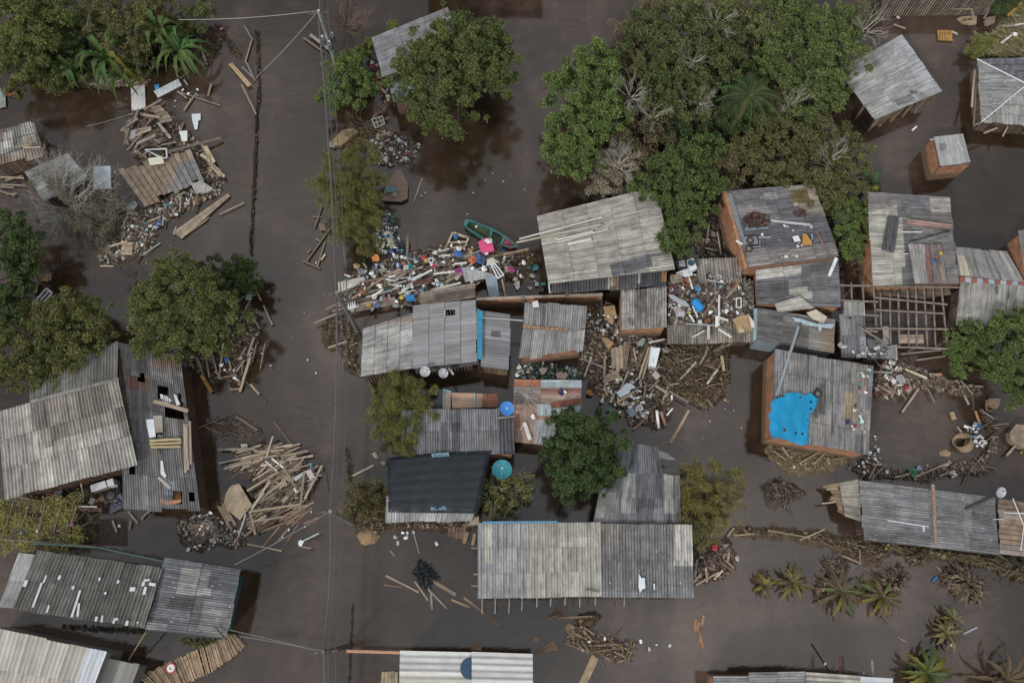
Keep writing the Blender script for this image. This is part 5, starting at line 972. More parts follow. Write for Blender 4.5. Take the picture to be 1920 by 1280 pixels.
for nm, a, b in (('the top edge and the transformer pole', p0, p1), ('the transformer pole and the debris heap pole', p1, p2), ('the debris heap pole and the shrub pole', p2, p3), ('the shrub pole and the bottom pole', p3, p4), ('the bottom pole and the lower edge', p4, p5)):
    dz = Vector((0, 0, .12))
    wire('thick grey cable strung between ' + nm, a - X * .2 - dz * 8, b - X * .2 - dz * 8, .7, .06, (.17, .165, .16))
    for q in (.25, .62): wire('thin wire strung between ' + nm, a + X * q, b + X * q,   .55, .026, (.14, .14, .14), 'thin wires between ' + nm)
for lab, a, b, s in (('thin wire running left from the transformer pole over the dark water', p1, P(335, 37, 4.5), .25), ('thin wire slanting from the transformer pole to the fence line', p1, P(480, 146, 2.5), .15), ('short wire reaching the dark fence line', P(480, 155, 2.5), P(506, 172, 1.0), .05), ('thin wire slanting from the shrub pole down to the grey roof', p3, P(440, 1058, 2.4), .3), ('upper wire from the bottom pole toward the teal walled house', p4, P(430, 1180, 2.5), .25), ('lower wire from the bottom pole toward the teal walled house', p4 - Vector((0, 0, .6)), P(450, 1192, 2.5), .3), ('faint wire crossing the dark pool to the wreckage', P(160, 238, 1.2), P(248, 213, .6), .05)):
    wire(lab, a, b, s, .02, (.3, .31, .31))

# ---------------------------------------------------------------- trees and shrubs
tree('broad yellow-green tree in the top left corner', [(45, 45, 75), (20, 110, 45), (95, 20, 55), (60, 85, 55)], 6.0, ((.045, .075, .018), (.105, .13, .03)), 15000, .26)
tree('olive scrubby tree along the top left edge', [(200, 20, 45), (255, 45, 55), (300, 20, 40), (230, 75, 40)], 4.5, OLI, 9000, .22)
tree('dark leafy shrub between the corner tree and the banana plants', [(140, 95, 38), (165, 60, 35), (100, 130, 30)], 3.2, GREEN, 5500, .22, name='shrub', cat='shrub')
tree('drooping pale shrub beneath the olive scrub', [(240, 100, 36), (275, 70, 36), (215, 120, 26)], 2.6, ((.07, .085, .035), (.13, .135, .065)), 4200, .2, name='shrub', cat='shrub')
tree('small yellow-green shrub hanging over the dark pool', [(85, 125, 22), (70, 148, 18), (84, 158, 10)], 1.6, YEL, 1600, .2, name='shrub', cat='shrub')
bare_bush('pale leafless branches between the corner tree and the scrub', 135, 70, 55, col=(.26, .25, .22), stems=7, dep=5, r=.02, zbase=2.2)
bare_bush('grey tangle of twigs over the olive scrub', 240, 82, 45, col=(.24, .23, .20), stems=12, dep=5, r=.015, zbase=2.4)
banana('lush banana plant with a yellow leaf at the top left', 335, 92, 54, 3.8, 22, ((.07, .13, .035), (.10, .17, .05)), .08, .2)
banana('dark banana plant in the middle of the top left bank', 200, 108, 60, 4.2, 15, ((.055, .10, .03), (.08, .14, .04)), .05, .2)
banana('low banana plant drooping over the dark pool', 228, 138, 44, 2.8, 11, ((.05, .08, .02), (.09, .11, .03)), .3, .22, droop=.9)
tree('bright shrub by the wires near the transformer pole', [(640, 150, 42), (675, 165, 32), (625, 185, 32), (655, 125, 30), (690, 150, 22)], 3.4, BRIGHT, 9000, .2, name='shrub', cat='shrub')
banana('tall banana plant behind the lush one at the top left', 300, 62, 46, 4.6, 13, ((.06, .105, .03), (.09, .14, .045)), .1, .2)
banana('banana plant with torn leaves at the left of the top bank', 140, 132, 42, 3.4, 11, ((.06, .10, .03), (.09, .13, .04)), .1, .18)
banana('small banana plant growing above the bright shrub', 655, 112, 30, 2.6, 8, yellow=.2, wd=.2)
tree('small lime green bush beside the half hidden grey roof', [(688, 86, 15)], 2.0, ((.075, .12, .02), (.12, .16, .03)), 1300, .18, name='bush', cat='bush')
tree('tiny lime tuft behind the half hidden grey roof', [(736, 47, 12)], 2.0, ((.08, .11, .02), (.12, .15, .03)), 600, .18, name='bush', cat='bush')
bare_bush('dry brown bush under the transformer pole', 648, 48, 62, col=(.20, .14, .10), stems=20, dep=5, r=.018, zbase=.3, diry=.3)
tree('big round tree with spreading olive crown over the grey roof', [(860, 110, 88), (905, 90, 62), (800, 150, 66), (840, 200, 62), (790, 105, 50), (925, 130, 48), (850, 60, 48), (800, 205, 45), (770, 140, 42)], 6.5, ((.038, .062, .016), (.085, .115, .028)), 34000, .24)
bare_bush('grey dry twigs on the lower edge of the big round tree', 815, 185, 50, col=(.23, .22, .17), stems=9, dep=5, r=.014, zbase=4.5)
tree('feathery yellow-olive tree leaning over the street wires', [(650, 320, 52), (680, 300, 42), (625, 345, 42), (660, 375, 50), (690, 350, 40), (650, 415, 40), (680, 430, 42), (675, 400, 40), (690, 460, 26)], 4.5, ((.06, .075, .018), (.12, .125, .03)), 24000, .36, .08, up=.1, droop=.4)
bare_bush('brown brush pile below the bright shrub', 690, 235, 48, col=(.22, .17, .12), stems=18, dep=5, r=.018, zbase=.3, stretch=(1.3, .6))
bare_bush('tan drooping reeds above the feathery tree', 670, 265, 35, col=(.19, .155, .085), stems=16, dep=4, r=.016, zbase=.4, diry=.5)
# the grove at the top right
tree('bright lobed tree at the left side of the grove', [(1095, 140, 55), (1065, 190, 52), (1120, 175, 50), (1110, 240, 50), (1060, 250, 46), (1045, 290, 38), (1090, 300, 42), (1140, 210, 40), (1115, 110, 40)], 6.0, BRIGHT, 22000, .26)
tree('mottled dark tree in the middle of the grove', [(1230, 100, 58), (1290, 70, 60), (1260, 150, 60), (1330, 120, 55), (1220, 50, 45), (1300, 180, 55), (1350, 60, 50), (1240, 190, 45)], 6.0, ((.033, .056, .017), (.082, .10, .032)), 24000, .25)
tree('dry brown-green bush at the upper left of the grove', [(1200, 60, 32), (1230, 25, 34), (1190, 110, 30)], 3.0, ((.07, .06, .03), (.11, .10, .05)), 4500, .2, name='bush', cat='bush')
tree('light green tree at the top edge of the grove', [(1330, 20, 50), (1390, 25, 50), (1280, 15, 40), (1410, 70, 40)], 5.5, ((.06, .085, .025), (.12, .14, .045)), 12000, .24)
tree('tall tree with fresh crown at the right of the grove', [(1500, 60, 65), (1560, 50, 60), (1530, 120, 60), (1470, 120, 48), (1580, 110, 45), (1510, 180, 48), (1560, 170, 42), (1480, 20, 50)], 6.5, ((.042, .072, .02), (.09, .13, .034)), 26000, .25)
tree('spindly grey-green tree at the right rim of the grove', [(1600, 55, 30), (1590, 100, 28), (1610, 20, 28)], 4.5, ((.075, .085, .045), (.13, .13, .075)), 3500, .24, .25)
tree('wide olive tree below the palm', [(1430, 260, 50), (1490, 250, 58), (1550, 260, 55), (1590, 290, 45), (1520, 310, 55), (1450, 310, 48), (1580, 335, 40), (1400, 290, 34), (1540, 345, 40)], 4.5, ((.05, .06, .02), (.10, .105, .036)), 22000, .23)
tree('deep green tree just above the big beige roof', [(1250, 320, 48), (1300, 310, 50), (1310, 360, 45), (1270, 380, 45), (1330, 280, 34), (1220, 350, 36), (1290, 420, 36), (1265, 450, 30)], 5.0, ((.034, .068, .016), (.075, .118, .028)), 19000, .24)
tree('pale grey-green bush at the lower left of the grove', [(1150, 305, 38), (1185, 290, 32), (1130, 345, 30), (1165, 345, 32)], 3.0, GRY, 6500, .2, .35, name='bush', cat='bush')
tree('dark understorey shrub filling the middle of the grove', [(1340, 215, 45), (1390, 230, 40), (1370, 270, 40), (1290, 240, 40), (1420, 150, 40), (1400, 120, 34), (1440, 80, 30)], 3.4, DKG, 12000, .24, name='shrub', cat='shrub')
tree('olive scrub merging the crowns of the grove', [(1180, 130, 45), (1165, 240, 40), (1210, 260, 45), (1250, 230, 40), (1330, 330, 40), (1370, 310, 40), (1390, 350, 34), (1190, 195, 40), (1440, 190, 40), (1370, 90, 45), (1430, 30, 40), (1450, 150, 40)], 3.6, ((.055, .052, .026), (.11, .10, .05)), 17000, .24, name='scrub', cat='scrub')
tree('grey-brown brushwood between the grove and the open water', [(1175, 60, 34), (1160, 95, 30), (1200, 30, 34), (1150, 120, 24)], 2.4, ((.08, .065, .045), (.14, .12, .08)), 4500, .22, .25, name='scrub', cat='scrub')
tree('band of low green shrubs along the top left bank', [(30, 165, 24), (110, 150, 26), (170, 120, 30), (265, 120, 28), (310, 60, 34), (360, 30, 34), (345, 55, 26), (215, 60, 34), (150, 30, 40), (385, 15, 22)], 2.4, ((.05, .068, .022), (.10, .115, .035)), 9000, .22, name='shrub', cat='shrub')
palm('palm with long drooping fronds in the middle of the grove', 1405, 180, 72, 5.6)
for x, y, r_, n_, lab in ((1182, 180, 42, 12, 'white bare branches at the left of the grove'), (1225, 220, 34, 10, 'white bare twigs below the mottled tree'), (1310, 192, 38, 12, 'pale bare twigs beside the palm'), (1345, 40, 36, 8, 'curved white branches at the top of the grove'), (1300, 115, 30, 9, 'pinkish bare twigs in the mottled tree'), (1480, 195, 34, 9, 'grey bare branches right of the palm'), (1160, 310, 40, 14, 'pale dry twigs of the grey-green bush'), (1620, 60, 42, 12, 'grey bare branches at the right rim of the grove'), (1560, 300, 36, 9, 'thin dry twigs over the olive tree')):
    bare_bush(lab, x, y, r_, col=(.34, .32, .285), stems=n_, dep=5, r=.026, zbase=4.4, name='bare_branches', cat='branches')
tree('bright shrub between the junk-strewn roof and the loose-sheet roof', [(1590, 400, 28), (1605, 430, 28), (1600, 460, 26), (1580, 440, 22), (1615, 395, 22)], 3.2, BRIGHT, 6500, .2, name='shrub', cat='shrub')
tree('yellowish weeping shrub above the junk-strewn roof', [(1560, 350, 28), (1585, 365, 26), (1560, 385, 22)], 2.6, YEL, 3200, .24, .2, name='shrub', cat='shrub')
tree('mossy creeper spilling onto the corner of the junk-strewn roof', [(1510, 362, 22), (1530, 350, 22), (1495, 350, 14)], 3.0, ((.07, .065, .025), (.12, .105, .04)), 1800, .16, name='creeper', cat='creeper')
banana('banana plant with tattered leaves at the corner of the loose-sheet roof', 1632, 345, 38, 2.6, 11, ((.05, .085, .03), (.10, .12, .045)), .15, .18)
bare_bush('brown dead brush beside the loose-sheet roof', 1597, 505, 26, col=(.22, .17, .12), stems=16, dep=4, r=.018)
# left side
bare_bush('large grey leafless bush over the shack roof', 125, 385, 95, col=(.40, .385, .35), stems=40, dep=6, r=.03, zbase=.5, tilt=.8)
bare_bush('brown leafless bush beside the litter', 185, 410, 72, col=(.22, .20, .165), stems=26, dep=6, r=.022, zbase=.3)
tree('thin grey-green leaves among the grey bush', [(85, 335, 30), (115, 350, 34), (160, 400, 40), (200, 370, 26), (190, 430, 28)], 2.4, ((.055, .06, .03), (.11, .11, .075)), 3600, .16, .4, name='bush', cat='bush')
tree('dark leafy tree at the left edge above the cream window', [(20, 440, 48), (40, 480, 42), (15, 520, 46), (50, 450, 34), (0, 570, 40), (20, 600, 36)], 4.5, DKG, 11000, .25)
tree('sprawling olive tree over the pale gabled roof', [(60, 640, 62), (120, 620, 58), (160, 645, 48), (40, 700, 50), (100, 680, 50), (180, 600, 36), (150, 575, 38), (15, 660, 44), (125, 590, 42)], 4.8, ((.045, .058, .017), (.092, .105, .028)), 22000, .23)
tree('weedy yellowish bush under the cream window', [(45, 590, 30), (85, 600, 28), (20, 560, 24)], 2.0, YEL, 2200, .2, name='bush', cat='bush')
tree('rounded full tree above the grey lean-to roof', [(335, 560, 76), (300, 600, 62), (425, 590, 40), (395, 635, 40), (370, 600, 58), (340, 630, 52), (300, 540, 45), (385, 560, 46), (280, 575, 40), (335, 515, 40)], 5.5, ((.045, .065, .018), (.095, .115, .03)), 27000, .23)
tree('dark shrub behind the rounded full tree', [(430, 515, 42), (460, 510, 34), (415, 540, 36), (475, 530, 22), (400, 505, 25)], 3.0, DKG, 6000, .22, name='shrub', cat='shrub')
bare_bush('dark brown sunken brush beside the rounded full tree', 265, 520, 40, col=(.13, .10, .075), stems=12, dep=5, r=.018)
bare_bush('sunken brown branches trailing from the left edge tree', 110, 500, 45, col=(.12, .08, .05), stems=14, dep=4, r=.02)
# middle
tree('feathery yellow tree in front of the satellite dishes', [(745, 770, 45), (720, 755, 36), (775, 745, 40), (755, 810, 38), (785, 780, 34), (720, 790, 32), (745, 728, 32), (765, 840, 22)], 3.8, ((.062, .08, .018), (.125, .14, .03)), 12000, .36, .09, up=.1, droop=.3)
tree('dark round tree between the rusty roof and the twin roof', [(1095, 820, 55), (1065, 850, 50), (1125, 850, 48), (1090, 890, 52), (1060, 900, 36), (1120, 800, 36), (1060, 800, 34), (1130, 895, 34)], 5.5, ((.020, .042, .014), (.048, .085, .024)), 24000, .21)
tree('sparse pale tree below the teal dish', [(930, 900, 28), (965, 920, 28), (915, 930, 26), (945, 945, 28), (985, 905, 20)], 2.6, ((.07, .09, .03), (.12, .135, .045)), 2600, .2)
bare_bush('pale bare branches of the sparse tree below the teal dish', 955, 925, 52, col=(.30, .25, .19), stems=12, dep=5, r=.02, zbase=.8)
bare_bush('brown brush at the foot of the dark round tree', 1060, 935, 42, col=(.17, .13, .09), stems=18, dep=5, r=.018)
tree('mixed shrub with rusty leaves left of the black tarpaulin', [(668, 925, 28), (690, 950, 30), (700, 925, 26), (660, 950, 20), (710, 960, 18)], 2.2, ((.055, .065, .025), (.105, .10, .04)), 3600, .2, name='shrub', cat='shrub', dark=((.16, .07, .04), .12))
tree('yellow feathery tree at the corner of the speckled roof', [(1325, 920, 44), (1295, 895, 36), (1355, 900, 38), (1330, 965, 44), (1298, 955, 32), (1362, 950, 32), (1320, 1000, 28), (1285, 925, 24)], 3.6, ((.08, .082, .022), (.15, .14, .036)), 7500, .42, .07, up=0, droop=.2)
bare_bush('pale inner branches of the yellow feathery tree', 1335, 945, 48, col=(.28, .26, .14), stems=10, dep=5, r=.018, zbase=1.0)
tree('leafy shrub at the right edge by the timber frame', [(1815, 640, 38), (1795, 660, 26), (1840, 625, 28), (1800, 690, 20)], 2.8, BRIGHT, 5500, .2, name='shrub', cat='shrub')
tree('dense tree on the right edge above the debris ring', [(1885, 640, 46), (1900, 690, 44), (1870, 680, 34), (1915, 740, 34), (1895, 600, 30), (1925, 620, 36)], 4.2, ((.038, .07, .018), (.082, .125, .03)), 14000, .22)
# flooded banana garden, lower right
BG_ = 'flooded banana plants in the lower right'
banana('yellowed small banana plant left of the flooded garden', 1433, 1096, 26, .9, 13, ((.17, .17, .05), (.24, .22, .07)), .5, .10, group=BG_, brown=.3)
banana('mud-stained yellow banana plant with a long drooping leaf', 1488, 1092, 38, 1.0, 15, ((.15, .145, .055), (.23, .21, .08)), .35, .11, group=BG_, brown=.4)
banana('green star-shaped banana plant in the flooded garden', 1580, 1108, 52, 1.2, 19, ((.085, .105, .05), (.15, .16, .075)), .1, .10, group=BG_, brown=.4, droop=1.0)
banana('sprawling banana plant with olive spokes beside the star-shaped one', 1655, 1118, 50, 1.2, 18, ((.10, .115, .05), (.17, .175, .07)), .2, .10, group=BG_, brown=.45, droop=1.0)
banana('ragged olive banana plant, upper of the two beside the floating pipe', 1788, 1158, 28, .9, 14, ((.15, .14, .07), (.21, .19, .10)), .05, .09, group=BG_, brown=.5)
banana('ragged olive banana plant, lower of the two beside the floating pipe', 1776, 1186, 36, .9, 16, ((.14, .13, .065), (.20, .19, .09)), .05, .10, group=BG_, brown=.5)
banana('large green banana plant at the bottom edge', 1742, 1262, 58, 1.7, 20, ((.07, .10, .035), (.12, .15, .05)), .2, .15, group=BG_)
banana('dry brown plant in the bottom right corner', 1890, 1275, 70, 2.0, 16, ((.10, .08, .05), (.15, .12, .08)), .0, .12, group=BG_, brown=.8)
DB = 'dead banana clumps in the flooded garden'
dead_clump('brown heap of dead leaves above the star-shaped banana plant', 1566, 1062, 26, group=DB); dead_clump('tall brown leaf heap above the sprawling banana plant', 1672, 1090, 40, group=DB)
dead_clump('large lone heap of curled dead banana leaves', 1806, 1092, 44, n=110, group=DB); dead_clump('small brown leaf heap under the long low roof', 1722, 1046, 22, group=DB, n=70)
dead_clump('dark leaf heap at the right edge under the long low roof', 1900, 1065, 34, group=DB, col=(.11, .09, .06)); dead_clump('brown leaf heap under the star-shaped banana plant', 1545, 1105, 26, group=DB, n=70); dead_clump('sodden brown clump left of the long low roof', 1468, 925, 34, .5, 60, (.115, .095, .075), group=DB); dead_clump('curled dead leaf tuft at the left of the flooded garden', 1432, 1082, 16, n=60, group=DB, h=.5)
dead_clump('muddy leaf heap at the bottom of the large green banana plant', 1720, 1275, 34, group=DB, col=(.10, .085, .055))
# vine trellis, lower left
e = empty('vine_trellis', P(70, 975, 0), 'pole trellis with yellowing vine leaves below the pale gabled house', 'trellis')
for x0, y0, x1, y1 in ((28, 935, 2, 1012), (57, 937, 40, 990), (86, 942, 62, 1035), (116, 942, 100, 1000), (144, 948, 132, 985), (30, 930, 78, 940), (-2, 1010, 180, 1024)):
    M = MB(); M.tube([P(x0, y0, 1.5), P(x1, y1, 1.4)], .045, (.20, .17, .12), 6); M.build('pole', WOOD, e)
cl = []
rr = random.Random(6)
for _ in range(70):
    x = rr.uniform(-4, 150); y = rr.uniform(935, 1028) - (0 if x < 130 else 10); p = P(x, y, 1.35); s = rr.uniform(.2, .5); cl.append((p.x, p.y, p.z, s, s, .15, s * s))
leaves('vine', e, cl, 3200, .17, .8, .5, ((.09, .09, .03), (.19, .20, .045)), 3)
M = MB()
for _ in range(90):
    x = rr.uniform(-2, 150); y = rr.uniform(938, 1024); twigs(M, P(x, y, 1.2), Vector((rr.uniform(-1, 1), rr.uniform(-1, 1), .1)).normalized(), .9, .012, 3, rr, (.20, .17, .13))
M.build('stems', MUD, e)
tree('vine-covered shrub at the far left of the trellis', [(-2, 960, 18), (4, 985, 16)], 1.9, ((.08, .11, .02), (.17, .19, .03)), 1300, .2, name='shrub', cat='shrub')
# ---------------------------------------------------------------- debris, area by area
def tf(ox, oy, s): return lambda *v: [(ox + v[i] / s if i % 2 == 0 else oy + v[i] / s) for i in range(len(v))]
def poly(f, *v): q = f(*v); return list(zip(q[::2], q[1::2]))
DK = (.075, .055, .04)
# left litter field
LF_ = [(238, 400), (275, 392), (330, 362), (400, 345), (416, 360), (345, 395), (300, 420), (280, 475), (200, 500), (182, 480), (228, 440)]
mess('floating_debris', 'litter mat of sticks and crumbs below the fallen board wall', LF_, 1300, .25, (WD, WG, WT, DK, (.35, .33, .3), (.3, .22, .14)), crumbs=.55, seed=31, bed=(.07, .055, .04))
litter('in the litter below the fallen board wall', LF_, [('bottle', 'white', 22), ('foam', 'white', 14), ('bag', 'white', 12), ('bottle', 'teal', 6), ('bottle', 'blue', 4), ('tub', 'cream', 9), ('shard', 'pale blue', 6), ('bag', 'teal', 3), ('shard', 'orange', 4), ('jug', 'green', 2)], seed=32, s=(.8, 1.4))
scatter_planks('thin brown stick in the litter below the fallen board wall', 'sticks in the left litter', LF_, 16, 40, 35, (12, 34), (1.4, 3), seed=33)
item('bag', 'blue', 299, 417, 'big blue bag in the left litter field', .15, 3.2, squash=.8); item('bag', 'white', 292, 425, 'white bag beside the big blue bag', .15, 1.8)
item('bag', (.22, .24, .24), 246, 388, 'grey sack at the edge of the leafless bush', .15, 4.2, name='sack', cat='sack')
boards('pallet', 'tan slatted crate lid in the left litter field', 'pallet', [(230, 455), (249, 454), (247, 478), (227, 477)], .2, 'u', (.40, .32, .22), pitch=.14, seed=34)
tyre('dark tyre floating at the bottom of the left litter field', 205, 489, .05, .36, rim=(.08, .07, .06))
boards('board_raft', 'long brown board raft afloat right of the left litter', 'boards', [(322, 436), (428, 362), (432, 368), (341, 448)], .15, 'u', WT, pitch=.22, seed=35)
pls('loose board beside the brown board raft', 'boards beside the raft', [(348, 441, 392, 408), (360, 432, 388, 412), (412, 402, 458, 380, 2), (330, 425, 326, 440)], WT, .08)
pl(265, 480, 300, 456, 2.4, (.3, .36, .36), 'pale blue stick at the tip of the left litter field', .1); pl(188, 499, 214, 499, 2.2, WP, 'white stick at the bottom of the left litter', .08); pl(240, 405, 228, 428, 1.5, WP, 'thin stalk leaning out of the leafless bush', .4)
wf_ = frame('loose_window', 'white window frame with dark glass lying by the left edge trees', 'window', [(87, 541), (98, 549), (77, 573), (65, 566)], .4, .12, .06, (.62, .64, .66), [(0, .5, 2, .5)], CLEAN)
panel('pane', None, None, [(87, 543), (96, 550), (77, 571), (67, 565)], .38, .02, (.03, .035, .04), CLEAN, par=wf_)
panel('board', 'grey board end under the white window frame', 'board', [(60, 566), (72, 571), (68, 576), (60, 571)], .3, .04, (.35, .35, .34))
boards('gate_panel', 'small pinkish board panel above the white window frame', 'boards', [(72, 512), (98, 511), (96, 527), (75, 527)], .2, 'v', (.25, .17, .12), pitch=.2, seed=36); boards('gate_panel', 'small brown slat panel left of the white window frame', 'boards', [(60, 531), (72, 530), (70, 548), (58, 550)], .2, 'v', (.23, .16, .12), pitch=.16, seed=37)
# poles and dark hedge line along the left of the street
pls('pale timber afloat along the dark fence line', 'timbers along the fence line', [(458, 49, 473, 75, 3, WG), (472, 76, 460, 117, 2.5), (430, 120, 466, 162, 4, (.42, .30, .18)), (434, 119, 470, 160, 3.5, (.36, .26, .16)), (453, 159, 480, 214, 3), (454, 126, 474, 146, 2.5, WG), (462, 117, 478, 152, 3, WG)], WT, .12)
FL = [(481, 58), (484, 100), (486, 160), (482, 220), (479, 300), (475, 380), (471, 440), (470, 472)]
e = empty('submerged_fence', P(479, 260, 0), 'sunken dark fence line beside the left half of the street', 'fence')
M = MB()
q_ = [P(x + RND.uniform(-1.2, 1.2), y, .02) for x, y in [(FL[i][0] + (FL[i + 1][0] - FL[i][0]) * t / 5, FL[i][1] + (FL[i + 1][1] - FL[i][1]) * t / 5) for i in range(len(FL) - 1) for t in range(5)]]
M.tube(q_, [RND.uniform(.05, .15) for _ in q_], (.03, .022, .016), 6)
M.build('rail', WOOD, e)
for k in range(7):
    t = k / 6 * (len(FL) - 1); i = min(int(t), len(FL) - 2); f = t - i; x = FL[i][0] + (FL[i + 1][0] - FL[i][0]) * f; y = FL[i][1] + (FL[i + 1][1] - FL[i][1]) * f
    M = MB(); p = P(x, y, .3); M.bar(Vector((p.x, p.y, -.5)), p + Vector((RND.uniform(-.06, .06), 0, 0)), .09, .09, (.09, .065, .045)); M.build('post', WOOD, e)
mess('fence_debris', 'dark twigs and weed caught on the sunken fence line', [(477, 60), (486, 60), (488, 120), (490, 165), (484, 215), (481, 300), (475, 420), (473, 480), (468, 478), (472, 380), (476, 290), (479, 215), (484, 150)], 420, .2, (DK, (.045, .035, .025), (.09, .065, .04)), (.2, .8), (.02, .06), .25, 38, 88, 22)
mess('floating_debris', 'dark weed and twigs floating right of the lush banana plant', [(380, 70), (412, 62), (416, 80), (400, 105), (385, 128), (372, 110)], 380, .3, (DK, WD, (.14, .09, .06)), crumbs=.3, seed=39, bed=(.05, .035, .025))
mess('floating_debris', 'loose dark weed drifting near the fence line top', [(424, 72), (432, 74), (455, 105), (452, 112), (430, 95)], 160, .15, (DK, WD), crumbs=.3, seed=40)
pls('brown stick under the palm-like banana leaves', 'sticks under the lush banana plant', [(345, 207, 368, 175), (332, 171, 413, 198, 2.2), (352, 160, 345, 150), (334, 172, 350, 184), (396, 158, 390, 180), (375, 85, 388, 122, 4, WG)], WT, .1)
litter('adrift near the slanted white sheet', [(320, 160), (380, 158), (375, 195), (320, 205)], [('foam', 'white', 5), ('shard', 'cream', 4), ('bottle', 'teal', 1)], seed=41, s=(.7, 1.1))
mess('straw_mat', 'bleached reeds floating under the top left banks', [(150, 140), (215, 135), (280, 150), (270, 160), (215, 163), (152, 160)], 420, .25, (WP, WG, (.34, .28, .2)), (.3, 1.0), crumbs=.1, seed=42, ang=5, spread=18, bed=(.12, .09, .06))
item('crate', 'orange', 26, 173, 'muddy orange crate under the top left corner tree', .1, 2.2); item('bag', 'pink', 415, 54, 'pink scrap drifting near the fence line top', .06, 1.5)
mess('bank_debris', 'brown roots and mud along the top left bank', [(0, 120), (60, 140), (120, 112), (190, 150), (285, 140), (340, 120), (390, 60), (300, 20), (150, 20), (0, 60)], 1500, .5, (DK, WD, (.10, .075, .05), (.05, .06, .02)), crumbs=.35, seed=43, bed=(.04, .03, .02))
panel('board', 'tan dusty board at the edge of the corner tree', 'board', [(78, 130), (84, 117), (100, 122), (116, 138), (96, 143)], [.3] * 5, .05, (.26, .2, .14))
# timber drift by the grey lean-to
f = tf(340, 530, 6.096); D5 = poly(f, 560, 260, 780, 210, 900, 500, 860, 800, 700, 1180, 420, 1100, 300, 1080, 40, 900, 100, 820, 420, 700, 520, 430)
mess('floating_debris', 'dark mat of twigs and litter beside the rounded full tree', D5, 1300, .3, (DK, WD, (.13, .09, .06), WG), crumbs=.45, seed=44, bed=(.045, .033, .024))
for q, w_ in (((780, 210, 625, 525), 3), ((605, 260, 450, 690), 3), ((720, 150, 600, 265), 3.4), ((940, 260, 1040, 475), 3), ((805, 375, 895, 525), 3.2), ((832, 620, 758, 835), 4), ((785, 855, 670, 1240), 5), ((480, 680, 430, 1105), 3.6), ((485, 680, 572, 990), 3.4), ((330, 740, 412, 1040), 4), ((742, 730, 650, 890), 3), ((857, 700, 810, 910), 2), ((957, 690, 903, 980), 2), ((275, 830, 322, 1075), 3), ((150, 830, 252, 1050), 3), ((60, 830, 140, 975), 3), ((875, 10, 840, 85), 3.6), ((860, 100, 912, 205), 3), ((725, 885, 620, 1025), 3), ((40, 960, 110, 1070), 2.4), ((180, 850, 235, 985), 2.4), ((550, 1215, 680, 1215), 2), ((480, 1080, 640, 1050), 2), ((600, 1090, 710, 1165), 2.4), ((790, 1160, 890, 1275), 3.2), ((380, 1010, 470, 1100), 2.6), ((700, 930, 690, 1050), 2.4), ((520, 300, 480, 560), 2.4)):
    x0, y0, x1, y1 = f(*q); k = RND.uniform(.75, 1.2); pl(x0, y0, x1, y1, w_, tuple(v * k for v in (.34, .27, .205)), 'brown timber in the drift beside the grey lean-to', .3 + RND.uniform(-.1, .15), .2, group='timber drift by the grey lean-to')
panel('painted_board', 'pale aqua board at the top of the timber drift', 'board', poly(f, 752, 60, 815, 62, 800, 200, 732, 195), .5, .05, (.36, .46, .43), CLEAN)
for x, y, c, k, s, lab in ((633, 360, 'blue', 'tub', 2.0, 'blue tub at the top of the timber drift'), (600, 460, (.02, .08, .26), 'bag', 2.2, 'navy bag in the middle of the timber drift'), (305, 850, 'blue', 'bag', 2.4, 'blue bag at the left of the timber drift'), (515, 885, 'blue', 'bag', 1.6, 'small blue bag low in the timber drift'), (672, 500, 'teal', 'bag', 1.9, 'teal bag in the timber drift'), (460, 940, 'white', 'bag', 1.6, 'upper white bag low in the timber drift'), (497, 995, 'white', 'tub', 1.6, 'white tub low in the timber drift'), (1022, 945, 'white', 'ball', 1.2, 'white float adrift right of the timber drift'), (605, 1085, 'white', 'bag', 1.2, 'white scrap at the foot of the timber drift')):
    a = f(x, y); item(k, c, a[0], a[1], lab, .3, s)
litter('in the timber drift beside the rounded full tree', D5, [('bottle', 'white', 10), ('shard', 'cream', 8), ('foam', 'white', 5), ('shard', 'orange', 2)], seed=45, z=(.1, .35), s=(.7, 1.1))
a = f(225, 1050, 350, 1250); pl(*a, 7, (.36, .19, .05), 'yellowish orange plank beside the grey lean-to', .2); a = f(235, 1060, 265, 1110); pl(*a, 6, WO, 'short orange-brown block on the yellowish plank', .3)
# the heap of boards in the street
f = tf(330, 800, 5.334); H1 = poly(f, 530, 230, 1080, 170, 1240, 290, 1180, 440, 780, 420, 600, 390); H2 = poly(f, 780, 400, 1200, 380, 1390, 420, 1390, 600, 1240, 720, 900, 1020, 700, 1040, 700, 860, 880, 600)
g1 = 'boards heaped in the street'
mess('debris_bed', 'dark sodden wood under the street board heap', H1 + H2[2:], 1100, .4, (WD, DK, WG, WT, WP), (.3, 1.4), (.03, .09), .3, 46, 32, 20, bed=(.06, .045, .032))
scatter_planks('weathered board in the upper fan of the street board heap', g1, H1, 40, 20, 8, (22, 72), (2.2, 4.6), (WG, WT, WP, (.34, .27, .19)), (.1, .45), 47, .12)
scatter_planks('weathered plank in the lower mass of the street board heap', g1 + ', lower', H2, 70, 40, 13, (18, 70), (2.2, 4.6), (WG, WT, WP, (.33, .26, .18), WD), (.1, .6), 48, .15)
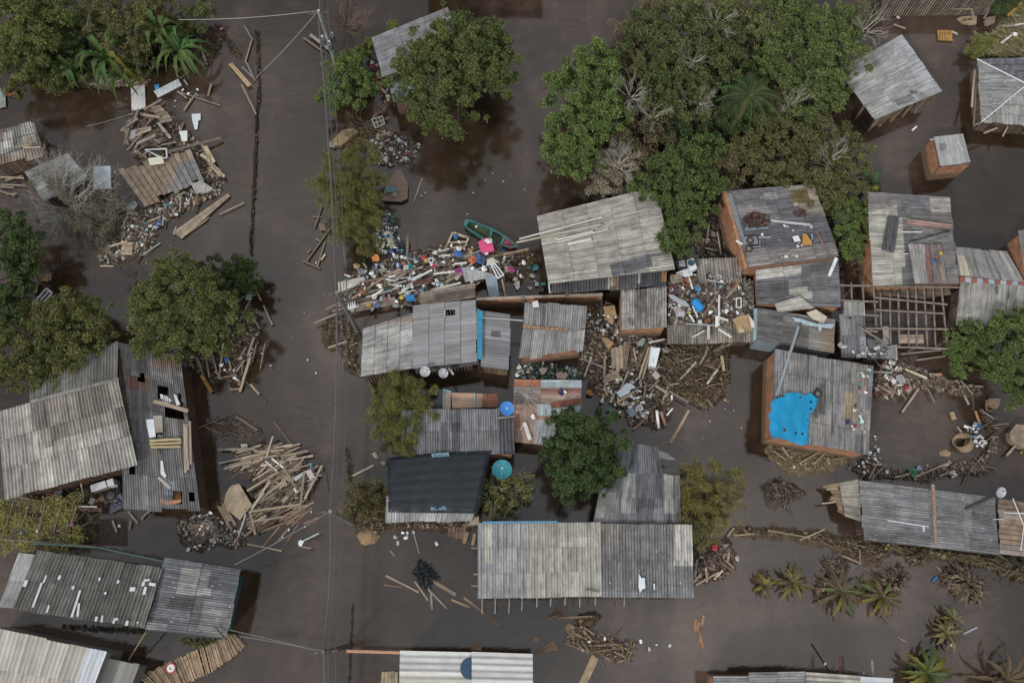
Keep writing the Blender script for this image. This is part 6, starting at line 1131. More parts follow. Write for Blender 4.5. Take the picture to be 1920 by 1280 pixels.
for q, c, w_, lab in (((970, 90, 900, 310), WP, 3.2, 'pale stake standing out of the top of the board heap'), ((1280, 450, 1240, 830), WT, 4.2, 'upright brown board crossing the right of the board heap'), ((745, 845, 1240, 775), (.40, .32, .22), 4, 'light beam lying level across the board heap'), ((890, 340, 1008, 442), WW, 3, 'left white lath on the board heap'), ((955, 315, 1078, 410), WW, 3, 'right white lath on the board heap'), ((1075, 400, 1225, 655), WT, 2.6, 'thin brown lath slanting through the board heap'), ((740, 850, 792, 1075), WT, 3.6, 'brown stake at the bottom of the board heap'), ((700, 870, 625, 1090), (.30, .34, .36), 3, 'grey-blue pole at the bottom of the board heap'), ((935, 545, 755, 820), WP, 3.4, 'pale lath running down the left of the board heap'), ((1180, 610, 1205, 655), WW, 3.4, 'short white lath at the right of the board heap'), ((1430, 1062, 1270, 1140), (.42, .55, .55), 2, 'pale blue handle of the white pan adrift'), ((1245, 1195, 1350, 1215), WP, 2.2, 'thin pale stick below the white pan'), ((710, 1170, 1060, 1240), WT, 2.4, 'long thin stick afloat below the board heap'), ((1460, 420, 1500, 610), WD, 2.2, 'dark sunken stick right of the board heap'), ((1345, 360, 1352, 430), (.10, .35, .36), 1.6, 'teal rod sticking out of the board heap')):
    a = f(*q); pl(*a, w_, c, lab, .62, .5)
scatter_planks('half sunken reddish board below the street board heap', 'sunken boards below the heap', poly(f, 1030, 900, 1400, 660, 1420, 860, 1240, 1060, 900, 1120), 17, 32, 12, (16, 58), (2.2, 3.6), ((.21, .13, .09), (.26, .17, .12), WT), (.02, .05), 49, .02)
scatter_planks('board sunk beside the upper fan of the board heap', 'sunken boards left of the heap', poly(f, 530, 300, 640, 380, 700, 470, 600, 480, 520, 340), 7, 30, 12, (14, 30), (2, 3.4), (WT, (.2, .13, .09)), (.02, .05), 50, .02)
panel('ply_sheet', 'large muddy plywood sheet at the left of the board heap', 'plywood', poly(f, 545, 590, 630, 565, 762, 780, 640, 930, 470, 800, 500, 660), [.35, .5, .55, .3, .1, .2], .05, (.29, .235, .165), WOOD)
boards('board_bundle', 'brown boards fanned below the muddy plywood sheet', 'boards', poly(f, 390, 760, 500, 800, 600, 960, 520, 1000), .15, 'v', (.2, .15, .11), pitch=.2, seed=51, ragged=.3)
boards('soaked_boards', 'upper dark soaked board panel below the lean-to', 'boards', poly(f, 110, 980, 330, 950, 345, 990, 160, 1090), .15, 'u', (.16, .115, .085), pitch=.3, seed=52); boards('soaked_boards', 'lower dark soaked board panel below the lean-to', 'boards', poly(f, 130, 1110, 340, 1000, 450, 1050, 180, 1190), .1, 'u', (.13, .10, .08), pitch=.3, seed=53)
mess('floating_debris', 'dark scraps around the soaked board panels', poly(f, 0, 980, 120, 900, 350, 870, 700, 1080, 700, 1180, 400, 1190, 180, 1240, 60, 1120), 600, .2, (DK, WD, WG, (.3, .3, .3)), crumbs=.5, seed=54, bed=(.045, .035, .028))
litter('around the soaked board panels', poly(f, 60, 850, 350, 850, 720, 1120, 650, 1230, 120, 1250), [('bag', 'white', 5), ('bottle', 'white', 8), ('foam', 'white', 6), ('shard', 'grey', 4), ('shard', 'orange', 2)], seed=55, s=(.7, 1.2))
panel('foam_box', 'cream square box adrift above the board heap', 'box', poly(f, 648, 172, 712, 172, 714, 216, 650, 214), .18, .16, (.48, .45, .36), CLEAN); panel('pan', 'white pan head afloat right of the board heap', 'pan', poly(f, 1220, 1150, 1245, 1128, 1280, 1145, 1255, 1190, 1230, 1192), .1, .07, (.68, .70, .70), CLEAN)
panel('printed_sheet', 'white stained sheet caught at the right of the board heap', 'sheet', poly(f, 1290, 440, 1345, 420, 1390, 500, 1340, 530), .65, .03, (.45, .40, .38), ROOFS); panel('metal_strip', 'whitish strip across the board heap', 'strip', poly(f, 1175, 510, 1285, 440, 1300, 460, 1195, 545), .62, .03, (.42, .42, .41))
pls('brown branch adrift between the lean-to and the board heap', 'branches above the board heap', [(372, 802, 438, 775, 2.5), (442, 780, 482, 806, 4), (385, 800, 410, 812, 2), (408, 800, 445, 816, 1.8), (395, 790, 420, 795, 1.6), (460, 715, 500, 755, 3, WD), (513, 790, 560, 850, 2)], (.21, .15, .11), .06)
mess('floating_debris', 'thin twigs drifting above the board heap', [(372, 795), (440, 770), (490, 800), (500, 820), (455, 838), (400, 815)], 160, .1, (WD, DK, (.2, .15, .11)), (.4, 1.4), crumbs=.1, seed=56)
# coloured debris heap by the street
f = tf(630, 440, 10.667); fb = tf(810, 400, 8.0)
D1 = [(632, 548), (650, 520), (690, 505), (720, 488), (790, 470), (860, 452), (900, 470), (965, 470), (962, 510), (890, 530), (790, 570), (660, 585), (634, 572)]
mess('debris_bed', 'brown bed of wreckage under the coloured street heap', D1, 2300, .55, (WD, DK, WG, WT, WP, (.45, .44, .42), (.3, .28, .26), (.14, .07, .06)), crumbs=.45, seed=57, ang=22, spread=25, bed=(.085, .062, .048))
scatter_planks('brown board lying along the coloured street heap', 'boards in the coloured street heap', [(640, 560), (700, 525), (860, 468), (955, 480), (890, 525), (790, 560), (660, 582)], 46, 22, 9, (22, 80), (2.2, 4.6), (WG, WT, WD, (.21, .15, .125), (.30, .25, .21)), (.15, .6), 58, .12)
for q, c, w_, lab in (((320, 1275, 960, 860), (.30, .21, .16), 4.2, 'long pinkish beam at the left of the coloured heap'), ((965, 830, 1295, 690), (.33, .24, .18), 5.5, 'pinkish plank end in the middle of the coloured heap'), ((1100, 850, 1560, 700), (.27, .2, .14), 5, 'brown plank beneath the white window pieces'), ((810, 760, 930, 650), WG, 4, 'short grey plank at the top of the coloured heap'), ((890, 770, 1020, 680), (.32, .27, .21), 4, 'short tan plank beside the grey one'), ((600, 1250, 1110, 1110), (.5, .47, .42), 3, 'long whitish lath low in the coloured heap'), ((1050, 995, 1365, 1030), WW, 3.4, 'white lath lying level in the coloured heap'), ((1310, 1115, 1400, 1060), WW, 3, 'short white lath in the coloured heap'), ((1430, 0, 1425, 410), WT, 4, 'upright brown plank above the coloured heap'), ((170, 800, 290, 840), WW, 3, 'white stick at the top left of the coloured heap'), ((540, 570, 620, 670), WP, 1.8, 'thin pale stick near the orange chair'), ((150, 230, 195, 690), WT, 1.6, 'thin reed standing left of the coloured heap'), ((1220, 930, 1260, 870), WW, 2, 'bent white rod in the coloured heap'), ((1250, 870, 1560, 845), WW, 2, 'thin white rod in the coloured heap')):
    a = f(*q); pl(*a, w_, c, lab, .72, .68)
for q, c, w_, lab in (((310, 1270, 610, 1040), (0, 0, 0), 0, ''), ((0, 600, 250, 535), WW, 3.2, 'white lath at the top of the coloured heap under the tan frame'), ((960, 640, 1450, 535), (.30, .22, .16), 4.2, 'brown log reaching from the pink mattress to the beige roof'), ((1050, 985, 1100, 1250), WT, 3.2, 'brown post by the grey-blue sheet'), ((-10, 1160, 250, 1080), WW, 4.4, 'wide white lath on the lower coloured heap'), ((150, 1120, 430, 1040), WW, 4.6, 'second wide white lath on the lower coloured heap'), ((20, 910, 340, 870), WW, 3, 'white stick beside the orange scrap'), ((640, 1085, 720, 1030), WT, 3, 'short prop between the heap and the grey-blue sheet')):
    if w_: a = fb(*q); pl(*a, w_, c, lab, .75, .72)
pl(527, 1045 / 4 + 960 - 640, 527, 583, 2, WT, 'x', .2) if False else None
pls('brown pole sticking from the coloured heap into the street', 'poles at the street end of the heap', [(611, 580, 640, 566, 3.4), (588, 606, 632, 588, 3), (615, 652, 650, 640, 4)], WT, .4)
boards('deck', 'grey brown plank deck at the lower right of the coloured heap', 'deck', [(786, 548), (889, 530), (893, 558), (788, 574)], .9, 'u', (.235, .195, .155), pitch=.2, seed=59)
boards('deck', 'dusty plank deck sloping at the lower left of the coloured heap', 'deck', [(655, 572), (740, 556), (745, 570), (660, 586)], .6, 'u', (.26, .22, .18), pitch=.2, seed=60)
panel('door', 'dark red-brown door lying in the coloured heap', 'door', poly(f, 1385, 950, 1925, 870, 1930, 950, 1400, 1030), .75, .05, (.115, .06, .055), WOOD); panel('mattress', 'dirty white mattress at the left end of the coloured heap', 'mattress', poly(f, 35, 950, 555, 835, 590, 890, 350, 1040, 50, 1150), .6, .16, (.46, .44, .37))
for k, q in enumerate((poly(f, 1490, 905, 1920, 680, 1925, 720, 1540, 920), poly(f, 1500, 880, 1720, 770, 1730, 790, 1520, 900))): panel('window_part', ['wide white window casing in the coloured heap', 'narrow white window casing in the coloured heap'][k], 'window', q, .85 + .06 * k, .05, (.62, .64, .64), CLEAN)
frame('white_square', 'small white square under the tan frame', 'frame', poly(f, 1850, 500, 1930, 460, 1945, 540, 1880, 570), .8, .06, .05, (.66, .66, .65), (), CLEAN)
for x, y, c, k, s, lab in ((560, 525, 'green', 'tub', 1.6, 'green tub left of the orange chair'), (755, 650, 'blue', 'ball', 2.0, 'blue ball below the orange chair'), (400, 620, (.45, .36, .16), 'bag', 2.4, 'yellowish sack at the left of the coloured heap'), (770, 830, (.50, .47, .40), 'ball', 2.6, 'dirty white ball in the coloured heap'), (545, 1140, (.66, .24, .13), 'crate', 1.3, 'coral box at the left of the coloured heap'), (640, 1100, 'grey', 'ball', 1.9, 'grey ball beside the coral box'), (955, 975, (.26, .19, .06), 'tub', 1.9, 'mustard tub in the coloured heap'), (880, 1020, 'white', 'bag', 2.2, 'white bag beside the mustard tub'), (1320, 1255, 'yellow', 'ball', 3.2, 'bright yellow round drum beside the blue bin'), (1690, 1190, (.5, .55, .56), 'jug', 2.6, 'whitish gas canister right of the blue bin'), (1770, 455, 'red', 'bag', 1.8, 'red cloth at the top of the coloured heap'), (1480, 630, (.04, .36, .40), 'bag', 2.6, 'bright teal bag in the coloured heap'), (1390, 670, 'white', 'bag', 2.2, 'white bag left of the bright teal bag'), (1340, 560, (.5, .17, .08), 'bag', 1.5, 'rust red cloth near the teal bag'), (1800, 520, (.55, .36, .12), 'bag', 1.8, 'ochre bag near the red cloth'), (1230, 600, 'blue', 'bag', 2.0, 'blue and white bag left of the teal bag'), (480, 720, (.27, .28, .33), 'bag', 2.6, 'grey plastic heap at the top left of the coloured heap')):
    a = f(x, y); item(k, c, a[0], a[1], lab, .7, s)
M = MB(); c = Vector((0, 0, 0)); c = P(769, 559, 1.0); dv = (P(776, 558, 1.0) - c).normalized(); rot = frame_of(dv); M.lathe(c - dv * .28, [(.001, 0), (.2, 0), (.235, .05), (.25, .52), (.27, .54), (.27, .58), (.001, .58)], (.03, .20, .46), 18, rot @ Matrix(((0, 0, 1), (0, 1, 0), (-1, 0, 0))) if False else rot @ Matrix.Rotation(math.pi / 2, 3, 'Y')); tag(M.build('bin', CLEAN, smooth=False), 'blue bin lying beside the bright yellow drum', 'bin')
e = empty('chair', P(703, 484, .5), 'orange plastic chair tipped over above the coloured heap', 'chair')
M = MB(); M.prism([P(x, y, .85) for x, y in poly(f, 710, 430, 850, 420, 870, 500, 840, 530, 730, 520)], .04, (.66, .24, .08)); M.build('seat', CLEAN, e)
M = MB(); M.prism([P(x, y, .95) for x, y in poly(f, 760, 395, 830, 390, 845, 425, 765, 432)], .04, (.55, .30, .16)); M.build('backrest', CLEAN, e)
for x, y in ((735, 515), (840, 520), (725, 440), (850, 440)):
    a = f(x, y); M = MB(); M.tube([P(a[0], a[1], .82), P(a[0] + 1, a[1] + 2, .4)], .02, (.4, .4, .4), 6); M.build('leg', CLEAN, e)
e = empty('plastic_chair', P(658, 577, .5), 'white plastic chair with slots lying at the end of the coloured heap', 'chair')
M = MB(); M.prism([P(x, y, .9) for x, y in ((650, 574), (666, 570), (669, 576), (654, 581))], .04, (.55, .57, .58)); M.build('seat', CLEAN, e)
M = MB()
for k in range(4): M.bar(P(653 + k * 4, 569 - k, 1.0), P(654 + k * 4, 575 - k, .95), .06, .03, (.6, .62, .62))
M.build('backrest', CLEAN, e)
item('shard', 'yellow', 691, 573, 'small yellow scrap on the lower coloured heap', .75, 2.0); item('bag', (.16, .26, .50), 708, 571, 'blue bundle on the lower coloured heap', .75, 2.0); item('cloth', 'pink', 723, 561, 'pink and white rag on the lower coloured heap', .7, 1.4)
LT1 = [(700, 415), (722, 395), (740, 412), (748, 445), (765, 480), (800, 490), (780, 500), (740, 480), (712, 470), (700, 450)]
mess('litter_bed', 'dark bed of wrappers at the foot of the feathery tree', LT1, 420, .2, (DK, (.05, .06, .07), (.3, .3, .3), (.1, .14, .16)), crumbs=.8, seed=61, bed=(.05, .05, .05))
litter('at the foot of the feathery tree', LT1, [('bottle', 'white', 26), ('bag', 'white', 14), ('bag', 'teal', 8), ('bag', 'blue', 5), ('bottle', 'pale blue', 10), ('shard', 'cream', 8), ('tub', 'red', 3), ('shoe', 'black', 4), ('tub', 'white', 5)], seed=62, z=(.1, .4), s=(.9, 1.5))
panel('cushion', 'cream folding bed frame with blue pad above the coloured heap', 'cushion', [(719, 436), (731, 433), (741, 462), (732, 466)], .5, .08, (.45, .43, .30)); item('bag', 'blue', 728, 443, 'blue pad on the cream frame', .6, 1.5)
litter('among the coloured street heap', D1, [('bottle', 'white', 26), ('foam', 'white', 22), ('bag', 'white', 12), ('shard', 'cream', 22), ('bottle', 'blue', 6), ('tub', 'orange', 2), ('bag', 'teal', 5), ('shard', 'pale blue', 14), ('bag', 'red', 2), ('shard', 'teal', 5), ('tub', 'grey', 5), ('shoe', 'black', 6), ('cloth', 'brown', 8), ('shard', 'white', 16)], seed=63, z=(.5, .95), s=(.8, 1.5))
scatter_planks('white lath lying in the coloured street heap', 'white laths in the coloured street heap', [(665, 545), (720, 515), (860, 470), (900, 500), (840, 540), (700, 570)], 20, 20, 14, (10, 44), (1.8, 4), (WW, (.5, .47, .42), (.6, .62, .62)), (.6, .85), 158)
# boat, mattress and sheets at the right end of the heap
e = empty('boat', P(922, 437, 0), 'narrow dark green wooden boat with two thwarts, bow toward the open water', 'boat')
out = poly(fb, 478, 125, 500, 95, 570, 92, 900, 225, 1110, 340, 1310, 500, 1230, 515, 1010, 490, 760, 385, 540, 240, 482, 190)
T = [P(x, y, .42) for x, y in out]; c = sum(T, Vector()) / len(T)
inn = [c + (p - c) * .90 for p in T]; ax_ = (T[5] - T[0]).normalized(); sd_ = Vector((-ax_.y, ax_.x, 0))
inn = [p - sd_ * ((p - c).dot(sd_)) * .12 for p in inn]
M = MB(); n = len(T)
for i in range(n):
    j = (i + 1) % n; a, b = T[i], T[j]; lo_a, lo_b = [Vector((c.x + (p.x - c.x) * .88, c.y + (p.y - c.y) * .88, -.1)) for p in (a, b)]
    M.face([a, b, lo_b, lo_a], (.02, .10, .09)); M.face([inn[j], inn[i], a, b][::-1], (.035, .16, .15))
    ia, ib = [Vector((c.x + (p.x - c.x) * .9, c.y + (p.y - c.y) * .9, .1)) for p in (inn[i], inn[j])]; M.face([inn[i], inn[j], ib, ia][::-1], (.03, .115, .10))
M.build('hull', PAINT, e)
M = MB(); fl = [Vector((c.x + (p.x - c.x) * .9, c.y + (p.y - c.y) * .9, .1)) for p in inn]; M.face(fl if ((fl[1] - fl[0]).cross(fl[2] - fl[1])).z > 0 else fl[::-1], (.06, .075, .04)); M.build('floor', WOOD, e)
for q in (((905, 232), (860, 392)), ((1095, 345), (1030, 475))):
    a, b = [P(*fb(*p), .40) for p in q]; M = MB(); M.bar(a, b, .17, .03, (.04, .17, .17)); M.build('thwart', PAINT, e)
M = MB(); M.prism([P(x, y, .44) for x, y in poly(fb, 480, 125, 500, 95, 560, 95, 530, 180, 485, 185)], .03, (.04, .17, .18)); M.build('foredeck', PAINT, e)
item('cloth', (.32, .05, .10), *fb(1150, 455), 'crimson cloth in the stern of the green boat', .25, 3.2); item('foam', 'white', *fb(665, 200), 'white scrap in the bow of the green boat', .2, .9)
frame('bed_frame', 'tan wooden frame afloat above the coloured heap', 'frame', poly(fb, 310, 290, 545, 370, 490, 510, 210, 525), .25, .13, .1, (.45, .36, .25), [(3, .35, 1, .4)], WOOD)
item('bag', (.05, .22, .5), *fb(355, 345), 'blue bag in the tan wooden frame', .3, 2.8)
panel('mattress', 'bright pink mattress tilted against the green boat', 'mattress', poly(fb, 690, 430, 760, 385, 860, 362, 895, 385, 935, 555, 752, 612), [1.0, 1.0, .95, .9, .8, .85], .16, (.62, .075, .20), CLEAN)
item('bag', 'white', *fb(840, 410), 'white bag on the pink mattress', 1.05, 2.6); item('bag', 'blue', *fb(1050, 550), 'blue bag under the stern of the green boat', .4, 2.2); item('cloth', 'black', *fb(965, 520), 'black cloth hanging beside the pink mattress', .5, 3.4)
item('tub', (.5, .26, .05), *fb(575, 560), 'amber tub left of the pink mattress', .8, 2.4); item('bag', 'blue', *fb(410, 610), 'deep blue bag below the tan frame', .85, 3.2); item('bag', 'white', *fb(395, 520), 'white bag above the deep blue bag', .85, 2.0)
panel('sheet', 'pale grey sheet lying on the right of the coloured heap', 'sheet', poly(fb, 440, 815, 560, 805, 700, 850, 900, 905, 950, 960, 760, 985, 500, 1030), 1.0, .03, (.34, .34, .34), ROOF); panel('corrugated_sheet', 'grey-blue sheet sloping down from the coloured heap', 'sheet', poly(fb, 795, 950, 965, 930, 1012, 1270, 860, 1280), [1.05, 1.05, .5, .5], .03, (.22, .27, .31), ROOFC)
item('tub', 'white', *fb(610, 830), 'white tub on the pale grey sheet', 1.1, 2.2); item('bag', 'white', *fb(780, 820), 'white bag beside the pale grey sheet', 1.1, 2.2)
frame('trestle', 'white table frame leaning at the right of the coloured heap', 'frame', poly(fb, 885, 770, 935, 745, 1075, 925, 985, 975), 1.2, .09, .06, (.62, .64, .64), [(0, .5, 2, .5)], CLEAN); panel('foam_sheet', 'creamy torn foam sheet above the white table frame', 'foam', poly(fb, 835, 690, 900, 660, 960, 700, 1015, 735, 940, 745, 850, 780, 810, 790), 1.1, .05, (.55, .52, .44))
panel('board', 'tan square board at the right tip of the coloured heap', 'board', poly(fb, 1090, 800, 1165, 790, 1170, 870, 1095, 885), .9, .05, (.45, .31, .18)); item('cloth', (.42, .06, .25), *fb(1185, 840), 'magenta cloth beside the tan square board', .9, 2.0); item('cloth', (.3, .05, .22), *fb(405, 870), 'magenta scrap left of the pale grey sheet', 1.0, 2.0); item('cloth', (.09, .15, .28), *fb(730, 690), 'denim blue cloth below the pink mattress', .95, 3.2); item('cloth', 'orange', *fb(600, 700), 'brick orange cloth left of the denim cloth', .9, 2.4)
mess('floating_debris', 'brown weed and sticks between the coloured heap and the beige roof', [(940, 478), (1000, 468), (1012, 495), (975, 530), (960, 512)], 380, .3, (DK, WD, (.15, .12, .06)), crumbs=.4, seed=64, bed=(.05, .04, .03))
litter('in the gap beside the big beige roof', [(955, 480), (1008, 470), (1020, 545), (965, 540)], [('bag', 'white', 5), ('bottle', 'pale blue', 4), ('bag', 'teal', 3), ('shard', 'cream', 4)], seed=65, z=(.1, .3))
item('tub', (.42, .33, .24), 1014, 543, 'round tan lid beside the downpipe of the beige roof', .3, 2.4); item('bag', 'teal', 1018, 532, 'teal scrap beside the downpipe', .4, 1.6)
# straw and sticks at the street corner of the middle houses
mess('brush_heap', 'straw and muddy sticks heaped round the utility pole foot', [(605, 608), (650, 590), (668, 640), (668, 690), (712, 703), (695, 712), (652, 695), (642, 655), (608, 645)], 520, .5, ((.2, .16, .11), WD, DK, (.24, .18, .12)), (.2, .9), crumbs=.3, seed=66, bed=(.08, .06, .04)); bare_bush('muddy dried bush at the street corner of the long grey roof', 622, 622, 26, col=(.26, .20, .14), stems=16, dep=5, r=.022)
pls('thin frame timber afloat in the street', 'timbers of the broken frame in the street', [(568, 489, 600, 503, 3.4), (575, 489, 618, 430, 3.6), (595, 500, 609, 455, 2.6), (590, 428, 604, 385, 3), (586, 406, 603, 407, 3), (592, 448, 600, 452, 2.6), (577, 474, 583, 467, 4), (602, 488, 610, 476, 4, WP)], (.21, .17, .14), .08)
panel('board', 'brown board corner sticking from the feathery tree into the street', 'board', [(598, 420), (606, 418), (612, 432), (600, 432)], .2, .04, (.2, .16, .12))
# litter by the bright shrub
LT2 = [(690, 270), (715, 245), (755, 255), (790, 275), (775, 300), (735, 310), (700, 305)]
mess('litter_bed', 'dark litter mat below the big round tree', LT2, 700, .2, (DK, WD, WT, (.3, .3, .29), (.3, .2, .14)), crumbs=.6, seed=67, bed=(.07, .055, .045))
litter('in the mat below the big round tree', LT2, [('bag', 'white', 12), ('bottle', 'white', 20), ('foam', 'white', 12), ('shard', 'cream', 10), ('bottle', 'pink', 3), ('bottle', 'blue', 4), ('shard', 'orange', 3), ('tub', 'red', 3)], seed=68, s=(.8, 1.4))
litter('between the shrub and the half hidden grey roof', [(695, 115), (712, 125), (735, 185), (725, 190), (700, 140)], [('bag', 'white', 5), ('cloth', 'red', 3), ('shard', 'cream', 6), ('bag', 'pink', 2)], seed=69, z=(.2, .5)); mess('bank_debris', 'reddish rubbish beside the half hidden grey roof', [(690, 105), (712, 118), (738, 190), (722, 192), (700, 145)], 300, .3, (DK, WD, (.25, .13, .10), WT), crumbs=.5, seed=70, bed=(.07, .05, .04))
frame('metal_chair', 'pale metal chair frame by the litter mat', 'frame', [(697, 224), (717, 218), (721, 232), (704, 240)], .5, .05, .05, (.45, .52, .50), [(0, .35, 2, .65), (0, .7, 2, .3), (3, .5, 1, .5)], CLEAN)
panel('sofa_back', 'brown wooden box wedged under the feathery tree top', 'box', [(615, 273), (640, 245), (662, 240), (672, 246), (640, 272)], [.3, .6, .7, .6, .3], .3, (.24, .18, .11), WOOD); panel('board', 'pale short board at the front of the brown box', 'board', [(615, 267), (625, 265), (628, 275), (614, 275)], .3, .1, (.36, .28, .22))
panel('tarp_sheet', 'brown and teal folded tarpaulin afloat right of the feathery tree', 'tarpaulin', [(742, 318), (752, 317), (765, 345), (764, 372), (752, 378), (716, 376), (722, 350)], .3, .1, (.22, .16, .12)); panel('tarp_sheet', 'teal painted board on the folded tarpaulin', 'board', [(724, 349), (744, 351), (746, 357), (720, 363)], .5, .03, (.11, .22, .22)); item('bag', 'cream', 738, 364, 'cream scrap on the folded tarpaulin', .45, 2.0)
pl(792, 334, 776, 378, 1.8, WP, 'thin pale stick afloat right of the folded tarpaulin', .05); pl(581, 65, 625, 98, 6, (.33, .31, .28), 'wide grey plank afloat under the transformer pole', .2); pl(569, 71, 606, 98, 3, WT, 'thin curved plank beside the wide grey one', .15)
# junk roof
f = tf(1250, 470, 7.53); zj = 1.75
JP = poly(f, 20, 330, 420, 340, 700, 400, 1180, 400, 1230, 900, 900, 1040, 20, 1040)
mess('junk_bed', 'grime and scraps covering the junk-loaded wavy roof', JP, 1600, .2, (DK, WD, WG, (.2, .17, .14), (.3, .28, .27)), crumbs=.55, seed=71, base=zj - .12)
e = empty('washing_machine', P(*f(355, 195), zj), 'white washing machine with a dark round door on the junk roof', 'washing machine')
M = MB(); M.prism([P(x, y, zj + .45) for x, y in poly(f, 295, 130, 375, 105, 430, 245, 355, 285, 330, 280)], .45, (.66, .68, .68)); M.build('cabinet', CLEAN, e)
a = P(*f(345, 170), zj + .455); M = MB(); M.lathe(a, [(.24, 0), (.24, .02), (.19, .03), (.17, .012), (.001, .0)], (.03, .07, .10), 24); M.build('door', CLEAN, e)
panel('screen', 'black screen panel beside the washing machine', 'screen', poly(f, 105, 110, 280, 100, 290, 255, 170, 270), zj + .15, .1, (.025, .027, .03), CLEAN); item('cloth', 'grey', *f(215, 185), 'grey cloth on the black screen panel', zj + .22, 2.0)
tyre('small wheel with grey rim on the wavy junk roof', *f(617, 362), zj + .05, .28, rim=(.32, .33, .33)); item('bowl', (.3, .33, .33), *f(1010, 345), 'grey round disc near the brick parapet corner', zj, 1.2); item('bowl', 'grey', *f(735, 385), 'pale grey basin on the junk roof', zj, 1.5)
item('crate', 'cream', *f(125, 410), 'cream crate at the left of the junk roof', zj, 1.9, rot=(0, 0, .2)); item('crate', (.38, .13, .08), *f(275, 445), 'red brown basket beside the cream crate', zj, 1.6, name='basket', cat='basket', rot=(0, 0, .5))
M = MB(); a = P(*f(385, 700), zj + .35); b = P(*f(495, 835), zj + .35); dv = b - a; rot = frame_of(dv) @ Matrix.Rotation(math.pi / 2, 3, 'Y'); Lb = dv.length
M.lathe(a, [(.001, -.04), (.2, -.03), (.25, .02)] + [(.27 + .03 * math.sin(t * math.pi), Lb * t) for t in (.08, .2, .3, .5, .7, .8, .92)] + [(.25, Lb * .98), (.2, Lb + .03), (.001, Lb + .04)], (.02, .23, .55), 24, rot); tag(M.build('barrel', CLEAN, smooth=True), 'big bright blue barrel lying on the junk roof', 'barrel')
item('bag', (.08, .30, .55), *f(430, 555), 'torn light blue sack above the blue barrel', zj, 3.0); item('cloth', 'black', *f(360, 580), 'black bundle left of the torn blue sack', zj, 2.4); item('ball', 'red', *f(535, 850), 'red ball at the end of the blue barrel', zj + .05, 1.1); item('tub', 'orange', *f(583, 992), 'bright orange bucket on the junk roof', zj + .1, 2.1, rot=(0, 0, 0)); item('ball', 'orange', *f(60, 575), 'small orange ball at the left of the junk roof', zj, 1.2); item('cloth', (.12, .05, .06), *f(85, 540), 'maroon cushion at the left of the junk roof', zj, 3.0)
panel('car_bumper', 'curved grey plastic bumper on the junk roof', 'bumper', poly(f, 30, 615, 90, 620, 190, 680, 270, 710, 330, 790, 240, 780, 120, 710, 40, 650), [zj + .2] * 8, .12, (.33, .35, .37), CLEAN); item('bag', (.5, .5, .52), *f(205, 870), 'large crumpled white plastic sheet on the junk roof', zj, 4.6, squash=.6); item('foam', 'yellow', *f(315, 870), 'pale yellow block on the crumpled white sheet', zj + .25, 1.0)
for q, w_, lab in (((740, 630, 735, 1060), 3.4, 'long white timber standing upright in the junk roof view'), ((705, 920, 705, 1075), 4.6, 'short wide white timber beside the long one'), ((740, 945, 872, 985), 4.6, 'white timber crossing at the top of the white frame'), ((360, 1225, 530, 1130), 2.6, 'left white brace on the lower junk roof'), ((730, 1105, 910, 1220), 3, 'right white brace on the lower junk roof'), ((590, 1055, 588, 1250), 5, 'wide white post on the lower junk roof'), ((320, 900, 388, 1005), 3.4, 'slanted white strip left of the orange bucket'), ((365, 780, 435, 935), 2.2, 'thin white strip below the blue barrel'), ((300, 320, 365, 540), 3, 'white pipe above the torn blue sack'), ((580, 410, 820, 460), 1.6, 'thin pale rod right of the wheel')):
    a = f(*q); pl(*a, w_, WW, lab, zj + .2, zj + .18)
for q, w_, c, lab in (((840, 670, 1010, 480), 3.6, WT, 'brown plank on the right of the junk roof'), ((270, 1030, 690, 1055), 2.6, (.4, .42, .42), 'grey pipe along the lower junk roof'), ((510, 940, 740, 560), 4, (.22, .17, .13), 'brown board beside the blue barrel'), ((668, 350, 690, 520), 3.6, (.2, .23, .28), 'slate blue rail below the wheel')):
    a = f(*q); pl(*a, w_, c, lab, zj + .15, zj + .13)
panel('panel', 'white panel heap beside the washing machine', 'panel', poly(f, 130, 310, 260, 260, 340, 250, 370, 340, 300, 380, 150, 340), zj + .1, .06, (.6, .62, .63), CLEAN); panel('small_sheet', 'pale grey sheet left of the orange bucket', 'sheet', poly(f, 435, 985, 490, 970, 505, 1030, 445, 1035), zj + .12, .03, (.48, .5, .52), CLEAN); frame('drawer', 'white open drawer at the right of the junk roof', 'drawer', poly(f, 985, 670, 1052, 668, 1048, 800, 980, 800), zj + .15, .07, .1, (.6, .58, .52), (), CLEAN)
panel('mattress', 'torn tan mattress slumped at the right of the junk roof', 'mattress', poly(f, 930, 970, 1020, 920, 1150, 900, 1240, 1000, 1230, 1130, 1010, 1160, 960, 1060), [zj + .1, zj + .3, zj + .35, zj + .25, zj + .1, zj + .1, zj + .25], .16, (.36, .24, .13)); panel('pennant', 'white triangular panel with a red spot on the tan mattress', 'panel', poly(f, 1155, 900, 1240, 1010, 1240, 1085, 1195, 1080), zj + .45, .03, (.6, .55, .52), CLEAN); item('ball', 'red', *f(1225, 1035), 'red round spot on the white triangular panel', zj + .42, .9, squash=.3, name='cap', cat='cap'); item('bag', 'cream', *f(1050, 1105), 'cream stuffing spilling from the tan mattress', zj + .2, 2.4)
litter('on the junk-loaded wavy roof', JP, [('bottle', 'white', 12), ('foam', 'white', 12), ('bag', 'white', 8), ('shard', 'cream', 12), ('shard', 'grey', 8), ('bottle', 'pale blue', 5), ('cloth', 'brown', 6), ('tub', 'grey', 5), ('shard', 'red', 2), ('shoe', 'black', 4)], seed=72, z=(zj, zj + .2), s=(.7, 1.3))
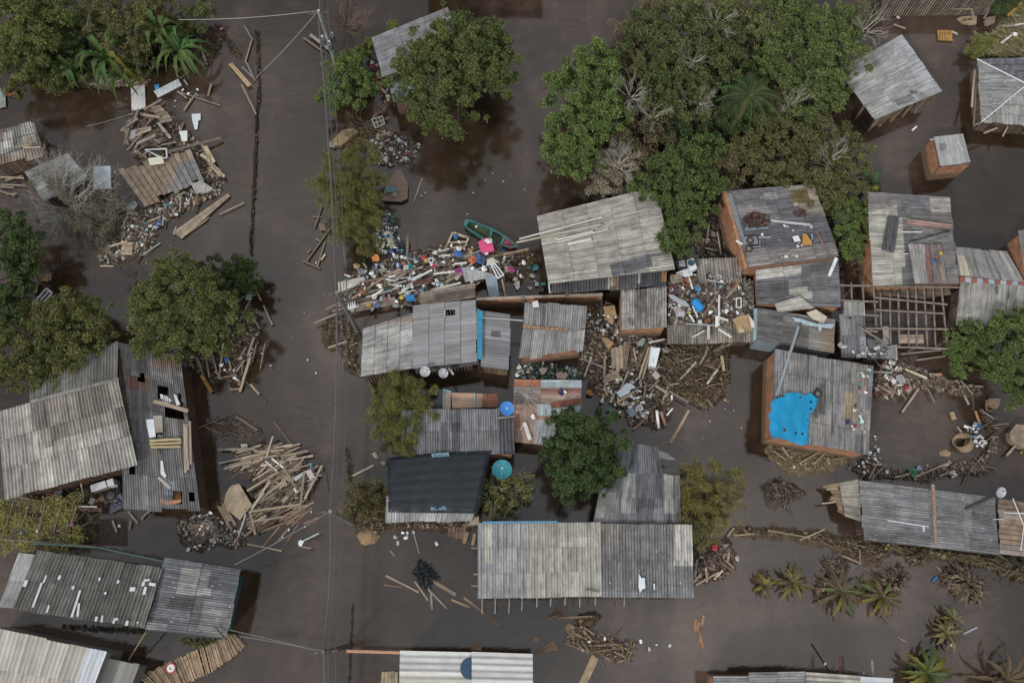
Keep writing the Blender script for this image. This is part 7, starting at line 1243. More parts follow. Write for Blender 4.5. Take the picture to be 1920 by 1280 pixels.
# junk between the brick house and the beige roof
mess('brush_heap', 'broken branches and scrap beside the brick house wall', [(1290, 420), (1330, 390), (1345, 400), (1350, 440), (1385, 480), (1350, 482), (1310, 480)], 420, .4, (DK, WD, WG, WT), (.3, 1.0), crumbs=.3, seed=73, bed=(.06, .045, .035))
pls('brown stick beside the brick house wall', 'sticks beside the brick house', [(1285, 424, 1300, 455, 2.6), (1325, 388, 1338, 395, 3), (1330, 420, 1326, 445, 3), (1345, 435, 1352, 478, 2.4), (1322, 465, 1345, 470, 2.4)], WT, .4); item('bag', 'grey', 1338, 438, 'pale grey tin beside the brick house wall', .4, 2.2); item('tub', (.4, .38, .3), 1326, 452, 'tan bucket beside the brick house wall', .4, 2.4)
for x, y, lab in ((1254, 417, 'left'), (1260, 424, 'right')): pl(x, y, x - 5, y + 16, 1.8, (.55, .6, .57), f'{lab} white-tipped rod at the edge of the beige roof', 1.2)
# items on the junk-strewn dark roof
f = tf(1340, 340, 7.11); zr = 2.8
e = empty('cart', P(*f(480, 820), zr), 'grey two-wheeled metal cart lying on the junk-strewn roof', 'cart')
M = MB(); M.prism([P(x, y, zr + .22) for x, y in poly(f, 375, 740, 560, 735, 580, 830, 380, 840)], .15, (.24, .25, .27)); M.build('bed', METAL, e)
M = MB(); M.tube([P(*f(580, 745), zr + .2), P(*f(750, 745), zr + .2)], .035, (.5, .5, .48), 6); M.tube([P(*f(500, 875), zr + .2), P(*f(605, 870), zr + .2), P(*f(600, 790), zr + .2)], .03, (.4, .4, .38), 6); M.build('handle', METAL, e)
for x, y in ((475, 785), (455, 900)):
    M = MB(); a = P(*f(x, y), zr + .3); M.lathe(a, [(.2 + .06 * math.cos(k * .785), .05 * math.sin(k * .785)) for k in range(9)], (.03, .03, .03), 18); w1 = M.build('wheel', PAINT, e, smooth=True); M = MB(); M.lathe(a, [(.15, 0), (.15, .03), (.001, .04)], (.20, .19, .12), 16); M.build('rim', METAL, w1)
for q, w_, c, lab in (((755, 525, 1275, 580), 5, (.55, .56, .57), 'long white rail lying on the junk-strewn roof'), ((285, 790, 370, 840), 4, WW, 'short white strip at the parapet of the junk-strewn roof'), ((1625, 1020, 1525, 1260), 6, (.58, .60, .62), 'white strip at the lower right corner of the junk-strewn roof'), ((1345, 650, 1520, 960), 2.4, (.26, .15, .14), 'thin reddish rod on the right of the junk-strewn roof'), ((545, 560, 620, 485), 3, (.42, .36, .30), 'pale stick in the dark brush circle'), ((620, 485, 705, 485), 2.4, (.3, .32, .34), 'grey bar above the dark brush circle')):
    a = f(*q); pl(*a, w_, c, lab, zr + .08, zr + .06)
mess('brush_circle', 'dark burnt brush circle with red scraps on the junk-strewn roof', poly(f, 390, 470, 520, 420, 680, 450, 720, 580, 560, 620, 400, 600), 420, .3, (DK, (.04, .035, .035), (.2, .07, .06), (.12, .10, .09)), (.2, .7), crumbs=.4, seed=74, base=zr); mess('brush_tuft', 'small reddish tuft of twigs on the junk-strewn roof', poly(f, 1050, 420, 1140, 370, 1220, 400, 1200, 470, 1090, 480), 160, .15, (DK, (.12, .08, .08)), (.15, .4), crumbs=.3, seed=75, base=zr)
panel('paper_sheet', 'white folded sheet on the junk-strewn roof', 'sheet', poly(f, 1035, 735, 1115, 718, 1148, 795, 1065, 805), zr + .08, .03, (.66, .67, .68), CLEAN); panel('foam_wedge', 'ochre foam wedge on the junk-strewn roof', 'foam', poly(f, 1180, 695, 1225, 705, 1300, 810, 1295, 850, 1170, 835), zr + .2, .16, (.46, .25, .06)); panel('tray', 'small blue tray beside the ochre foam wedge', 'tray', poly(f, 1285, 700, 1312, 700, 1308, 775, 1290, 775), zr + .1, .04, (.18, .30, .36), CLEAN)
panel('gutter_piece', 'blue-grey metal trough below the dark brush circle', 'trough', poly(f, 400, 570, 440, 560, 460, 620, 720, 600, 720, 635, 410, 650), zr + .1, .06, (.2, .24, .26), METAL)
litter('on the junk-strewn dark roof', poly(f, 400, 560, 1500, 560, 1560, 960, 440, 1060), [('foam', 'white', 8), ('bag', 'white', 3), ('shard', 'grey', 5)], seed=76, z=(zr, zr + .06), s=(.7, 1.1))
litter('on the blue tarpaulin house roof', [(1605, 690), (1630, 695), (1622, 830), (1595, 800)], [('shard', 'white', 6), ('shard', 'teal', 3), ('bag', 'white', 4), ('shard', 'red', 1), ('shard', (.0, 0, 0) and 'black', 2)], seed=77, z=(2.78, 2.82), s=(.8, 1.3)); panel('plastic_sheet', 'folded mint and white plastic on the blue tarpaulin house roof', 'plastic sheet', [(1609, 778), (1614, 778), (1620, 790), (1619, 793), (1612, 793), (1614, 786)], 2.82, .02, (.5, .66, .56), CLEAN)
item('cloth', (.04, .03, .14), 1590, 791, 'dark purple scrap on the blue tarpaulin house roof', 2.8, 1.1); item('bag', 'blue', 1751, 489, 'blue bottle bag on the crosswise loose sheets', 2.72, 1.4); item('shard', 'orange', 1755, 482, 'orange scrap on the crosswise loose sheets', 2.72, 1.1); item('shard', 'yellow', 1764, 475, 'yellow scrap on the crosswise loose sheets', 2.72, 1.6)
litter('on the low dark roof below the bare roof frame', [(1575, 645), (1600, 650), (1660, 650), (1660, 668), (1580, 668)], [('bag', 'white', 12), ('cloth', 'grey', 6), ('shard', 'cream', 3), ('shoe', 'black', 4)], seed=78, z=(1.75, 2.0), s=(.9, 1.4))
# brown debris delta in the centre right
f = tf(1100, 560, 5.333)
D8 = poly(f, -60, 60, 200, 60, 320, 310, 780, 400, 800, 560, 720, 820, 850, 960, 780, 1260, 420, 1260, 380, 1080, 100, 960, -60, 760)
D8b = poly(f, 760, 400, 1150, 430, 1400, 470, 1420, 780, 1330, 1010, 1150, 1090, 1000, 980, 760, 860)
mess('debris_bed', 'brown mud, splinters and rubbish filling the gap between the middle roofs', D8, 2600, .35, (WD, DK, WG, WT, (.2, .13, .09), (.34, .30, .26)), crumbs=.5, seed=79, bed=(.075, .052, .038))
mess('brush_mat', 'tangled brown branches and reeds stretching toward the open water', D8b, 2300, .6, ((.12, .09, .06), (.15, .105, .065), WD, (.19, .145, .095), DK, DK), (.2, 1.1), (.03, .1), .3, 80, 20, 60, bed=(.05, .036, .024))
mess('straw_mat', 'pale straw fringe at the tip of the brown branches', poly(f, 900, 900, 1130, 880, 1330, 780, 1420, 700, 1400, 860, 1300, 1010, 1170, 1090, 1050, 1050), 900, .4, ((.24, .19, .11), (.19, .15, .085), (.27, .22, .14), WD), (.2, .8), (.015, .04), .1, 81, -20, 60)
scatter_planks('brown broken board in the debris between the middle roofs', 'boards in the central debris', D8, 40, 70, 35, (14, 44), (2.4, 5), (WT, WG, WD, WP, (.3, .22, .15)), (.15, .5), 82)
scatter_planks('board tangled in the brown branches', 'boards among the brown branches', D8b, 18, 40, 40, (18, 48), (2, 4), (WT, WG, WD), (.2, .55), 83)
for q, c, w_, lab in (((1310, 705, 1205, 850), (.5, .46, .39), 4, 'pale square beam at the edge of the brown branches'), ((700, 1115, 720, 1290), WW, 5, 'white upright board at the lower end of the central debris'), ((1350, 570, 1372, 720), (.45, .36, .22), 5.5, 'tan post with dark bands at the edge of the branches'), ((820, 922, 1020, 1035), WG, 3, 'grey beam bounding the brown branches'), ((620, 440, 780, 405), (.5, .5, .48), 3, 'whitish lath above the white fridge'), ((690, 870, 800, 940), WT, 4, 'curved brown branch below the pink-grey box'), ((655, 1090, 660, 1230), WD, 4, 'dark upright board left of the white one'), ((740, 1130, 790, 1270), (.25, .13, .09), 5, 'reddish board right of the white upright board'), ((800, 1165, 860, 1095), WW, 3, 'white bent rail near the open water'), ((760, 1000, 820, 945), WP, 3, 'short pale stick near the grey beam'), ((850, 960, 852, 1010), WW, 3, 'short white stick near the grey beam'), ((620, 490, 520, 800), WT, 4, 'long brown plank left of the white fridge'), ((640, 500, 555, 810), (.3, .24, .18), 3.4, 'long tan plank left of the white fridge'), ((600, 460, 505, 700), WD, 4, 'dark plank left of the white fridge'), ((190, 40, 260, 60), WG, 3, 'grey pole at the end of the orange brick wall')):
    a = f(*q); pl(*a, w_, c, lab, .55, .45)
pl(1292, 769, 1257, 830, 5, (.30, .22, .15), 'brown plank afloat alone right of the central debris', .08)
boards('boards', 'pale board panel standing in the central debris', 'boards', poly(f, 240, 470, 360, 470, 370, 690, 250, 690), .6, 'v', (.33, .26, .19), pitch=.24, seed=84, ragged=.2); boards('boards', 'dark board panel beside the pale one in the central debris', 'boards', poly(f, 365, 440, 440, 430, 400, 690, 340, 690), .55, 'v', (.19, .145, .11), pitch=.2, seed=85, ragged=.2)
boards('pallet', 'wooden pallet in the central debris above the grey sheet', 'pallet', poly(f, 165, 780, 310, 700, 335, 790, 190, 840), .45, 'u', (.31, .25, .18), pitch=.2, seed=86); panel('wooden_box', 'open wooden box at the top of the central debris', 'box', poly(f, 150, 385, 200, 390, 272, 440, 220, 505), .6, .2, (.33, .22, .12), WOOD); panel('ply_sheet', 'tan cloth-like board at the left of the central debris', 'board', poly(f, 170, 95, 240, 80, 290, 110, 270, 230, 215, 250, 195, 190), [.5, .5, .6, .4, .4, .5], .05, (.34, .22, .12), WOOD)
e = empty('fridge', P(*f(675, 580), .3), 'white fridge lying on its back in the central debris', 'fridge')
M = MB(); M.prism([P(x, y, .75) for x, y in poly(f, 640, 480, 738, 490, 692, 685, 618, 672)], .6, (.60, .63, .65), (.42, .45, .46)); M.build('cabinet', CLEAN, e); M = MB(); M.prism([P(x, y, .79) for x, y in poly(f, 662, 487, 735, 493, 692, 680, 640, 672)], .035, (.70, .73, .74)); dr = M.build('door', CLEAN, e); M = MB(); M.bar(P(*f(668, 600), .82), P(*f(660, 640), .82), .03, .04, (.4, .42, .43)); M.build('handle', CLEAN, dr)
panel('tin_sheet', 'white and blue sheet lying in the litter of the central debris', 'sheet', poly(f, 288, 948, 400, 840, 450, 850, 492, 890, 440, 905, 430, 935, 340, 988), .5, .03, (.56, .60, .66), CLEAN); panel('case', 'teal grey case low in the central debris', 'case', poly(f, 398, 1128, 450, 1085, 515, 1125, 455, 1190), .4, .15, (.17, .25, .25)); panel('foam_box', 'pinkish grey box right of the long planks', 'box', poly(f, 652, 755, 690, 720, 740, 770, 700, 808), .45, .2, (.42, .36, .33)); item('bag', 'white', *f(520, 1095), 'white bundle beside the teal grey case', .4, 2.6); item('bag', 'orange', *f(38, 945), 'orange bag at the edge of the dark round tree', .4, 2.2); item('ball', (.6, .34, .12), *f(1385, 1010), 'orange gourd adrift right of the straw fringe', .05, 1.7); item('ball', (.4, .33, .2), *f(1470, 1115), 'pale gourd adrift in the open water', .05, 1.1); panel('lid', 'grey-green lid above the brown branches', 'lid', poly(f, 755, 495, 800, 480, 835, 510, 820, 540, 765, 535), .5, .05, (.22, .23, .19)); item('tub', 'tan', *f(345, 1155), 'tan upright box left of the teal case', .4, 2.0, rot=(0, 0, .2)); item('tub', 'cream', *f(585, 1185), 'cream upright jar right of the teal case', .4, 2.2, rot=(0, 0, .1)); panel('glass_sheet', 'grey-green glass sheet under the whitish lath', 'glass', poly(f, 500, 440, 560, 390, 590, 400, 560, 470, 510, 470), .5, .03, (.24, .28, .27), CLEAN)
DL1 = poly(f, 180, 700, 500, 760, 660, 900, 700, 1060, 560, 1230, 400, 1180, 130, 1080, 150, 900); DL2 = poly(f, -20, 100, 150, 150, 320, 130, 320, 330, 240, 420, 30, 360)
litter('in the lower central debris', DL1, [('bottle', 'white', 26), ('foam', 'white', 20), ('bag', 'white', 14), ('shard', 'cream', 22), ('bottle', 'green', 5), ('tub', 'cream', 8), ('bag', 'teal', 4), ('tub', 'yellow', 3), ('shard', 'orange', 3), ('bottle', 'pale blue', 5), ('shoe', 'black', 5)], seed=87, z=(.2, .5), s=(.7, 1.4)); litter('in the upper central debris beside the whitish shed', DL2, [('bottle', 'white', 16), ('bag', 'white', 8), ('shard', 'cream', 16), ('tub', 'cream', 5), ('bottle', 'pale blue', 4)], seed=88, z=(.3, .6), s=(.7, 1.3))
GB = [(970, 682), (1000, 678), (1078, 690), (1092, 700), (1085, 711), (968, 708)]
mess('litter_bed', 'dark band of crushed packaging under the ridged roof', GB, 450, .2, (DK, (.04, .07, .06), (.2, .22, .22), (.3, .27, .22)), crumbs=.8, seed=89, bed=(.04, .045, .04)); litter('in the band of packaging under the ridged roof', GB, [('bottle', 'green', 26), ('bottle', 'white', 14), ('shard', 'cream', 8), ('bottle', 'teal', 10), ('bag', 'white', 5)], seed=90, z=(.1, .35), s=(.9, 1.4)); panel('foam_piece', 'cream heart-like foam lid in the packaging band', 'foam', [(1010, 692), (1018, 688), (1027, 691), (1020, 702), (1015, 702)], .45, .05, (.55, .50, .40)); panel('cardboard', 'pinkish cardboard in the packaging band', 'cardboard', [(1042, 700), (1052, 696), (1064, 703), (1060, 711), (1044, 709)], .45, .04, (.45, .34, .26))
# ring of debris at the right
f = tf(1440, 640, 4.0)
R1 = poly(f, 800, 250, 880, 150, 1000, 150, 1180, 220, 1560, 340, 1600, 370, 1500, 410, 1300, 380, 1050, 330, 1000, 410, 880, 430, 800, 400); R2 = poly(f, 620, 940, 720, 870, 860, 940, 1000, 980, 1200, 960, 1400, 900, 1560, 900, 1680, 760, 1600, 520, 1660, 500, 1720, 760, 1640, 960, 1620, 1000, 1300, 1000, 1220, 1050, 700, 1010)
mess('debris_ring', 'arc of splinters and reeds at the top of the flooded square', R1, 1100, .35, (WD, WT, WG, DK, (.25, .19, .12)), (.2, 1.2), crumbs=.35, seed=91, ang=-18, spread=30, bed=(.08, .058, .042)); mess('debris_ring', 'arc of muddy twigs at the bottom of the flooded square', R2, 1000, .35, (DK, WD, (.13, .10, .07), (.2, .155, .11), WG), (.3, 1.3), (.02, .08), .35, 92)
scatter_planks('branch tangled in the arc at the bottom of the flooded square', 'branches in the lower debris arc', R2, 22, 10, 40, (14, 46), (1.6, 3.4), (WG, WT, WD), (.1, .35), 192)
scatter_planks('board in the arc at the top of the flooded square', 'boards in the upper debris arc', R1, 16, -18, 25, (16, 50), (2.4, 5), (WT, WG, WP), (.1, .4), 93)
for q, c, w_, lab in (((1130, 352, 1008, 528), WT, 4, 'brown plank jutting into the flooded square'), ((1197, 352, 1250, 456), WG, 2.6, 'grey stick jutting into the flooded square'), ((970, 310, 925, 420), WT, 3.4, 'brown board leaning below the upper arc'), ((1005, 345, 980, 405), WO, 3, 'orange-brown stick below the upper arc'), ((1100, 1015, 1370, 905), WT, 4, 'long brown timber in the lower arc'), ((1420, 640, 1470, 700), WT, 2.6, 'stick leaning on the white litter of the ring'), ((1555, 520, 1590, 620), WO, 4, 'reddish board at the right of the ring'), ((1635, 440, 1640, 515), (.26, .14, .1), 3, 'reddish post beside the floating drawer box'), ((1535, 390, 1540, 510), WD, 1.6, 'thin dark stick in the ring'), ((1790, 855, 1860, 775), WT, 4, 'brown handle of the lump at the right edge'), ((1680, 630, 1805, 615), WT, 1.4, 'thin wire-like twig right of the ring'), ((1350, 60, 1000, 95), WG, 2.6, 'long grey pole below the timber frame'), ((1330, 110, 1120, 140), WT, 2.6, 'brown pole below the timber frame'), ((1460, 190, 1800, 260), WD, 3, 'dark branch under the right edge shrub'), ((105, 790, 155, 860), WP, 4, 'pale plank in the straw mat under the blue tarpaulin')):
    a = f(*q); pl(*a, w_, c, lab, .3, .25)
panel('tin_sheet', 'grey tin sheet in the upper arc of the ring', 'sheet', poly(f, 960, 255, 1000, 245, 1045, 290, 1000, 318, 962, 290), .5, .03, (.27, .28, .29), ROOF); panel('drawer_box', 'brown drawer box adrift at the right of the ring', 'box', poly(f, 1650, 432, 1745, 425, 1735, 480, 1715, 500, 1640, 470), .35, .25, (.25, .18, .13), WOOD); panel('board', 'pinkish board below the upper arc', 'board', poly(f, 1030, 365, 1065, 335, 1090, 350, 1055, 390), .2, .04, (.34, .25, .22)); panel('sack', 'tan sack at the left of the ring litter', 'sack', poly(f, 1365, 530, 1395, 525, 1415, 580, 1385, 590), .2, .15, (.36, .26, .16)); panel('foam_box', 'white square tile at the lower arc', 'tile', poly(f, 1360, 985, 1395, 960, 1422, 1000, 1385, 1022), .2, .05, (.5, .52, .53), CLEAN)
RL = poly(f, 1450, 640, 1560, 610, 1640, 740, 1620, 790, 1560, 780, 1480, 700); litter('in the litter at the right of the flooded square', RL, [('bag', 'white', 9), ('bottle', 'white', 14), ('shard', 'grey', 8), ('bag', 'pale blue', 4), ('shard', 'white', 8)], seed=94, z=(.1, .35), s=(.7, 1.1)); item('bag', 'blue', *f(1587, 638), 'small blue bag at the right of the flooded square', .3, 1.8); item('bag', 'green', *f(1085, 988), 'green bag in the lower arc of the ring', .25, 3.0); item('bag', (.35, .38, .6), *f(1130, 950), 'lilac bag beside the green one', .25, 2.0); item('bag', 'orange', *f(1295, 245), 'orange bag adrift under the right edge shrub', .1, 1.9); item('ball', 'yellow', *f(1900, 830), 'small yellow float at the right edge', .05, 1.4)
litter('in the arc below the bare roof frame', R1[:3] + R1[-4:], [('bag', 'white', 7), ('bottle', 'white', 9), ('shard', 'pink', 5), ('bottle', 'teal', 3), ('shard', 'red', 4), ('shard', 'cream', 6)], seed=95, z=(.1, .4)); litter('at the lower corner of the blue tarpaulin house', poly(f, 640, 920, 800, 800, 800, 690, 850, 860, 860, 1000, 720, 1010), [('bag', 'white', 6), ('foam', 'white', 8), ('shard', 'cream', 9), ('bottle', 'white', 6), ('bottle', 'pale blue', 3)], seed=96, z=(.1, .35), s=(.6, 1.0)); litter('scattered along the lower arc of the ring', poly(f, 850, 960, 1400, 890, 1420, 960, 1000, 1040), [('foam', 'white', 6), ('shard', 'cream', 4)], seed=97, s=(.7, 1.1))
c = P(1795, 838, .25); e = empty('water_tank', (c.x, c.y, 0), 'half sunken tan round tank with a dark open mouth', 'tank'); a = P(1806, 830, .3); M = MB(); dv = (P(1796, 829, .1) - a); rot = Vector((0, 0, 1)).rotation_difference(Vector((-.5, .35, .55)).normalized()).to_matrix(); M.lathe(a, [(.001, -.45), (.45, -.45), (.5, -.4), (.55, .3), (.57, .32), (.52, .32), (.46, -.3), (.001, -.35)], (.34, .25, .16), 24, rot); M.build('shell', PAINT, e)
panel('crate', 'light wooden crate top sunk left of the round tank', 'crate', poly(f, 1285, 825, 1340, 812, 1375, 835, 1360, 862, 1290, 855), .06, .1, (.30, .21, .13), WOOD)
panel('ply_box', 'brown box-like lump at the right edge by the debris ring', 'box', poly(f, 1815, 680, 1860, 620, 1960, 625, 1960, 800, 1905, 795, 1820, 740), [.6, .7, .7, .6, .5, .5], .5, (.24, .19, .14), WOOD)
mess('straw_mat', 'fan-shaped straw mat under the blue tarpaulin house', poly(f, 0, 780, 200, 810, 440, 840, 600, 880, 560, 920, 330, 970, 180, 990, 60, 900, 0, 850), 1100, .3, ((.24, .19, .11), (.19, .15, .09), (.3, .25, .16)), (.3, 1.1), (.015, .04), .1, 98, 10, 45, bed=(.13, .10, .06)); litter('on the straw mat under the blue tarpaulin house', poly(f, 150, 900, 480, 900, 400, 950, 200, 960), [('bag', 'white', 4), ('foam', 'cream', 3)], seed=99, s=(.8, 1.2))
pls('pale stick in the fan-shaped straw mat', 'sticks in the straw mat', [(1450, 845, 1474, 862, 2), (1525, 870, 1548, 848, 2.4), (1500, 868, 1538, 846, 2), (1560, 862, 1586, 858, 2)], (.32, .27, .18), .35); mess('brush_clump', 'brown brush clump adrift left of the long low roof', [(1430, 912), (1460, 902), (1490, 910), (1506, 925), (1480, 940), (1445, 942)], 420, .4, (WD, DK, (.2, .16, .11)), (.2, .7), crumbs=.25, seed=100, bed=(.07, .055, .04))
# reeds along the flooded garden
mess('reed_strip', 'strip of broken reeds drifting across to the long low roof', [(1375, 990), (1450, 993), (1530, 998), (1560, 1005), (1640, 1018), (1665, 1035), (1640, 1058), (1590, 1040), (1540, 1018), (1480, 1005), (1380, 1003)], 1100, .3, ((.17, .125, .08), (.22, .17, .11), WD, (.12, .095, .055), DK), (.2, .9), (.02, .06), .25, 101, -10, 35, bed=(.09, .065, .045)); mess('reed_strip', 'strip of reeds along the lower edge of the long low roof', [(1650, 1015), (1760, 1032), (1900, 1050), (1925, 1060), (1925, 1085), (1860, 1065), (1760, 1045), (1660, 1030)], 800, .35, ((.15, .12, .08), (.2, .16, .1), DK, (.12, .12, .04)), (.3, 1.2), crumbs=.15, seed=102, ang=-8, spread=30, bed=(.055, .045, .03))
pls('pale branch in the drifting reed strip', 'branches in the reed strip', [(1440, 994, 1521, 1008, 3), (1500, 1012, 1546, 992, 2.4), (1580, 1042, 1615, 1056, 3), (1612, 1030, 1613, 1055, 2.4), (1410, 1000, 1376, 1004, 2.4)], (.3, .24, .17), .25)
item('bottle', 'blue', 1752, 1085, 'blue bottle adrift in the flooded garden', .06, 2.4); pl(1806, 1188, 1832, 1175, 3.4, (.33, .37, .40), 'pale grey pipe afloat in the flooded garden', .06, name='pipe', cat='pipe'); pl(1682, 1194, 1700, 1203, 2, WP, 'thin pale stick afloat in the flooded garden', .05); item('foam', 'white', 1785, 1208, 'white scrap below the ragged banana plants', .06, 1.2); item('foam', 'white', 1547, 1244, 'white scrap near the stepped roof', .06, .9); pl(1521, 1205, 1554, 1256, 2, (.03, .025, .02), 'dark submerged pole near the stepped roof', .03)
# top right corner debris
f = tf(1750, 0, 11.29); mess('plant_debris', 'heap of uprooted stalks and reeds in the top right corner', [(1820, 85), (1825, 60), (1850, 65), (1880, 40), (1895, 10), (1925, -5), (1925, 108), (1870, 106), (1830, 100)], 1300, .5, ((.22, .18, .08), (.28, .22, .11), WD, (.09, .12, .03), WT), (.3, 1.5), (.02, .06), .12, 103, -35, 35, bed=(.07, .06, .03)); tree('green reed tuft at the corner of the hip roof', [(1832, 88, 18), (1822, 95, 12), (1845, 80, 14)], 1.2, YEL, 1300, .28, .15, name='reed_tuft', cat='reeds')
pls('yellow-green stalk uprooted in the top right corner', 'uprooted stalks in the top right corner', [(1826, 58, 1862, 100, 4, (.13, .16, .05)), (1832, 62, 1855, 95, 3, (.20, .19, .08)), (1858, 80, 1920, 106, 4, (.26, .20, .11)), (1915, 5, 1890, 30, 5, (.32, .22, .05)), (1870, 95, 1848, 60, 2.4, (.17, .16, .07))], WT, .5)
pl(1878, 49, 1912, 48, 5, WG, 'grey board in the top right corner', .6); pl(1903, 47, 1925, 44, 2.4, WW, 'white strip in the top right corner', .65); pl(1877, 81, 1897, 66, 4, WW, 'white plastic pipe in the uprooted stalks', .7); item('bag', 'white', 1903, 64, 'white bag at the end of the plastic pipe', .7, 2.0)
tree('dark green plant at the top right edge', [(1880, 5, 22), (1895, -10, 24), (1872, 22, 12)], 2.0, DKG, 1500, .3, .3, name='plant', cat='plant')
e = empty('pallet', P(*f(250, 750), 0), 'orange wooden pallet floating near the large pale grey roof', 'pallet')
for k in range(6):
    M = MB(); x = 85 + k * 52; M.prism([P(a, b, .16) for a, b in poly(f, x, 650 + k * 2, x + 38, 652 + k * 2, x + 55, 852 + k * 2, x + 15, 850 + k * 2)], .03, (.40, .225, .085)); M.build('slat', WOOD, e)
for y0 in (655, 755, 845):
    M = MB(); a = P(*f(85 + (y0 - 655) * .12, y0), .11); b = P(*f(395 + (y0 - 655) * .12, y0 + 12), .11); M.bar(a, b, .12, .08, (.30, .16, .06)); M.build('bearer', WOOD, e)
a = f(385, 670, 510, 725); pl(*a, 4, WP, 'pale stick lying on the corner of the orange pallet', .2)
panel('crate_boat', 'tan box with two slots afloat under the top wall', 'box', poly(f, 515, 385, 600, 350, 830, 335, 920, 330, 915, 500, 800, 510, 640, 480), [.25] * 7, .2, (.34, .26, .16), WOOD); M = MB(); M.prism([P(x, y, .255) for x, y in poly(f, 620, 420, 700, 405, 700, 435, 630, 445)], .01, (.02, .02, .02)); M.prism([P(x, y, .255) for x, y in poly(f, 725, 400, 810, 395, 810, 420, 730, 430)], .01, (.02, .02, .02)); tag(M.build('slot_cover', CLEAN), 'pair of dark slots in the tan floating box', 'slot')
panel('foam_block', 'pinkish block afloat in the top right water', 'block', poly(f, 1090, 420, 1130, 370, 1320, 340, 1300, 480, 1180, 530, 1100, 500), .25, .2, (.30, .22, .18)); pl(1786, 17, 1823, 17, 2.6, (.4, .35, .2), 'thin yellowish rail below the top wall', .7); pl(1822, 18, 1826, 34, 4, WP, 'pale short post under the thin rail', .6); pl(1845, 35, 1857, 12, 4, WG, 'grey slanting board under the top right plant', .5)
pl(1710, 245, 1719, 237, 3.4, WW, 'white stick adrift beside the stilt house', .05); pl(1676, 46, 1698, 54, 2, WP, 'thin stick adrift above the stilt house', .05); item('foam', 'white', 1684, 33, 'white scrap adrift above the stilt house', .05, 1.3)
# speckled roof corner heap
f = tf(960, 960, 4.0); S1 = poly(f, 1360, 250, 1620, 230, 1660, 330, 1640, 440, 1560, 520, 1370, 480); mess('debris_bed', 'heap of sticks beside the speckled twin roof', S1, 700, .4, (WD, DK, WT, WG, (.25, .15, .12)), (.2, .8), crumbs=.3, seed=104, bed=(.09, .065, .05)); scatter_planks('brown board in the heap beside the speckled twin roof', 'boards beside the speckled roof', S1, 12, 60, 40, (12, 34), (2.4, 4.6), seed=105)
for q, lab in (((1380, 545, 1550, 450), 'long reddish stick pointing from the speckled roof heap'), ((1600, 360, 1665, 420), 'brown stick at the right of the speckled roof heap'), ((1615, 180, 1665, 118), 'pale stick above the speckled roof heap'), ((1365, 520, 1420, 460), 'pale grey stick at the speckled roof corner')): a = f(*q); pl(*a, 3.2, WT, lab, .4)
item('cloth', 'red', *f(1520, 268), 'red cloth in the heap beside the speckled roof', .5, 1.5); item('bag', 'white', *f(1690, 352), 'white scrap adrift right of the speckled roof heap', .06, 1.5)
# floating wreckage at the bottom
g_ = 'wreckage drifting at the bottom'
for q, c, lab in ((poly(f, 395, 870, 420, 830, 510, 870, 500, 910, 450, 965), (.21, .145, .10), 'brown square board in the bottom wreckage'), (poly(f, 280, 790, 340, 705, 400, 770, 330, 800), (.15, .09, .065), 'dark red submerged board above the bottom wreckage'), (poly(f, 165, 1040, 250, 1000, 310, 955, 345, 1030, 240, 1050, 165, 1062), (.22, .15, .10), 'brown corner board right of the white metal roof'), (poly(f, 500, 1280, 600, 1065, 650, 1100, 560, 1290), (.33, .24, .165), 'wide tan board at the bottom edge'), (poly(f, 160, 940, 200, 935, 200, 960, 162, 965), (.33, .2, .11), 'small orange block above the white metal roof'), (poly(f, 680, 900, 720, 890, 760, 960, 740, 975), (.13, .09, .06), 'dark sunken board in the bottom wreckage')): panel('board', lab, 'board', q, .1, .06, c, WOOD)
scatter_planks('reddish short board sunk below the speckled roof', 'short boards below the speckled roof', poly(f, 1350, 840, 1450, 770, 1440, 1000, 1390, 1000), 8, 85, 8, (10, 24), (3, 6), ((.27, .15, .09), (.33, .2, .12)), (.02, .06), 106, .02)
mess('branch_raft', 'log frame and roots drifting at the bottom', poly(f, 380, 960, 480, 830, 620, 900, 820, 960, 920, 960, 900, 1100, 780, 1130, 600, 1060, 560, 1050), 420, .3, (WD, DK, (.18, .13, .08), WT), (.3, 1.2), (.03, .08), .2, 107, -20, 40); mess('branch_raft', 'roots drifting under the rafter ends', poly(f, 480, 790, 620, 770, 600, 850, 500, 860), 220, .3, (WD, DK, (.18, .13, .08)), (.3, .9), crumbs=.2, seed=108, bed=(.06, .045, .03))
pls('brown log in the bottom wreckage', g_, [tuple(f(*q)) + (w_,) for q, w_ in (((580, 1000, 850, 990), 3.4), ((590, 1050, 840, 1010), 3.4), ((390, 980, 580, 1050), 3), ((520, 960, 580, 1050), 3), ((330, 795, 600, 780), 3.4), ((250, 808, 345, 770), 3), ((845, 1110, 900, 960), 4), ((870, 1110, 920, 980), 3.4), ((540, 890, 600, 960), 3), ((790, 920, 830, 870), 2), ((170, 1060, 250, 1030), 3.4), ((700, 1180, 640, 1090), 2))], (.21, .155, .10), .12)
litter('adrift at the bottom of the picture', poly(f, 300, 820, 1300, 820, 1250, 1150, 600, 1100), [('foam', 'white', 7), ('bottle', 'white', 2)], seed=109, s=(.7, 1.1))
f = tf(480, 960, 4.0)
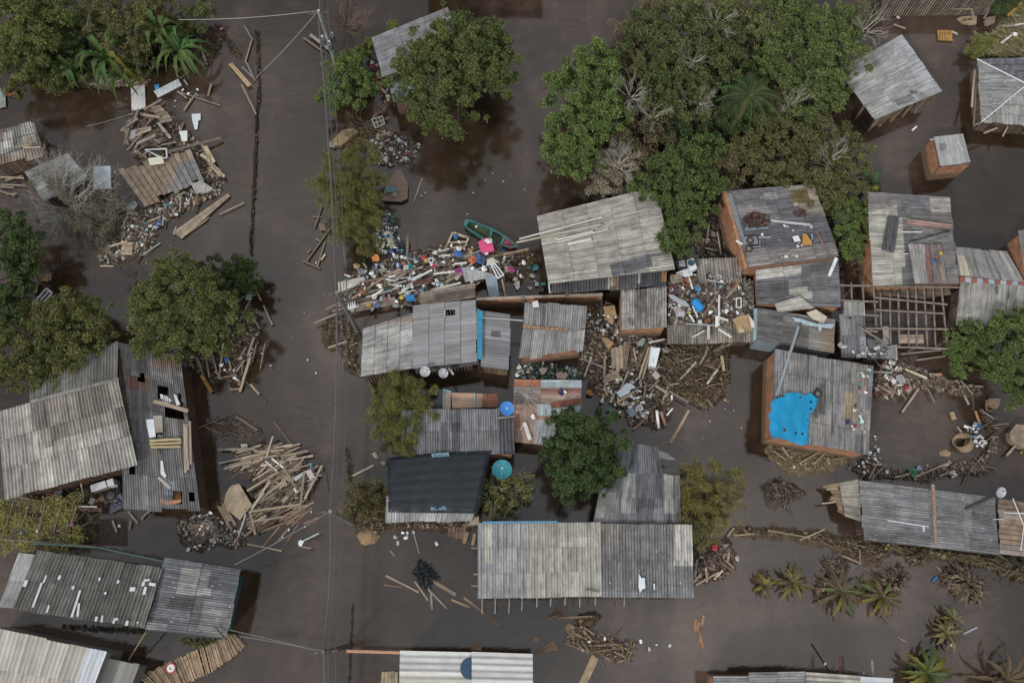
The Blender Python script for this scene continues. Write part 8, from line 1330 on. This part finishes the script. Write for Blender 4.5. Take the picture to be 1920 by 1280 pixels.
for q, w_, c, lab in (((975, 475, 1222, 600), 3.6, WT, 'long brown stick afloat left of the black net'), ((962, 545, 1095, 562), 3, (.26, .18, .13), 'level brown stick afloat left of the black net'), ((1192, 520, 1290, 660), 3, WT, 'brown stick under the black net'), ((1300, 500, 1500, 620), 6.5, (.33, .25, .18), 'wide pale plank right of the black net'), ((1290, 575, 1430, 720), 3, WT, 'thin brown stick below the wide pale plank'), ((1312, 610, 1320, 728), 4.4, WT, 'short upright board below the black net'), ((1465, 655, 1605, 712), 4, (.27, .19, .13), 'brown board left of the beige twin roof'), ((1560, 640, 1830, 850), 5, (.26, .17, .11), 'long brown beam afloat below the beige twin roof'), ((1185, 165, 1225, 310), 2.6, WG, 'grey stick above the black net'), ((1005, 288, 1042, 326), 3.4, WT, 'short stick above the long brown ones'), ((1250, 60, 1258, 125), 4, WG, 'short grey post under the tarpaulin house'), ((1370, 50, 1505, 45), 5, (.42, .34, .18), 'yellowish board at the corner of the tarpaulin house'), ((725, 1015, 875, 920), 3.4, WG, 'x')):
    if lab == 'x': continue
    a = f(*q); pl(*a, w_, c, lab, .08)
pl(661, 892, 700, 872, 4.4, (.36, .32, .26), 'pale plank afloat left of the black tarpaulin', .1); mess('branch', 'dark waterlogged branch left of the black tarpaulin', [(643, 838), (650, 838), (662, 870), (660, 905), (652, 900), (650, 866)], 160, .1, (DK, (.05, .04, .03)), (.3, .9), crumbs=.1, seed=110, ang=-60, spread=20)
mess('fishing_net', 'black tangled net afloat in the lower street water', poly(f, 1170, 460, 1220, 340, 1290, 370, 1370, 480, 1300, 560, 1270, 580), 150, .25, ((.02, .025, .025), (.035, .04, .045), (.015, .015, .015)), (.3, 1.2), (.04, .1), .2, 111, -45, 30)
boards('pallet', 'brown slatted raft left of the beige twin roof', 'pallet', poly(f, 1440, 95, 1580, 105, 1565, 205, 1435, 185), .08, 'v', (.17, .12, .09), pitch=.22, seed=112)
boards('pallet', 'tan pallet beside the white ribbed metal roof', 'pallet', [(716, 1257), (746, 1258), (746, 1284), (713, 1283)], .1, 'v', (.34, .27, .18), pitch=.2, seed=113); pls('tan short board standing by the beige twin roof', 'tan boards by the beige roof', [(876, 998, 870, 1018, 7), (890, 1000, 886, 1022, 6)], (.33, .24, .16), .2)
panel('board', 'rusty small board above the white ribbed metal roof', 'board', poly(f, 1610, 1030, 1620, 970, 1695, 985, 1690, 1035), .08, .05, (.24, .15, .10), WOOD); panel('tin_sheet', 'pale triangular board at the corner of the beige twin roof', 'board', poly(f, 1600, 75, 1670, 25, 1675, 95, 1605, 95), .8, .05, (.38, .33, .27))
litter('adrift above the black net', poly(f, 1020, 140, 1360, 140, 1360, 240, 1040, 280), [('foam', 'white', 6), ('bag', 'white', 2)], seed=114, s=(.9, 1.3)); mess('bank_debris', 'brown rubbish along the foot of the black tarpaulin house', poly(f, 980, 80, 1500, 60, 1660, 90, 1500, 120, 1250, 110, 1010, 110), 420, .3, (WD, DK, WT, (.3, .22, .15)), crumbs=.45, seed=115, bed=(.08, .055, .04))
M = MB(); rr = random.Random(9); c = P(692, 1004, 0); ring = []
for q, (rad, z) in enumerate(((1.0, -.1), (.9, .06), (.6, .22), (.25, .32))): ring.append([c + Vector((rad * rr.uniform(.85, 1.15) * .75 * math.cos(i * .4488), rad * rr.uniform(.85, 1.15) * .62 * math.sin(i * .4488), z + rr.uniform(-.03, .03))) for i in range(14)])
for q in range(3):
    for i in range(14): j = (i + 1) % 14; M.face([ring[q][i], ring[q][j], ring[q + 1][j], ring[q + 1][i]], (.26, .18, .10))
M.face(ring[3], (.28, .2, .12)); tag(M.build('mud_mound', MUD, smooth=True), 'tan mud mound below the mixed shrub', 'mound'); mess('bank_debris', 'brown earth and roots under the mixed shrub', [(660, 965), (720, 975), (720, 995), (690, 1010), (665, 985)], 350, .3, (WD, DK, (.2, .15, .09), WT), (.2, .7), crumbs=.4, seed=116, bed=(.09, .065, .04)); item('ball', (.4, .35, .3), 720, 868, 'grey round stone at the left of the black tarpaulin', .1, 3.6, name='stone', cat='stone'); item('bag', (.3, .26, .2), 705, 852, 'muddy lump above the grey round stone', .1, 2.6, name='mud_lump', cat='mud lump')
# yard under the pale gabled house
f = tf(0, 900, 7.68); mess('yard_debris', 'dark rubbish in the yard below the pale gabled house', poly(f, 450, 250, 1000, 60, 1700, -40, 1780, 400, 1400, 420, 1120, 350, 700, 320), 900, .25, (DK, (.06, .06, .06), WD, (.14, .10, .07)), crumbs=.6, seed=117, bed=(.035, .03, .026))
e = empty('fridge', P(*f(1460, 90), .3), 'white fridge lying in the yard below the pale gabled house', 'fridge'); M = MB(); M.prism([P(x, y, .8) for x, y in poly(f, 1295, 75, 1510, 5, 1540, 95, 1315, 175)], .6, (.62, .65, .68), (.35, .3, .25)); M.build('body', CLEAN, e); M = MB(); M.prism([P(x, y, .83) for x, y in poly(f, 1530, 0, 1620, -30, 1645, 60, 1555, 92)], .6, (.66, .69, .72)); M.build('freezer_door', CLEAN, e)
panel('sink', 'grey tub in the yard below the pale gabled house', 'tub', poly(f, 735, 210, 860, 190, 900, 250, 830, 290, 720, 260), .5, .3, (.24, .26, .28)); panel('sheet', 'pale greenish sheet above the grey tub', 'sheet', poly(f, 690, 160, 890, 110, 890, 180, 780, 185), .7, .04, (.34, .37, .36)); item('bag', 'red', *f(705, 205), 'dark red bag beside the grey tub', .5, 2.0); panel('box', 'pale pink box in the yard near the trellis', 'box', poly(f, 1265, 330, 1310, 245, 1375, 265, 1325, 350), .4, .2, (.40, .34, .31)); panel('barrel_half', 'brown oval trough in the yard near the white fridge', 'trough', poly(f, 1400, 270, 1440, 235, 1500, 220, 1540, 245, 1500, 290, 1430, 310), .3, .2, (.22, .14, .09)); tyre('dark tyre in the yard beside the grey lean-to', *f(1590, 230), .2, .42, rim=(.10, .10, .11)); item('cloth', (.10, .10, .14), *f(1680, 330), 'slate coloured tarp lump beside the lean-to wall', .2, 4.2)
pl(*f(1160, 20, 1210, 260), 2.4, WP, 'thin pale pole standing in the yard', .9, .5); pl(*f(1110, 375, 1395, 382), 2.6, (.4, .38, .36), 'grey horizontal rail at the end of the trellis', 1.2); pl(*f(1105, 375, 1080, 460), 3, (.35, .33, .31), 'grey upright rail at the end of the trellis', 1.2); panel('board', 'brown dark board beneath the grey rail', 'board', poly(f, 1110, 390, 1460, 395, 1470, 450, 1130, 450), .6, .05, (.10, .06, .045), WOOD)
for x, y, c, lab in ((965, 650, (.05, .28, .45), 'blue plastic in the trellis vines'), (1025, 640, 'pink', 'pink and white scrap in the trellis vines'), (320, 745, 'blue', 'small blue scrap in the trellis vines'), (158, 860, 'white', 'white ball at the foot of the trellis'), (535, 730, 'white', 'white strip in the trellis vines'), (395, 390, 'orange', 'orange scrap at the top of the trellis'), (840, 722, 'cream', 'cream gourd in the trellis vines'), (915, 840, 'cream', 'cream gourd at the bottom of the trellis'), (1720, 660, 'white', 'white scrap adrift right of the trellis')): item('bag' if 'ball' not in lab and 'gourd' not in lab else 'ball', c, *f(x, y), lab, 1.45 if 'adrift' not in lab else .05, 1.0)
mess('weed_mat', 'brown water weed between the trellis and the dark roof', poly(f, 1100, 450, 1400, 440, 1380, 900, 900, 960, 1000, 700), 500, .08, ((.06, .045, .02), (.10, .075, .035), (.07, .08, .03)), (.15, .5), crumbs=.3, seed=118, bed=(.04, .03, .015)); pls('brown stick adrift right of the trellis', 'sticks adrift right of the trellis', [tuple(f(*q)) for q in ((1620, 580, 1680, 740), (1885, 590, 1865, 705), (1850, 450, 1990, 620), (2130, 480, 2290, 270), (2040, 560, 2150, 430))], WT, .06); panel('floor_sheet', 'reddish sunken slab right of the trellis', 'slab', poly(f, 1400, 560, 1830, 540, 1840, 950, 1390, 930), .012, .03, (.06, .045, .038), MUD)
mess('weed_tuft', 'dark weed caught at the foot of the dark roof eaves', [(120, 1170), (270, 1178), (268, 1186), (180, 1184), (120, 1178)], 220, .2, (DK, (.05, .045, .03)), (.15, .5), crumbs=.2, seed=119); mess('weed_tuft', 'grassy weed under the blue-grey patched roof', [(335, 1196), (420, 1198), (418, 1206), (380, 1212), (340, 1206)], 260, .25, ((.08, .09, .03), DK, (.13, .11, .06)), (.15, .5), crumbs=.2, seed=120); pl(274, 1184, 241, 1237, 2.4, (.33, .24, .12), 'yellowish pole leaning between the two lower left roofs', 1.6, 1.0); pl(404, 1176, 425, 1198, 2, (.07, .06, .05), 'thin dark pipe on the blue-grey patched roof', 2.35)
litter('adrift in the open street water', [(500, 330), (600, 330), (590, 900), (510, 760), (480, 640)], [('foam', 'white', 5), ('bottle', 'white', 2)], seed=121, s=(.4, .7)); litter('adrift in the water above the green boat', [(780, 330), (980, 260), (990, 400), (880, 405), (800, 430)], [('foam', 'white', 6), ('shard', 'cream', 3), ('bottle', 'blue', 1)], seed=122, s=(.35, .6)); litter('adrift in the open water at the centre right', [(1290, 780), (1420, 700), (1400, 860), (1300, 900)], [('foam', 'cream', 5)], seed=123, s=(.4, .6)); litter('adrift beside the board heap', [(575, 920), (600, 1000), (520, 1030), (480, 1020)], [('foam', 'white', 4)], seed=124, s=(.4, .7))
M = MB()
for k in range(22):
    y0 = 1130 + k * 8; x0 = 662 - k * .35; M.bar(P(x0 + RND.uniform(-1, 1), y0, .006), P(x0 - .3 + RND.uniform(-1, 1), y0 + 7.8, .006), RND.uniform(.08, .2), .012, (.03, .022, .015))
tag(M.build('kerb', MUD), kind='structure')
